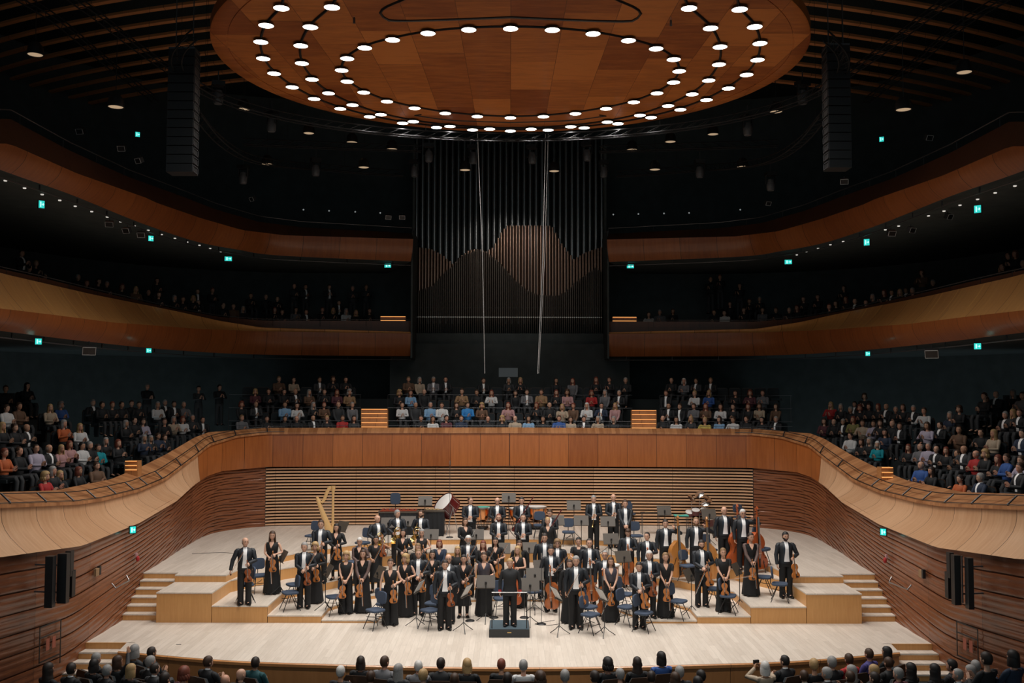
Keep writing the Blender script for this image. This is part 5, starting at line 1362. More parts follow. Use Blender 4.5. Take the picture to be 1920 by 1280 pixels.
# microphones on stands
def micstand(px, py, H, boom=None, base=True):
    p = P(px, py, z=0); z = floor_z(p.x, p.y)
    for _ in range(3): p = P(px, py, z=z); z = floor_z(p.x, p.y)
    r = empty('microphone_stand', (p.x, p.y, z), label=uniq('thin black microphone stand with round base %s', px, py), cat='microphone stand')
    MB().lathe([(0, .035), (.11, .03), (.13, .01), (.13, 0)], 18).build('base', M_BLACK, r)
    MB().tube([(0, 0, .02), (0, 0, H)], .008, 6).build('pole', M_GREYM, r)
    MB().tube([(0, 0, H), (.0, -.02, H+.14)], .016, 8).build('microphone', M_CHROME, r)
micstand(926, 1158, 1.15); micstand(983, 1158, 1.15); micstand(1015, 1170, 1.75); micstand(881, 1164, 1.5); micstand(843, 1018, 2.6); micstand(1088, 1002, 2.5); micstand(1283, 1000, 3.1); micstand(1327, 1000, 3.1); micstand(893, 1010, 2.9)
# ---------------------------------------------------------------- harp and percussion
hp = P(612, 1008, z=1.0)
r = empty('harp', (hp.x, hp.y, 1.0), .15, 'pale gilded concert harp behind the tall man on the left', 'harp')
MB().lathe([(.0, 0), (.10, 0), (.10, .05), (.06, .10), (.05, .3), (.045, 1.55), (.06, 1.60), (.05, 1.64), (.075, 1.70), (.085, 1.80), (.09, 1.84), (0, 1.84)], 16, ax=(.22, 0, 0)).build('column', M_GOLDW, r)
MB().tube([(.22, 0, 1.80), (.10, 0, 1.77), (.0, 0, 1.62), (-.08, 0, 1.38), (-.16, 0, 1.26), (-.26, 0, 1.30), (-.33, 0, 1.42), (-.36, 0, 1.47)], [(.05, .05), (.045, .07), (.03, .06), (.03, .055), (.03, .05), (.03, .05), (.03, .045), (.035, .03)], 8).build('harp_neck', M_GOLDW, r)
MB().tube([(.16, .0, .10), (-.08, 0, .72), (-.34, 0, 1.40)], [(.15, .10), (.10, .08), (.055, .05)], 10).build('soundbox', M_GOLDW, r)
m = MB()
for k in range(24):
    t = k/23; a = Vector((.16-.42*t, 0, .2+1.08*t)); b = Vector((.17-.47*t, 0, 1.76-.62*math.sin(min(1, t*1.25)*PI/2)+.12*max(0, t-.6)))
    m.tube([a, b], .0016, 4)
m.build('strings', M_STRING, r)
MB().box(-.18, -.2, 0, .30, .2, .09).build('pedal_base', M_GOLDW, r)
def timp(px, pyc, w, lab, green=False):
    p = P(px, pyc, z=1.85); k = w/2
    r = empty('kettle_drum', (p.x, p.y, 1.0), 0, lab, 'drum', 'copper kettle drums at the back')
    MB().lathe([(.02, .28), (k*.55, .34), (k*.86, .48), (k*.97, .62), (k, .80), (k, .82)], 28).build('kettle', M_COPPER, r)
    MB().lathe([(0, .85), (k*.98, .85), (k*.99, .845), (k*.99, .82)], 28).build('drum_head', M_SKIN if not green else M_TEAL, r)
    MB().lathe([(k, .80), (k*1.04, .80), (k*1.04, .855), (k*.985, .858)], 28).build('hoop', M_CHROME, r)
    for j in range(6):
        a = 2*PI*j/6+.3; MB().tube([(k*1.02*math.cos(a), k*1.02*math.sin(a), .80), (k*.95*math.cos(a), k*.95*math.sin(a), .45), (k*.6*math.cos(a), k*.6*math.sin(a), .12)], .012, 6).build('strut', M_GREYM, r)
    MB().lathe([(.02, .12), (k*.7, .12), (k*.72, .06), (k*.4, .02), (0, .02)], 16).build('base', M_BLACK, r)
timp(905, 950, .62, 'narrowest copper kettle drum with a green damper on top, leftmost', True); timp(932, 952, .70, 'copper kettle drum behind the balding clarinettist'); timp(973, 952, .76, 'copper kettle drum behind the black-haired bassoonist'); timp(1004, 949, .86, 'largest copper kettle drum, rightmost of the row')
t = P(1142, 1019, z=1.45-.0); r = empty('kettle_drum', (t.x, t.y, floor_z(t.x, t.y)), 0, 'wooden-shelled drum with pale head below the trumpeters', 'drum')
MB().lathe([(.05, .1), (.24, .14), (.30, .35), (.32, .58)], 24).build('kettle', W_CEL, r); MB().lathe([(0, .61), (.33, .61), (.33, .57)], 24).build('drum_head', M_SKIN, r)
for j in range(4):
    a = 2*PI*j/4+.5; MB().tube([(.33*math.cos(a), .33*math.sin(a), .58), (.36*math.cos(a), .36*math.sin(a), 0)], .012, 6).build('leg', M_CHROME, r)
# bass drum, tilted on its frame
bp = P(838, 948, Y=38.0-.9); r = empty('bass_drum', (bp.x, bp.y, 1.0), -1.0, 'big maroon bass drum with white skin tilted on a chrome frame', 'drum')
zc = bp.z-1.0; R_ = .43; M = Matrix.Translation((0, 0, zc)) @ Matrix.Rotation(PI/2-.72, 4, 'X')
MB().lathe([(R_, -.2), (R_, .2)], 32, M).build('shell', M_MAROON, r)
MB().lathe([(0, .205), (R_*.97, .205), (R_*.99, .2)], 32, M).build('drum_head', M_SKIN, r)
MB().lathe([(0, -.205), (R_*.97, -.205), (R_*.99, -.2)], 32, M).build('back_head', M_SKIN, r)
for zz in (-.2, .2): MB().lathe([(R_*1.0, zz-.025), (R_*1.05, zz-.025), (R_*1.05, zz+.025), (R_*1.0, zz+.025)], 32, M).build('hoop', M_MAROON, r)
m = MB()
for j in range(10): a = 2*PI*j/10; m.tube([M @ Vector((R_*1.04*math.cos(a), R_*1.04*math.sin(a), -.2)), M @ Vector((R_*1.04*math.cos(a), R_*1.04*math.sin(a), .2))], .008, 5)
m.build('tension_rods', M_CHROME, r)
m = MB(); m.tube([(-.45, 0, zc), (-.40, -.25, 0)], .014, 6).tube([(-.45, 0, zc), (-.40, .25, 0)], .014, 6).tube([(.45, 0, zc), (.40, -.25, 0)], .014, 6).tube([(.45, 0, zc), (.40, .25, 0)], .014, 6).tube([(-.40, -.25, .05), (.40, -.25, .05)], .014, 6); m.build('frame', M_CHROME, r)
# marimba draped in black, and a black-draped percussion table
def draped(px0, px1, py, lab, bars=True, z=1.0, H=.9, Y=37.2):
    a = P(px0, py, Y=Y); b = P(px1, py, Y=Y); w = (b.x-a.x)/2; H = a.z-z
    r = empty('marimba' if bars else 'percussion_table', ((a.x+b.x)/2, Y, z), 0, lab, 'marimba' if bars else 'table')
    m = MB(); n = int(w*2/.035); pts = []; per = []
    for s0, s1, k in (((-w, -.32), (w, -.32), n), ((w, -.32), (w, .32), 16), ((w, .32), (-w, .32), n), ((-w, .32), (-w, -.32), 16)):
        for i in range(k): per.append((s0[0]+(s1[0]-s0[0])*i/k, s0[1]+(s1[1]-s0[1])*i/k))
    N_ = len(per); vs = []; fs = []
    for zz, am in ((H-.04, .0), (H*.5, .018), (.03, .03)):
        for i, (x, y) in enumerate(per): q = am*math.sin(i*1.35); vs.append((x*(1+q*.2), y-(q if y < 0 else -q), zz))
    for j in range(2):
        for i in range(N_): fs.append((j*N_+i, j*N_+(i+1) % N_, (j+1)*N_+(i+1) % N_, (j+1)*N_+i))
    m.add(vs, fs); m.build('drape', M_CLOTHK, r)
    MB().box(-w-.02, -.34, H-.05, w+.02, .34, H).build('top_frame', M_DESK, r, smooth=False)
    if bars:
        m = MB(); nb = 30
        for i in range(nb):
            x = -w+.05+(2*w-.1)*i/nb; L = .30-.14*i/nb; m.box(x, -L, H+.005, x+(2*w-.1)/nb-.008, .02, H+.028)
            if i % 7 not in (2, 6): m.box(x+.02, .04, H+.03, x+(2*w-.1)/nb+.012, .04+L*.9, H+.053)
        m.build('bars', mat('rosewood_bars', (.34, .05, .02), .35, coat=.3), r, smooth=False)
    else:
        m = MB()
        for k in range(4): m.tube([(-.3+.13*k, -.1, H+.01), (-.1+.13*k, .12, H+.012)], .008, 6); m.ell((-.3+.13*k, -.1, H+.03), (.025, .025, .025), 8, 6)
        o = m.build('mallets', M_PALEW, r)
draped(712, 784, 957, 'long marimba with rosewood bars draped in black behind the horns', Y=36.9)
draped(796, 833, 955, 'black-draped percussion table under the bass drum', bars=False, Y=36.6)
def trap_table(px0, px1, py, lab, m_, Y=37.0, dz=.02):
    a = P(px0, py, Y=Y); b = P(px1, py, Y=Y); w = (b.x-a.x)/2; H = a.z-1.0
    r = empty('percussion_table', ((a.x+b.x)/2, Y, 1.0), 0, lab, 'table')
    MB().box(-w, -.2, H-.03, w, .2, H).build('table_top', m_, r, smooth=False)
    for sx in (-1, 1):
        for sy in (-1, 1): MB().tube([(sx*(w-.04), sy*.16, H-.02), (sx*(w-.02), sy*.18, 0)], .011, 6).build('leg', M_GREYM, r)
    MB().tube([(-w*.6, -.05, H+.015), (w*.5, .08, H+.015)], .012, 6).build('mallet', M_PALEW, r)
trap_table(1202, 1236, 960, 'slim black-topped percussion table left of the drum kit', M_BLACK)
trap_table(1264, 1290, 965, 'small green-topped percussion table before the slatted wall', M_TEAL)
# drum kit with cymbals
kp = P(1312, 990, z=1.0); r = empty('drum_kit', (kp.x, kp.y, 1.0), 0, 'small drum kit with tilted cymbals at the back right', 'drum kit')
m0 = Matrix.Translation((0, 0, .72)) @ Matrix.Rotation(.5, 4, 'X')
for (x, y, z, rr, h_) in ((-.16, -.1, .72, .15, .2), (.16, -.1, .75, .14, .2), (-.35, .1, .62, .17, .14), (.38, .05, .42, .2, .35)):
    MM = Matrix.Translation((x, y, z)) @ Matrix.Rotation(.35, 4, 'X'); dr = MB().lathe([(rr, -h_), (rr, 0)], 20, MM).build('drum_shell', M_MAROON, r)
    MB().lathe([(0, .004), (rr*.98, .004), (rr*1.03, 0), (rr*1.03, -.02)], 20, MM).build('drum_head', M_SKIN, dr)
for (x, y, z, a) in ((-.30, 0, 1.15, .7), (.02, .1, 1.30, -.6), (.32, 0, 1.12, .5), (.20, -.2, 1.0, -.3)):
    MM = Matrix.Translation((x, y, z)) @ Matrix.Rotation(a, 4, 'Y') @ Matrix.Rotation(.5, 4, 'X')
    cy = MB().lathe([(0, .03), (.03, .02), (.19, .0), (.195, -.004), (.03, .012)], 22, MM).build('cymbal', M_SILV, r)
    MB().tube([(x, y, z), (x, y+.05, 0)], .010, 6).build('cymbal_stand', M_CHROME, cy)
sn = P(1283, 966, Y=36.9)
# music case on the floor / cables
for pts, lab in ((((190, 1047), (300, 1036), (360, 1038), (420, 1036), (450, 1040)), 'thin dark cable lying across the left back of the stage floor'),):
    c = catmull([P(x, y, z=1.0)+Vector((0, 0, .006)) for x, y in pts if x > 300], 6); tag(MB().tube(c, .006, 5).build('floor_cable', M_BLACK), lab, 'cable')
c = catmull([P(x, y, z=0)+Vector((0, 0, .006)) for x, y in ((1040, 1163), (1018, 1166), (1003, 1170), (1030, 1172), (1060, 1168))], 6)
tag(MB().tube(c, .006, 5).build('floor_cable', M_BLACK), 'thin dark cable curling round the microphone stand right of the podium', 'cable')
pl = P(335, 1208, z=0); tag(MB().box(pl.x-.06, pl.y-.02, 0, pl.x+.06, pl.y+.02, .006).build('floor_socket', M_GREYM, smooth=False), 'small dark floor socket lid on the left stage front', 'socket')
# ================================================================ AUDIENCE
def seat_meshes():
    if 'tseat' in CL: return CL['tseat']
    a = MB(); a.box(-.24, -.26, .40, .24, .16, .50); c = a.mesh('cushion', mat('seat_velvet', (.020, .026, .030), .9), smooth=False)
    a = MB(); pts = [(-.25, .40), (-.25, .84), (-.20, .92), (.20, .92), (.25, .84), (.25, .40)]
    M = Matrix.Translation((0, .20, 0)) @ Matrix.Rotation(PI/2, 4, 'X'); a.prism(pts, -.07, 0, M); b = a.mesh('backrest', MATS['seat_velvet'], smooth=False)
    a = MB(); M = Matrix.Translation((0, .29, 0)) @ Matrix.Rotation(PI/2-.0, 4, 'X'); a.prism([(-.26, .36), (-.26, .86), (-.21, .94), (.21, .94), (.26, .86), (.26, .36)], 0, .018, M); w = a.mesh('back_shell', mat('seat_shell_wood', (.05, .026, .014), .4, coat=.2), smooth=False)
    a = MB(); a.box(-.20, -.10, 0, -.15, .15, .42); l1 = a.mesh('leg', M_BLACK, smooth=False); a = MB(); a.box(.15, -.10, 0, .20, .15, .42); l2 = a.mesh('leg', M_BLACK, smooth=False)
    CL['tseat'] = (c, b, w, l1, l2); return CL['tseat']
def seat(loc, rz, lab, group):
    r = empty('theatre_seat', loc, rz, lab, 'seat', group)
    for n, me in zip(('cushion', 'backrest', 'back_shell', 'leg', 'leg'), seat_meshes()): inst(n, me, r)
CK = {'k': 'black', 'c': 'charcoal', 'n': 'navy', 'g': 'grey', 'w': 'white', 'e': 'beige', 'b': 'brown', 't': 'tan', 'l': 'light blue', 'u': 'blue', 'U': 'bright blue', 'r': 'red', 'o': 'orange', 'y': 'yellow', 'q': 'turquoise', 'i': 'lilac', 'p': 'pink', 'v': 'olive', 'T': 'teal', 'm': 'plum', 'P': 'purple'}
HKM = {'k': 'black', 'b': 'brown', 'd': 'dark', 'y': 'blond', 'g': 'grey', 'w': 'white', 'r': 'red', 's': 'sand', '0': 'bald'}
HW = {'black': 'black-haired', 'brown': 'brown-haired', 'dark': 'dark-haired', 'blond': 'blond', 'grey': 'grey-haired', 'white': 'white-haired', 'red': 'red-haired', 'sand': 'sandy-haired', 'bald': 'bald'}
CW = {'black': 'black', 'charcoal': 'dark grey'}
rA = random.Random(21)
SHE = 1.215      # head centre above the floor when seated, scale 1
LOCS = []
def clear_of(loc):
    """slide along the row until nobody sits in the same place"""
    for _ in range(12):
        hit = [l for l in LOCS if (Vector((l.x-loc.x, l.y-loc.y))).length < .44 and abs(l.z-loc.z) < .9]
        if not hit: break
        d = Vector((loc.x-hit[0].x, loc.y-hit[0].y, 0)); d = d.normalized() if d.length > .01 else Vector((1, 0, 0))
        loc = loc+d*(.46-Vector((hit[0].x-loc.x, hit[0].y-loc.y)).length)
    LOCS.append(loc.copy()); return loc
def listener(p, target, code, where, group, standing=False, poses=('clap', 'clap', 'clap2', 'lap'), low=False):
    """p: head centre; the floor follows from the seated height"""
    h = rA.uniform(1.66, 1.80); s = h/1.755; up = (1.635 if standing else 1.185)*s
    loc = clear_of(Vector((p.x, p.y, p.z-up))); v = Vector(target)-loc; rz = math.atan2(v.x, -v.y)+rA.uniform(-.15, .15)
    col = CK[code[0]]; hk = code[1] if len(code) > 1 else rA.choice('bbddggwsyk0'); fem = (hk in 'yr') or rA.random() < .42
    if len(code) > 2: fem = code[2] == 'f'
    hc = HKM[hk]; style = rA.choice(['bob', 'long', 'curly', 'wavy', 'bob', 'short']) if fem else rA.choice(['short', 'short', 'receding', 'fringe' if hk in 'gw' else 'short'])
    if hk == '0': style = 'bald'; fem = False
    pose = rA.choice(poses); of = 'open' if (not fem and col in ('black', 'charcoal', 'navy', 'grey') and rA.random() < .6) else 'top'
    lab = '%s listener in %s, %s' % (HW['bald' if hk == '0' else hc], CW.get(col, col), where)
    return person(loc, rz, lab, h=h, pose=pose, fem=fem, hair=style, hc=hc if hk != '0' else 'grey', skin=rA.randrange(3), outfit=of, col=col, low=low, seated=not standing, turn=rA.choice((-.25, 0, .25)), group=group)
def codes(s): return s.split()
# --- choir seats behind the stage: rows of (crop x, code); ox, scale, row index
ROWN = ['front', 'second', 'third', 'top']
CH = {
 'left choir block': (430, 3.84, 680, [
   [(90, 380, 'gs'), (270, 400, 'kd'), (400, 400, 'kb'), (485, 400, 'kgm'), (603, 385, 'k0'), (703, 390, 'kyf'), (815, 385, 'rb'), (888, 390, 'cd')],
   [(88, 280, 'kr'), (192, 285, 'cg'), (400, 285, 'lb'), (487, 305, 'wdf'), (605, 290, 'kg'), (682, 290, 'brf'), (785, 290, 'c0'), (885, 290, 'gg')],
   [(187, 190, 'myf'), (283, 185, 'kbm'), (395, 190, 'kd'), (475, 190, 'kg'), (575, 200, 'bgf'), (685, 190, 'kb'), (775, 200, 'mr'), (865, 195, 'tg')],
   [(357, 100, 'bs'), (463, 115, 'edf'), (650, 110, 'cb'), (748, 95, 'kb'), (838, 105, 'kd')]]),
 'centre choir block': (430, 3.84, 680, [
   [(1380, 385, 'kd'), (1465, 400, 'wbf'), (1563, 380, 'mkf'), (1670, 385, 'nbm'), (1862, 400, 'kgm')],
   [(1245, 290, 'wdf'), (1342, 290, 'c0'), (1448, 290, 'lg'), (1530, 295, 'wb'), (1635, 295, 'kbf'), (1710, 290, 'Ubm'), (1818, 300, 'by')],
   [(1225, 205, 'kyf'), (1305, 210, 'lb'), (1403, 190, 'k0'), (1675, 180, 'tb'), (1782, 200, 'kb'), (1888, 205, 'wr')],
   [(1290, 100, 'bs'), (1370, 110, 'eg'), (1470, 105, 'gg'), (1557, 105, 'kd'), (1830, 125, 'kb')]]),
 'centre choir block ': (930, 3.49, 680, [
   [(40, 355, 'kyf'), (125, 355, 'eg'), (213, 355, 'ld'), (308, 360, 'kdf'), (413, 350, 'ub'), (477, 365, 'ebf'), (575, 360, 'kd'), (668, 360, 'eg'), (770, 365, 'kg')],
   [(80, 265, 'prf'), (265, 265, 'kr'), (350, 265, 'k0'), (433, 295, 'ey'), (492, 275, 'brf'), (595, 270, 'wwf'), (690, 270, 'nd'), (780, 270, 'pyf')],
   [(127, 190, 'kdf'), (202, 175, 'gb'), (297, 175, 'tb'), (395, 180, 'kr'), (463, 175, 'pbf'), (625, 190, 'rrf'), (713, 178, 'gg'), (806, 190, 'kg')],
   [(83, 105, 'cg'), (160, 105, 'kyf'), (393, 110, 'kd'), (502, 115, 'gr'), (655, 95, 'kr'), (742, 95, 'kb'), (848, 105, 'kgm')]]),
 'right choir block': (930, 3.49, 680, [
   [(1092, 345, 'k0'), (1180, 370, 'wd'), (1275, 355, 'cy'), (1367, 380, 'yyf'), (1462, 365, 'ld'), (1552, 370, 'wb'), (1638, 360, 'kb'), (1740, 370, 'kkf'), (1832, 360, 'kg')],
   [(1130, 275, 'kd'), (1180, 285, 'kb'), (1295, 280, 'gb'), (1372, 280, 'br'), (1470, 290, 'wbf'), (1552, 290, 'kd'), (1650, 285, 'kr'), (1723, 275, 'eb'), (1832, 285, 'bb')],
   [(1113, 190, 'kbm'), (1300, 195, 'wyf'), (1393, 190, 'uy'), (1567, 190, 'kdf'), (1663, 185, 'mr'), (1745, 185, 'gb')],
   [(1148, 100, 'kb'), (1230, 115, 'gwf'), (1310, 110, 'cd'), (1405, 105, 'ks')]])}
cnt = {}; FAR = []
STG = (0, 26, 0)
for blk, (ox, sc, oy, rows) in CH.items():
    for ri, row in enumerate(rows):
        key = (blk.strip(), ri)
        for (cx, cy, code) in sorted(row):
            px, py = ox+cx/sc, oy+(cy-6)/sc
            Y = CH_Y0+.98*ri+.50
            p = P(px, py, Y=Y); p.z = CH_Z[ri]+1.19+(p.z-(CH_Z[ri]+1.19))*.35
            n = cnt.get(key, 0); cnt[key] = n+1
            q = listener(p, STG, code, '%s from left, %s row, %s' % (ORD[n], ROWN[ri], blk.strip()), 'listeners in the %s' % blk.strip(), low=ri > 1)
            if ri > 1: FAR.append(q)
for blk, x0, x1 in (('left choir block', 436, 676), ('centre choir block', 730, 1178), ('right choir block', 1234, 1474)):
    for ri in range(4):
        Y = CH_Y0+.98*ri+.55; a = P(x0, 750, Y=Y).x+.3; b = P(x1, 750, Y=Y).x-.2; n = int((b-a)/.56)
        for k in range(n):
            seat((a+(b-a)*(k+.5)/n, Y, CH_Z[ri]), 0, 'dark theatre seat, %s from left, %s row of the %s' % (ORD[k], ROWN[ri], blk), 'choir seats')
        r = empty('row_rail', (0, 0, 0), label='thin grey rail before the %s row of the %s' % (ROWN[ri], blk), cat='rail')
        if ri:
            yy = CH_Y0+.98*ri+.02; zz = CH_Z[ri]+.62
            MB().tube([(a-.3, yy, zz), (b+.3, yy, zz)], .014, 6).build('rail', M_GREYM, r)
            k = 0
            while a-.3+k*1.4 < b+.3: MB().tube([(a-.3+k*1.4, yy, CH_Z[ri-1]), (a-.3+k*1.4, yy, zz)], .012, 5).build('post', M_GREYM, r); k += 1
        else:
            MB().tube([(a-.3, CH_Y0+.05, CH_Z[0]+.98), (b+.3, CH_Y0+.05, CH_Z[0]+.98)], .010, 6).build('rail', M_GREYM, r)
# --- side blocks
def on_curve(curve, px, py, sgn):
    c = curve if sgn < 0 else mir(curve)
    best = min((p for p in c if p.y > 8), key=lambda p: abs(proj((p.x, p.y, 5))[0]-px)+(60 if p.y > 41 else 0))
    i = c.index(best); j = min(len(c)-2, max(0, i-1)) 
    # refine between neighbours
    q = best
    for a, b in ((c[max(0, i-1)], best), (best, c[min(len(c)-1, i+1)])):
        xa, xb = proj((a.x, a.y, 5))[0], proj((b.x, b.y, 5))[0]
        if min(xa, xb) <= px <= max(xa, xb) and abs(xb-xa) > 1e-6: q = a.lerp(b, (px-xa)/(xb-xa)); break
    return P(px, py, Y=q.y)
SIDEC = [offs([c for c in cbk], .25+.93*r+.5) for r in range(11)]
def side_place(px, py, sgn):
    best = None
    for r in range(10):
        p = on_curve(SIDEC[r], px, py, sgn); e = abs(p.z-(2.91+.46*r+1.2))
        if best is None or e < best[0]: best = (e, p, r)
    return best[1], best[2]
LEFTB = [('top', 'kb 40 150,kk 195 130,kg 1060 135 S,cd 1430 150 S,kk 1580 140 S'),
 ('fourth', 'wb 45 290,bb 135 275,ey 360 285,ug 438 265,kg 668 250,kd 735 265,kr 808 265,kd 875 265,kb 947 255,kd 1000 265,wg 1135 265,kg 1187 250,kd 1252 260,gg 1303 265'),
 ('third', 'ky 15 420,kb 105 430,k0 190 430,og 458 400,wy 575 425,kg 905 400,kd 968 380,id 1030 385,kb 1185 385,eg 1250 370,wr 1300 370,cg 1365 360,kd 1455 375'),
 ('second', 'or 30 610,kb 135 600,id 258 580,kg 350 580,py 440 580,pr 500 550,wk 590 560,kg 625 560,kg 715 530,kr 765 540,qd 690 575,ng 1038 505,kg 1072 510,nb 1138 490,kb 1185 500'),
 ('front', 'kg 350 745,ry 325 780,ky 430 770,kr 565 740,bb 695 705')]
RIGHTB = [('top', 'kg 1640 260,kb 1680 275,kg 1830 250,gb 1910 270,kr 1615 310,kb 575 275,ry 340 345,kg 408 360,kg 487 385,kd 535 340,kr 572 370,kb 648 360,kr 727 360,k0 780 360'),
 ('fourth', 'kg 872 385,kb 930 365,kg 1017 375,wb 1103 395,ng 1315 430,kb 1390 380,kg 1770 430,cy 1800 410,kb 1880 410,mb 285 480,kg 350 485,kg 440 485,vr 523 465,eb 600 495,ib 690 500,kb 743 495,k0 843 500,kb 905 520'),
 ('third', 'nk 862 570,kd 1165 510,ib 1225 515,kb 1155 580,bb 1390 550,kd 1570 575,ey 1675 580,nk 1910 580,wd 500 600,kb 590 650,kg 655 640,qw 722 670'),
 ('second', 'kr 975 695,gw 1072 690,ig 1125 685,kg 1205 710,kr 1285 720,kb 1380 745,c0 1430 710,rg 1530 750,ky 1605 745,kr 1710 790,ub 1780 780,ib 1900 800,kb 1890 860'),
 ('front', 'ug 1080 840,kd 1165 885,od 1400 950,ng 1565 940')]
for nm, rowsL, ox, oy, sc, sgn in (('left side block', LEFTB, 0, 690, 3.84, -1), ('right side block', RIGHTB, 1480, 680, 4.364, 1)):
    for rn, s in rowsL:
        ent = [e.split() for e in s.split(',')]; ent.sort(key=lambda e: float(e[1]))
        for k, e in enumerate(ent):
            px, py = ox+float(e[1])/sc, oy+float(e[2])/sc; p, r = side_place(px, py, sgn)
            st = len(e) > 3
            q = listener(p, (0, 25, 0), e[0], '%s from left, %s rows, %s' % (ORD[k], rn, nm), 'listeners in the '+nm, standing=st, poses=('clap', 'clap', 'clap2'))
            if not st:
                seat(tuple(q.location), q.rotation_euler.z, 'dark theatre seat, %s from left, %s rows of the %s' % (ORD[k], rn, nm), 'seats of the '+nm)
# aisle rails with posts in the side blocks
for s, nm, pts in ((-1, 'left', [(220, 862), (245, 855), (245, 892)]), (1, 'right', [(1665, 840), (1690, 870), (1690, 915)])):
    q = [on_curve(SIDEC[1], x, y, s) for x, y in pts]
    r = empty('aisle_rail', (0, 0, 0), label='black tubular rail at the aisle of the %s side seating' % nm, cat='rail'); MB().tube(q, .02, 6).build('rail', M_BLACK, r)
    for p in q[:2]: MB().tube([p, p-Vector((0, 0, 1.0))], .018, 6).build('post', M_BLACK, r)
# --- middle balcony
BAL = [offs(mrail, .55+.95*r) for r in range(4)]
m = MB()
for g in (lambda c: c, mir):
    cu = []
    for r in range(1, 4):
        a = offs(mid, .5+.95*r); cu += [[Vector((p.x, p.y, MIDZ+.25+.42*(r-1))) for p in a], [Vector((p.x, p.y, MIDZ+.25+.42*r)) for p in a]]
    a = offs(mid, 5.0); cu.append([Vector((p.x, p.y, MIDZ+.25+1.26)) for p in a])
    m = MB(); loft([g(c[:-10]) for c in cu], m); m.build('floor_balcony_steps_'+('left' if g(mid)[5].x < 0 else 'right'), M_DARK2, smooth=False, kind='structure')
def bal_place(px, py, sgn):
    best = None
    for r in range(4):
        p = on_curve(BAL[r], px, py, sgn); e = abs(p.z-(MIDZ+.25+.42*r+1.22))
        if best is None or e < best[0]: best = (e, p, r)
    return best[1], best[1].z-(MIDZ+.25+.42*best[2]+1.22)
BL = 'kb 100 235,ky 160 280,kw 115 300,kg 205 345,kg 360 345,kr 400 372,kb 455 365,kg 483 375,kr 563 390,by 627 400,kg 685 415,kb 733 425,kd 718 360,kg 805 440,kb 830 445,ky 850 440,kg 900 460,kb 912 410,kr 980 405,kd 1030 475,bb 1077 478,kg 1122 490,kb 1157 430,kg 1227 435,kb 1280 445,cd 1358 385,cb 1410 390,cb 1520 390,cg 1628 395,cb 1690 390,kr 1268 495,kb 1302 505,gd 1365 495,kb 1413 505,kr 1488 495,kyf 1538 497,wg 1598 500,ky 1643 507,kb 1705 500,kd 1545 462'
BR = 'wd 210 510,gg 260 500,kb 320 495,kb 508 500,wd 535 503,kb 492 350,kr 535 340,kd 605 380,kb 580 462,kr 620 450,kb 643 490,kg 715 440,gd 728 490,kb 790 490,kg 850 490,kr 885 480,kb 915 440,kd 980 430,kr 1033 475,kb 1063 460,kr 1108 440,kb 1150 450,kd 1200 455,kg 1230 430,kr 1283 410,kb 1318 410,ky 1340 410,kb 1383 400,kg 1412 402,kb 1100 390,bb 1455 320,kg 1505 365,kb 1838 245,kr 1858 240,ky 1815 310,kb 1858 300,kg 1908 280'
for s, nm, ox, sc, sgn in ((BL, 'left', 0, 2.4615, -1), (BR, 'right', 1130, 2.43, 1)):
    ent = [e.split() for e in s.split(',')]; ent.sort(key=lambda e: float(e[1]))
    for k, e in enumerate(ent):
        p, up_ = bal_place(ox+float(e[1])/sc, 380+float(e[2])/sc, sgn)
        lab = '%s from the left on the %s middle balcony' % (ORD[k] if k < 36 else ['thirty-seventh', 'thirty-eighth', 'thirty-ninth', 'fortieth'][k-36], nm)
        FAR.append(listener(p, (0, 27, 0), e[0], lab, None, poses=('clap', 'clap2', 'lap') if up_ < .22 else ('clap', 'clap2'), low=True, standing=up_ > .22))
merge_stuff(FAR, 'distant_audience', 'clapping listeners in the two back choir rows and on the middle balconies', 'audience')
# --- stalls, seen from behind
ST = [(0, 3.0, 'kd 270 225,kd 390 225,kkf 500 205,kg 540 165,cb 635 185 R,cg 755 120,kd 840 130,kg 600 235,kg 845 185,kyf 720 230,cd 850 225,kd 925 280,mrf 1010 255,kb 1170 185,k0 1330 265,k0 1265 290,Td 1435 190,kw 1915 240'),
      (640, 3.0, 'kdf 108 185,kb 165 270,gb 243 185,cg 320 230,gw 405 215,kyf 460 260,kd 560 195,kbf 637 285,kyf 707 200,kr 900 200,wgf 1008 205,kd 935 280,kb 1120 275,kg 1258 265,kkf 1500 195,kd 1425 270,cg 1568 255,kdf 1665 190,ukf 1800 160,kdf 1745 270,kbf 1830 275,kg 1890 262'),
      (1280, 3.0, 'kk 5 265,kk 65 285,ew 465 215 C,kk 575 180,kyf 740 200,kg 820 190,rb 937 170,Pb 1050 140,kk 1150 130,kb 1160 190,kb 685 265,kg 812 250,kb 875 260,kg 950 245,kyf 1070 235,kd 1040 275,mg 1160 245,kk 1285 225,kk 1400 230,kg 1440 235,kk 1515 205,kg 1525 250,kg 1640 210,kd 1710 170 Z,nk 1850 160 Z')]
SZ = STALL_Z+1.20
allst = []
for ox, sc, s in ST:
    for e in s.split(','): e = e.split(); allst.append((ox+float(e[1])/sc, 1180+float(e[2])/sc, e[0], e[3] if len(e) > 3 else ''))
allst.sort()
sec = lambda x: 'left part of the stalls' if x < 640 else ('middle of the stalls' if x < 1300 else 'right part of the stalls')
cn = {}; placed = []
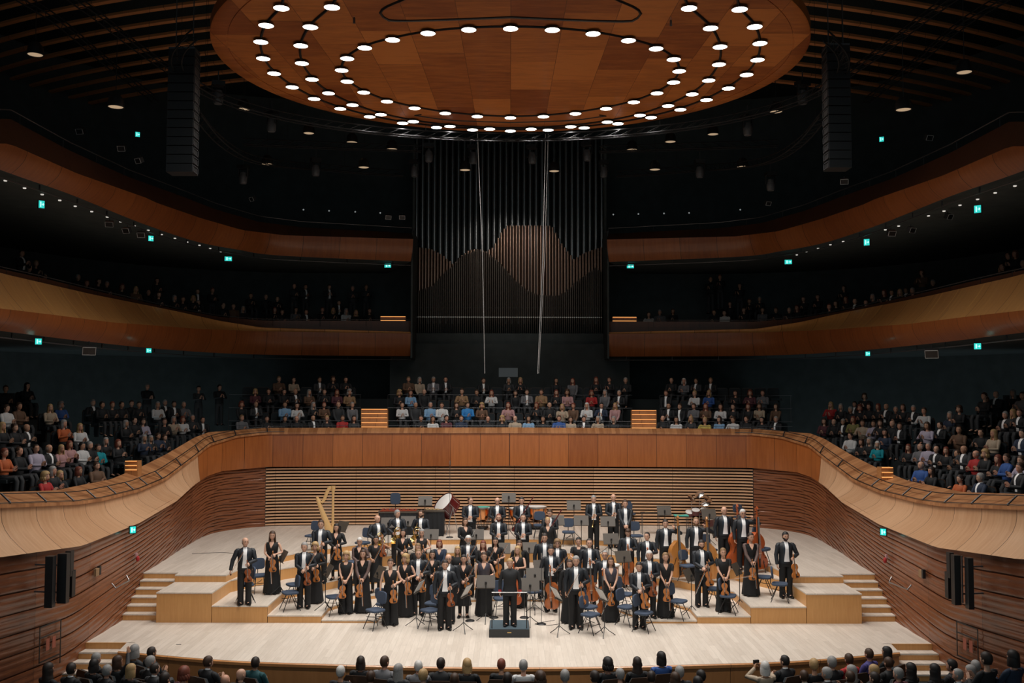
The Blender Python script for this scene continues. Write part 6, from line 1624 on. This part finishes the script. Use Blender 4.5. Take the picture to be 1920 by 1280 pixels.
for px, py, code, fl in allst:
    p = P(px, py, z=SZ) if fl != 'Z' else P(px, py, Y=17.4); n = cn.get(sec(px), 0); cn[sec(px)] = n+1
    tgt = (p.x*.35, p.y+8, 0)
    ps = {'R': ('raised',), 'C': ('camera',)}.get(fl, ('clap', 'lap', 'clap2'))
    h = 0
    q = listener(p, tgt, code, 'seen from behind, %s from left, %s' % (ORD[n], sec(px)), 'listeners in the stalls', poses=ps, standing=fl == 'Z')
    placed.append(q.location.copy())
    if fl == 'C':
        J = joints('camera', True, False); r = empty('camera_in_hands', label='small black camera held up by a white-haired man in the right stalls', cat='camera')
        c = (J['WR']+J['WL'])/2+Vector((0, -.06, .10)); r.matrix_world = Matrix.Translation(q.location) @ Matrix.Rotation(q.rotation_euler.z, 4, 'Z') @ Matrix.Translation(c)
        MB().box(-.06, -.02, -.04, .06, .03, .04).build('camera_body', M_BLACK, r); MB().lathe([(.03, 0), (.03, .06), (0, .06)], 14, Matrix.Rotation(PI/2, 4, 'X')).build('lens', M_GREYM, r)
        r.name = 'hand_camera'
    if fl != 'Z': seat(tuple(q.location), q.rotation_euler.z, 'dark wood-backed stalls seat, %s from left, %s' % (ORD[n], sec(px)), 'stalls seats')
k = 0
for px in range(455, 1320, 52):
    Y = P(px, 1250, z=SZ).y-.12; x = P(px, 1250, z=SZ).x
    if all((Vector((x, Y))-Vector((l.x, l.y))).length > .5 for l in placed):
        seat((x, Y, STALL_Z), PI-x*.02, 'empty wood-backed seat in the front stalls row, %s from left' % ORD[k], 'empty front stalls seats'); k += 1
# ================================================================ ORGAN
OY = 46.2
M_PIPE1 = mat('dark_pipe', (.26, .27, .27), .28, metal=1, noise=.1); M_MOUTH = mat('pipe_mouth', (.75, .68, .6), .3, metal=.6); M_PIPE2 = mat('copper_toned_pipe', (.42, .28, .21), .28, metal=.9, noise=.1); M_PIPE3 = mat('small_pipe', (.12, .10, .085), .4, metal=.8, noise=.1)
org = empty('pipe_organ', (0, OY+.6, 8.0), label='tall pipe organ with three ranks of metal pipes and wave-shaped tops', cat='organ')
def pipe_mesh(r, L, foot=.5):
    m = MB(); m.lathe([(r*.25, 0), (r*.98, foot), (r, foot+.02), (r, L), (r*.86, L), (r*.86, L-.3)], 12)
    m.m = 1; m.box(-r*.8, -r*1.12, foot+.0, r*.8, -r*.80, foot+.035); return m
def crop(x, y): return 760+x/2.91, 240+y/2.91
W2 = [(60, 650), (140, 660), (200, 690), (265, 745), (300, 700), (350, 665), (400, 660), (440, 675), (480, 650), (527, 565), (555, 532), (800, 532), (850, 625), (920, 715), (980, 680), (1040, 660), (1075, 650)]
W1 = [(60, 890), (150, 860), (220, 780), (265, 748), (300, 702), (400, 662), (440, 678), (500, 720), (600, 830), (660, 880), (720, 910), (830, 915), (880, 890), (930, 840), (1040, 760), (1075, 790)]
zl = P(955, 625, Y=OY).z
def rank(Y, x0, x1, step, rfac, tops, mt, zb, foot, name):
    x = x0
    while x <= x1:
        px, _ = crop(x, 0); t = interp(tops, x) if isinstance(tops, list) else tops
        py = crop(0, t)[1]; p = P(px, py, Y=Y); L = p.z-zb; 
        r = step*rfac/2.91/FPX*Y
        o = pipe_mesh(r, max(.8, L), foot).build(name, [mt, M_MOUTH], org); o.location = (p.x, Y-OY-.6, zb-8.0)
        x += step
rank(OY+.55, 64, 1072, 32.5, .44, 60, M_PIPE1, 9.4, .9, 'tall_pipe')
rank(OY+.25, 62, 1074, 16.5, .42, W2, M_PIPE2, zl+.6, .6, 'middle_pipe')
rank(OY, 61, 1075, 11.2, .44, W1, M_PIPE3, zl+.0, .74, 'front_pipe')
a = P(779, 630, Y=OY); b = P(1131, 630, Y=OY)
m = MB(); m.box(a.x-.1, -.7, zl-.5-8, b.x+.1, .8, zl-8); m.build('plinth', M_DARK, org, smooth=False)
m = MB(); m.box(a.x-.12, .9, zl-8-.5, b.x+.12, .98, 9.8); m.build('case_back', M_DARK, org, smooth=False)
for x in (a.x-.16, b.x+.06):
    m = MB(); m.box(x, -.7, zl-8-.5, x+.1, .95, 9.8); m.build('case_side', M_DARK, org, smooth=False)
MB().box(-5.5, OY-.5, -1, 5.5, OY+1.4, zl-.5).build('wall_organ_base', M_DARK, smooth=False, kind='structure')
# ================================================================ RIGGING
M_WARMD = mat('downlight_glow', (.4, .3, .2), .5, emit=(1.0, .72, .45), es=.38); M_TINYL = mat('tiny_light', (.8, .8, .8), .5, emit=(1, .95, .85), es=.55)
M_TEALE = mat('exit_teal', (0, .5, .45), .5, emit=(.03, .62, .55), es=1.0); M_TEALW = mat('exit_white', (.8, 1, 1), .5, emit=(.5, 1, .95), es=1.0)
M_TRUSS = mat('dark_truss', (.016, .016, .017), .75, spec=.2)
def truss(pts, lab, w=.26, zz=True):
    pts = resample(pts, .45); r = empty('lighting_truss', pts[0], label=lab, cat='truss'); o = pts[0]
    P0 = [p-o for p in pts]; t = [(P0[min(i+1, len(P0)-1)]-P0[max(0, i-1)]).normalized() for i in range(len(P0))]
    s = [Vector((q.y, -q.x, 0)).normalized()*w/2 for q in t]
    ch = [[p+q for p, q in zip(P0, s)], [p-q for p, q in zip(P0, s)], [p+Vector((0, 0, w*.9)) for p in P0]]
    m = MB()
    for c in ch: m.tube(c, .022, 6)
    for i in range(len(P0)-1):
        for a_, b_ in ((0, 2), (1, 2), (0, 1)): m.tube([ch[a_][i], ch[b_][i+1]], .010, 4)
    m.build('truss_frame', M_TRUSS, r)
    k = 2
    while k < len(P0): MB().tube([P0[k]+Vector((0, 0, w*.9)), Vector((P0[k].x, P0[k].y, 19-o.z))], .006, 4).build('hanging_cable', M_BLACK, r); k += 9
ry = P(957, 263, z=14.9).y-27.5
truss([Vector((9.1*math.sin(a), 27.5+ry*math.cos(a), 14.9)) for a in [-2.1+4.2*k/80 for k in range(81)]], 'curved lighting truss ringing the back of the canopy')
for g, nm in ((1, 'left'), (-1, 'right')):
    def T(L, lab, Y=None, z=None):
        pts = [P(x, y, Y=Y, z=z) if not isinstance(Y, list) else P(x, y, Y=Y[i]) for i, (x, y) in enumerate(L)]
        if g < 0: pts = [Vector((-p.x, p.y, p.z)) for p in pts]
        truss(catmull(pts, 6), lab % nm)
    T([(455, 271), (620, 278), (790, 284)], 'straight %s truss across the hall just behind the canopy', Y=[37, 37.6, 38])
    T([(600, 318), (680, 325), (757, 330)], 'short low %s truss beside the organ top', Y=[41, 41.3, 41.6])
    T([(368, 215), (410, 265), (460, 298), (520, 312), (590, 318)], 'curved %s truss dropping from the line array to the organ', Y=[29, 31.5, 34, 37, 40.5])
    T([(20, -10), (110, 45), (200, 120), (290, 190)], 'long dark truss under the %s ceiling', z=17.6)
    T([(120, -10), (190, 40), (260, 95), (340, 150)], 'second dark truss under the %s ceiling', z=17.2)
def mhead(px, py, Y, lab, yaw=0):
    p = P(px, py, Y=Y); r = empty('moving_head_light', p, yaw, lab, 'stage light', 'moving head lights')
    if 'mh' not in CL:
        a = MB(); a.box(-.2, -.16, .32, .2, .16, .46); b0 = a.mesh('base', M_BLACK, smooth=False)
        a = MB(); a.tube([(-.19, 0, .34), (-.2, 0, .05), (-.19, 0, 0)], [(.03, .05)]*3, 8).tube([(.19, 0, .34), (.2, 0, .05), (.19, 0, 0)], [(.03, .05)]*3, 8).tube([(-.19, 0, .34), (.19, 0, .34)], .03, 6); y_ = a.mesh('yoke', M_BLACK)
        a = MB(); a.lathe([(0, .2), (.12, .17), (.16, .0), (.15, -.2), (.12, -.26), (.0, -.26)], 16); h_ = a.mesh('lamp_head', mat('lamp_body', (.09, .09, .095), .4))
        CL['mh'] = (b0, y_, h_)
    for n, me in zip(('base', 'yoke', 'lamp_head'), CL['mh']): inst(n, me, r)
    MB().tube([(0, 0, .46), (0, 0, .8)], .02, 6).build('clamp', M_GREYM, r)
def dlight(px, py, Y, lab):
    p = P(px, py, Y=Y); r = empty('hanging_downlight', p, 0, lab, 'lamp', 'dim hanging downlights')
    if 'dl' not in CL:
        a = MB(); a.lathe([(.0, .34), (.12, .34), (.20, .22), (.23, 0), (.21, -.005), (.19, .03)], 18); q = a.mesh('can', M_BLACK); a = MB(); a.lathe([(.195, .012), (.0, .012)], 18); CL['dl'] = (q, a.mesh('lens', M_WARMD))
    inst('can', CL['dl'][0], r); inst('lens', CL['dl'][1], r); MB().tube([(0, 0, .34), (0, 0, 2.2)], .01, 5).build('stem', M_BLACK, r)
MH = [(409, 180, 31), (509, 233, 34), (592, 318, 39.5), (777, 320, 41.5), (804, 291, 38.5), (887, 294, 38.5), (998, 294, 38.5), (1101, 289, 38.5), (1132, 321, 41.5), (1312, 321, 39.5), (1402, 240, 34), (1505, 180, 31), (456, 332, 38), (1445, 345, 38)]
for k, (x, y, Y) in enumerate(MH): mhead(x, y, Y, 'black moving-head stage light, %s from the left in the rigging' % ORD[sorted(q[0] for q in MH).index(x)], rA.uniform(-.5, .5))
DLS = [(579, 250), (660, 267), (735, 280), (501, 308), (682, 314), (872, 319), (1185, 281), (1257, 266), (1337, 252), (1039, 321), (1228, 318), (1392, 313), (66, 103), (217, 201), (457, 205), (1808, 136), (1694, 206), (1455, 210)]
for k, (x, y) in enumerate(DLS): dlight(x, y, 38 if 480 < x < 1420 else (33 if 300 < x < 1600 else 27), 'dim warm round downlight, %s from the left under the dark ceiling' % ORD[sorted(q[0] for q in DLS).index(x)])
# line arrays
def line_array(px0, px1, y0, y1, Y, nm, inner):
    a = P(px0, y0, Y=Y); b = P(px1, y1, Y=Y); w = b.x-a.x; H = a.z-b.z; n = 14; h = H/n
    r = empty('line_array_speaker', ((a.x+b.x)/2, Y, b.z), 0, 'tall black hanging line array loudspeaker on the %s of the canopy' % nm, 'loudspeaker')
    for k in range(n):
        t = (n-1-k)/n; tilt = .02+.28*t*t; zz = H-(k+1)*h
        M = Matrix.Translation((0, -.25*(1-t)*0+.35*t*t*0, zz)) @ Matrix.Rotation(-tilt*.5, 4, 'X')
        m = MB(); m.box(-w/2, -.28, .012, w/2, .24, h-.012, M); c = m.build('cabinet', M_BLACK, r, smooth=False)
        x = (w/2) if inner > 0 else -w/2
        m = MB()
        for (z0, z1, y_0, y_1) in ((.03, .05, -.24, .2), (h-.05, h-.03, -.24, .2), (.03, h-.03, -.24, -.21), (.03, h-.03, .17, .20)): m.box(min(x, x+.02*inner), y_0, z0, max(x, x+.02*inner), y_1, z1, M)
        m.build('side_bracket', M_GREYM, c, smooth=False)
    m = MB(); m.box(-w/2, -.25, H, w/2, .25, H+.05).tube([(-w/3, 0, H), (-w/3, 0, H+3.5)], .015, 6).tube([(w/3, 0, H), (w/3, 0, H+3.5)], .015, 6); m.build('flying_frame', M_GREYM, r, smooth=False)
line_array(322, 366, 97, 327, 27, 'left', 1); line_array(1546, 1591, 90, 319, 27, 'right', -1)
# wires from the canopy
for (x0, y0, x1, y1, lab, rr) in ((895, 251, 909, 700, 'long pale cable hanging left of the organ middle', .012), (1023, 251, 1008, 700, 'long pale cable hanging right of the organ middle', .012), (1028, 251, 1010, 700, 'second pale cable just right of the other one', .009)):
    p = P(x0, y0, Y=35.3); q = P(x1, y1, Y=37.5)
    tag(MB().tube([p+Vector((0, 0, .1)), (p+q)/2+Vector((.05, 0, 0)), q], rr, 5).build('hanging_cable', M_CABLE), lab, 'cable')
for (x, y, lab) in ((664, 40, 'chrome microphone hanging on a cable left of the canopy middle'), (1258, 45, 'chrome microphone hanging on a cable right of the canopy middle')):
    p = P(x, y, Y=24); r = empty('hanging_microphone', p, label=lab, cat='microphone'); MB().tube([(0, 0, -.05), (0, 0, .08), (0, 0, .10)], [.032, .032, .02], 10).build('capsule', M_GREYM, r); MB().tube([(0, 0, .1), (0, 0, CZ-p.z)], .008, 5).build('cable', M_CABLE, r)
for (x, lab) in ((836, 'thin black wire under the canopy, left one'), (1093, 'thin black wire under the canopy, right one')):
    p = P(x, -40, Y=22); q = P(x, 243, Y=34.6); tag(MB().tube([p, q], .008, 5).build('thin_wire', M_BLACK), lab, 'wire')
# ---------------------------------------------------------------- signs and small lights
def sign(px, py, w, h, Y, lab, yaw=0, arrow=0):
    p = P(px, py, Y=Y); k = Y/FPX; W_, H_ = w*k/2, h*k/2
    r = empty('exit_sign', p, yaw, lab, 'sign', 'teal emergency exit signs')
    m = MB(); m.box(-W_-.02, .0, -H_-.02, W_+.02, .06, H_+.02); m.build('housing', M_BLACK, r, smooth=False)
    m = MB(); m.box(-W_, -.012, -H_, W_, 0, H_); m.build('lit_panel', M_TEALE, r, smooth=False)
    m = MB(); d = -.016
    m.box(-W_*.55, d, -H_*.7, -W_*.15, d+.004, H_*.7); m.box(W_*.05, d, -H_*.12, W_*.75, d+.004, H_*.12); m.add([(W_*.45, d, -H_*.5), (W_*.85, d, 0), (W_*.45, d, H_*.5)], [(0, 1, 2)]); m.build('pictogram', M_TEALW, r, smooth=False)
SG = [(258, 252, 8, 9, 36, .5, 'on the upper left wall'), (78, 383, 10, 14, 28.5, .7, 'at the far left under the upper balcony'), (283, 447, 9, 10, 35.6, .5, 'under the upper left balcony beside the track lights'), (428, 485, 13, 8, 41, .2, 'under the upper balcony left of the organ'), (727, 498, 12, 7, 44.5, 0, 'nearest to the organ on its left'),
      (72, 640, 11, 11, 28.6, .6, 'at the far left under the middle balcony'), (279, 657, 9, 8, 35.8, .3, 'under the left middle balcony above the seats'), (1653, 261, 8, 9, 36, -.5, 'on the upper right wall'), (1833, 392, 12, 14, 28.5, -.7, 'at the far right under the upper balcony'), (1625, 454, 10, 12, 35.8, -.5, 'under the upper right balcony beside the track lights'), (1478, 491, 13, 8, 41, -.2, 'under the upper balcony right of the organ'), (1182, 499, 13, 7, 44.5, 0, 'nearest to the organ on its right'), (1627, 663, 8, 8, 35.8, -.3, 'under the right middle balcony above the seats'), (1833, 649, 12, 11, 28.6, -.6, 'at the far right under the middle balcony')]
for x, y, w, h, Y, yaw, lab in SG: sign(x, y, w, h, Y, 'glowing teal exit sign '+lab, yaw)
def wallp(px, py, off=-.06):
    c = offs(WALL, off); c = c if px < 956 else mir(c)
    i = min((i for i in range(nW) if c[i].y < 34 and c[i].y > 15), key=lambda i: abs(proj((c[i].x, c[i].y, 2))[0]-px))
    p = P(px, py, Y=c[i].y); p.x = c[i].x; t = (c[i+1]-c[i-1]); a = math.atan2(t.y, t.x)
    n = Vector((0, 26, 0))-Vector((p.x, p.y, 0)); rz = math.atan2(1 if p.x < 0 else -1, 0)
    tt = Vector((t.x, t.y, 0)).normalized(); nn = Vector((tt.y, -tt.x, 0)); nn = nn if nn.dot(n) > 0 else -nn
    return p, math.atan2(nn.x, -nn.y)
for px, py, nm in ((249, 993, 'left'), (1656, 997, 'right')):
    p, a = wallp(px, py, -.25); q = sign(px, py, 10, 12, p.y, 'glowing teal exit sign low on the %s stage wall under the parapet' % nm, (.6 if px < 900 else -.6))
# floods and track lights below the balconies
def flood(px, py, Y, s, yaw, lab):
    p = P(px, py, Y=Y); r = empty('flood_light', p, yaw, lab, 'stage light'); m = MB(); M = Matrix.Rotation(.5, 4, 'X')
    m.box(-s, -.04, -s*.7, s, .10, s*.7, M); m.build('housing', M_BLACK, r, smooth=False)
    for q in ((-s, s, -s*.7, -s*.62), (-s, s, s*.62, s*.7), (-s, -s*.92, -s*.7, s*.7), (s*.92, s, -s*.7, s*.7)): MB().box(q[0], -.05, q[2], q[1], -.035, q[3], M).build('frame_bar', M_CABLE, r, smooth=False)
    MB().tube([(0, .05, s*.5), (0, .05, s*1.5)], .015, 6).build('bracket', M_BLACK, r)
flood(167, 657, 30, .19, .5, 'square framed flood light under the left middle balcony'); flood(1747, 663, 30, .19, -.5, 'square framed flood light under the right middle balcony')
for k, (x, y) in enumerate(((205, 420), (237, 432), (265, 440), (1710, 431), (1780, 406), (1672, 437), (1583, 340), (1742, 258), (150, 246), (228, 278), (260, 301), (473, 373), (1440, 381), (728, 407), (754, 407))):
    flood(x, y, 31 if x < 300 or x > 1560 else 40, .12, rA.uniform(-.8, .8), 'small dark spotlight, %s from the left of those on the balcony edges' % ORD[sorted([205, 237, 265, 1710, 1780, 1672, 1583, 1742, 150, 228, 260, 473, 1440, 728, 754]).index(x)])
UL = [(10, 339), (46, 353), (79, 365), (112, 376), (141, 387), (172, 397), (201, 407), (226, 416), (252, 424), (278, 432), (303, 440), (328, 447), (351, 454), (374, 460), (394, 466), (414, 472), (1494, 478), (1512, 472), (1534, 466), (1557, 459), (1581, 453), (1660, 431), (1685, 424), (1741, 405), (1770, 396), (1800, 385), (1833, 374), (1866, 362), (1903, 349)]
tl = MB(); tl.lathe([(.0, -.012), (.05, -.01), (.055, .02)], 12); TL = tl.mesh('recessed_light', M_TINYL)
for k, (x, y) in enumerate(UL):
    p = P(x, y, z=UPZ-.02); o = inst('recessed_light', TL); o.location = p; o.scale = (.85, .85, 1)
    tag(o, 'tiny white recessed light under the upper balcony, %s from the left' % ORD[k], 'lamp', 'recessed lights under the upper balcony')
for k, (x, y) in enumerate(((569, 393), (617, 395), (666, 397), (713, 399), (1150, 402), (1197, 401), (1245, 400), (1292, 399), (1388, 393))):
    p = P(x, y, Y=43); o = MB().ell((0, 0, 0), (.035, .035, .035), 8, 6).build('small_bulb', mat('dim_bulb', (.3, .3, .3), .5, emit=(.8, .9, .9), es=.22)); o.location = p
    tag(o, 'dim pinpoint light on the upper balcony rail, %s from the left' % ORD[k], 'lamp', 'pinpoint lights by the organ')
# column speakers, handrails and fittings on the side walls
for g, nm in ((1, 'left'), (-1, 'right')):
    def X(px): return px if g > 0 else 1912-px
    dy = 0 if g > 0 else 3
    bx = P(X(110), 1085+dy, Y=22.6); r = empty('column_speakers', bx, 0, 'cluster of tall black column loudspeakers mounted on the %s side wall' % nm, 'loudspeaker')
    for k, (x, y0, y1, w, Y) in enumerate(((94, 1042, 1138, 12, 22.2), (119, 1037, 1130, 14, 22.5), (130, 1032, 1080, 9, 22.9), (133, 1069, 1118, 9, 23.0))):
        a = P(X(x)-w/2, y0+dy, Y=Y)-bx; b = P(X(x)+w/2, y1+dy, Y=Y)-bx
        m = MB(); M = Matrix.Identity(4); m.box(a.x, a.y-.08, b.z, b.x, a.y+.10, a.z); m.build('column', M_BLACK, r, smooth=False)
    m = MB(); c = P(X(107), 1085+dy, Y=22.6)-bx
    m.tube([(c.x, .02, .55), (c.x, .02, -.5)], .02, 6); m.tube([(c.x, .02, .3), (c.x-g*.65, .12, .3)], .02, 6); m.tube([(c.x, .02, -.3), (c.x-g*.65, .12, -.3)], .02, 6); m.build('wall_bracket', M_GREYM, r)
    p0, _ = wallp(X(206), 1102+dy); p1, _ = wallp(X(238), 1088+dy)
    r = empty('wall_handrail', p0, label='short steel handrail on the %s stage wall' % nm, cat='rail'); d = p1-p0; o = Vector((g*.10, 0, 0))
    MB().tube([o*.0+Vector((0, 0, .12)), o+Vector((0, 0, .0)), o+d*.95, d+Vector((0, 0, .14))], .018, 8).build('rail', M_CHROME, r)
    p, a = wallp(X(254), 1047+dy); r = empty('alarm_beacon', p, a, 'small red alarm device on the %s stage wall' % nm, 'alarm'); MB().ell((0, -.05, 0), (.06, .05, .08), 10, 8).build('red_dome', CLM['red'], r); MB().box(-.05, -.03, .06, .05, .01, .16).build('base', CLM['pink'], r)
    p, a = wallp(X(178), 1073+dy); r = empty('wall_box', p, a, 'small pale connection box with dark side on the %s stage wall' % nm, 'box'); MB().box(-.10, -.05, -.08, .10, .01, .10).build('pale_cover', CLM['tan'], r, smooth=False); MB().box(.10, -.06, -.08, .19, .01, .14).build('dark_cover', M_BLACK, r, smooth=False)
    p, a = wallp(X(92), 1200+dy); r = empty('wall_hatch', p, a, 'narrow hatch outlined in black with two faint red labels on the %s wall' % nm, 'hatch')
    for q in ((-.42, .42, .36, .39), (-.42, .42, -.42, -.39), (-.42, -.39, -.42, .39), (.39, .42, -.62, .39), (-.42, .42, .12, .15)): MB().box(q[0], -.012, q[2], q[1], .0, q[3]).build('black_frame', M_BLACK, r, smooth=False)
    for x in (-.16, .08): MB().box(x, -.010, -.20, x+.13, -.002, .06).build('red_label', mat('faded_red', (.36, .10, .06), .6), r, smooth=False)
# pale panel on the top choir row
p = P(953, 698, Y=CH_Y0+4.4); r = empty('projection_desk', p, 0, 'pale blue-grey panel above the top centre choir row', 'panel'); MB().box(-.42, 0, -.2, .42, .03, .2).build('panel', mat('pale_panel', (.22, .27, .30), .5), r, smooth=False); MB().box(-.03, .03, -.9, .03, .06, .0).build('support', M_BLACK, r, smooth=False)

# front spotlights on a bar over the stalls
for k in range(6):
    x = -7.5+3*k; Y = 9.0; z = 17.5
    r = empty('stage_spotlight', (x, Y, z), 0, 'black stage spotlight on the bar over the stalls, %s from the left' % ORD[k], 'stage light', 'stage spotlights over the stalls')
    d = Vector((x*.55, 29, 1))-Vector((x, Y, z)); Mx = d.to_track_quat('-Z', 'Y').to_matrix().to_4x4()
    m = MB(); m.lathe([(0, .35), (.13, .33), (.15, 0), (.13, .02), (0, .02)], 16, Mx); m.build('can', M_BLACK, r)
    l = bpy.data.lights.new('spotlight', 'SPOT'); l.energy = FRONT_POWER; l.spot_size = math.radians(46); l.spot_blend = .6; l.shadow_soft_size = .12; l.color = (1, .96, .91)
    lo = bpy.data.objects.new('spotlight_light', l); COL.objects.link(lo); lo.parent = r; lo.matrix_local = Matrix.Translation(d.normalized()*.05) @ Mx
r = empty('lighting_bar', (0, 9, 18), 0, 'black bar carrying the stage spotlights over the stalls', 'bar'); MB().tube([(-9, 0, 0), (9, 0, 0)], .03, 8).build('bar', M_BLACK, r)

for x in (887, 998):
    p = P(x, 300, Y=38.5); l = bpy.data.lights.new('organ_light', 'SPOT'); l.energy = 230; l.spot_size = math.radians(50); l.spot_blend = 1; l.color = (1, .93, .86); l.shadow_soft_size = .08
    lo = bpy.data.objects.new('organ_light', l); COL.objects.link(lo); par = min((o for o in bpy.data.objects if o.name.startswith('moving_head_light')), key=lambda o: (o.location-p).length)
    lo.parent = par; d = Vector((p.x*.3, OY, 11.2))-(par.location+Vector((0, 0, -.3))); lo.matrix_local = Matrix.Rotation(-par.rotation_euler.z, 4, 'Z') @ Matrix.Translation((0, 0, -.32)) @ d.to_track_quat('-Z', 'Y').to_matrix().to_4x4()
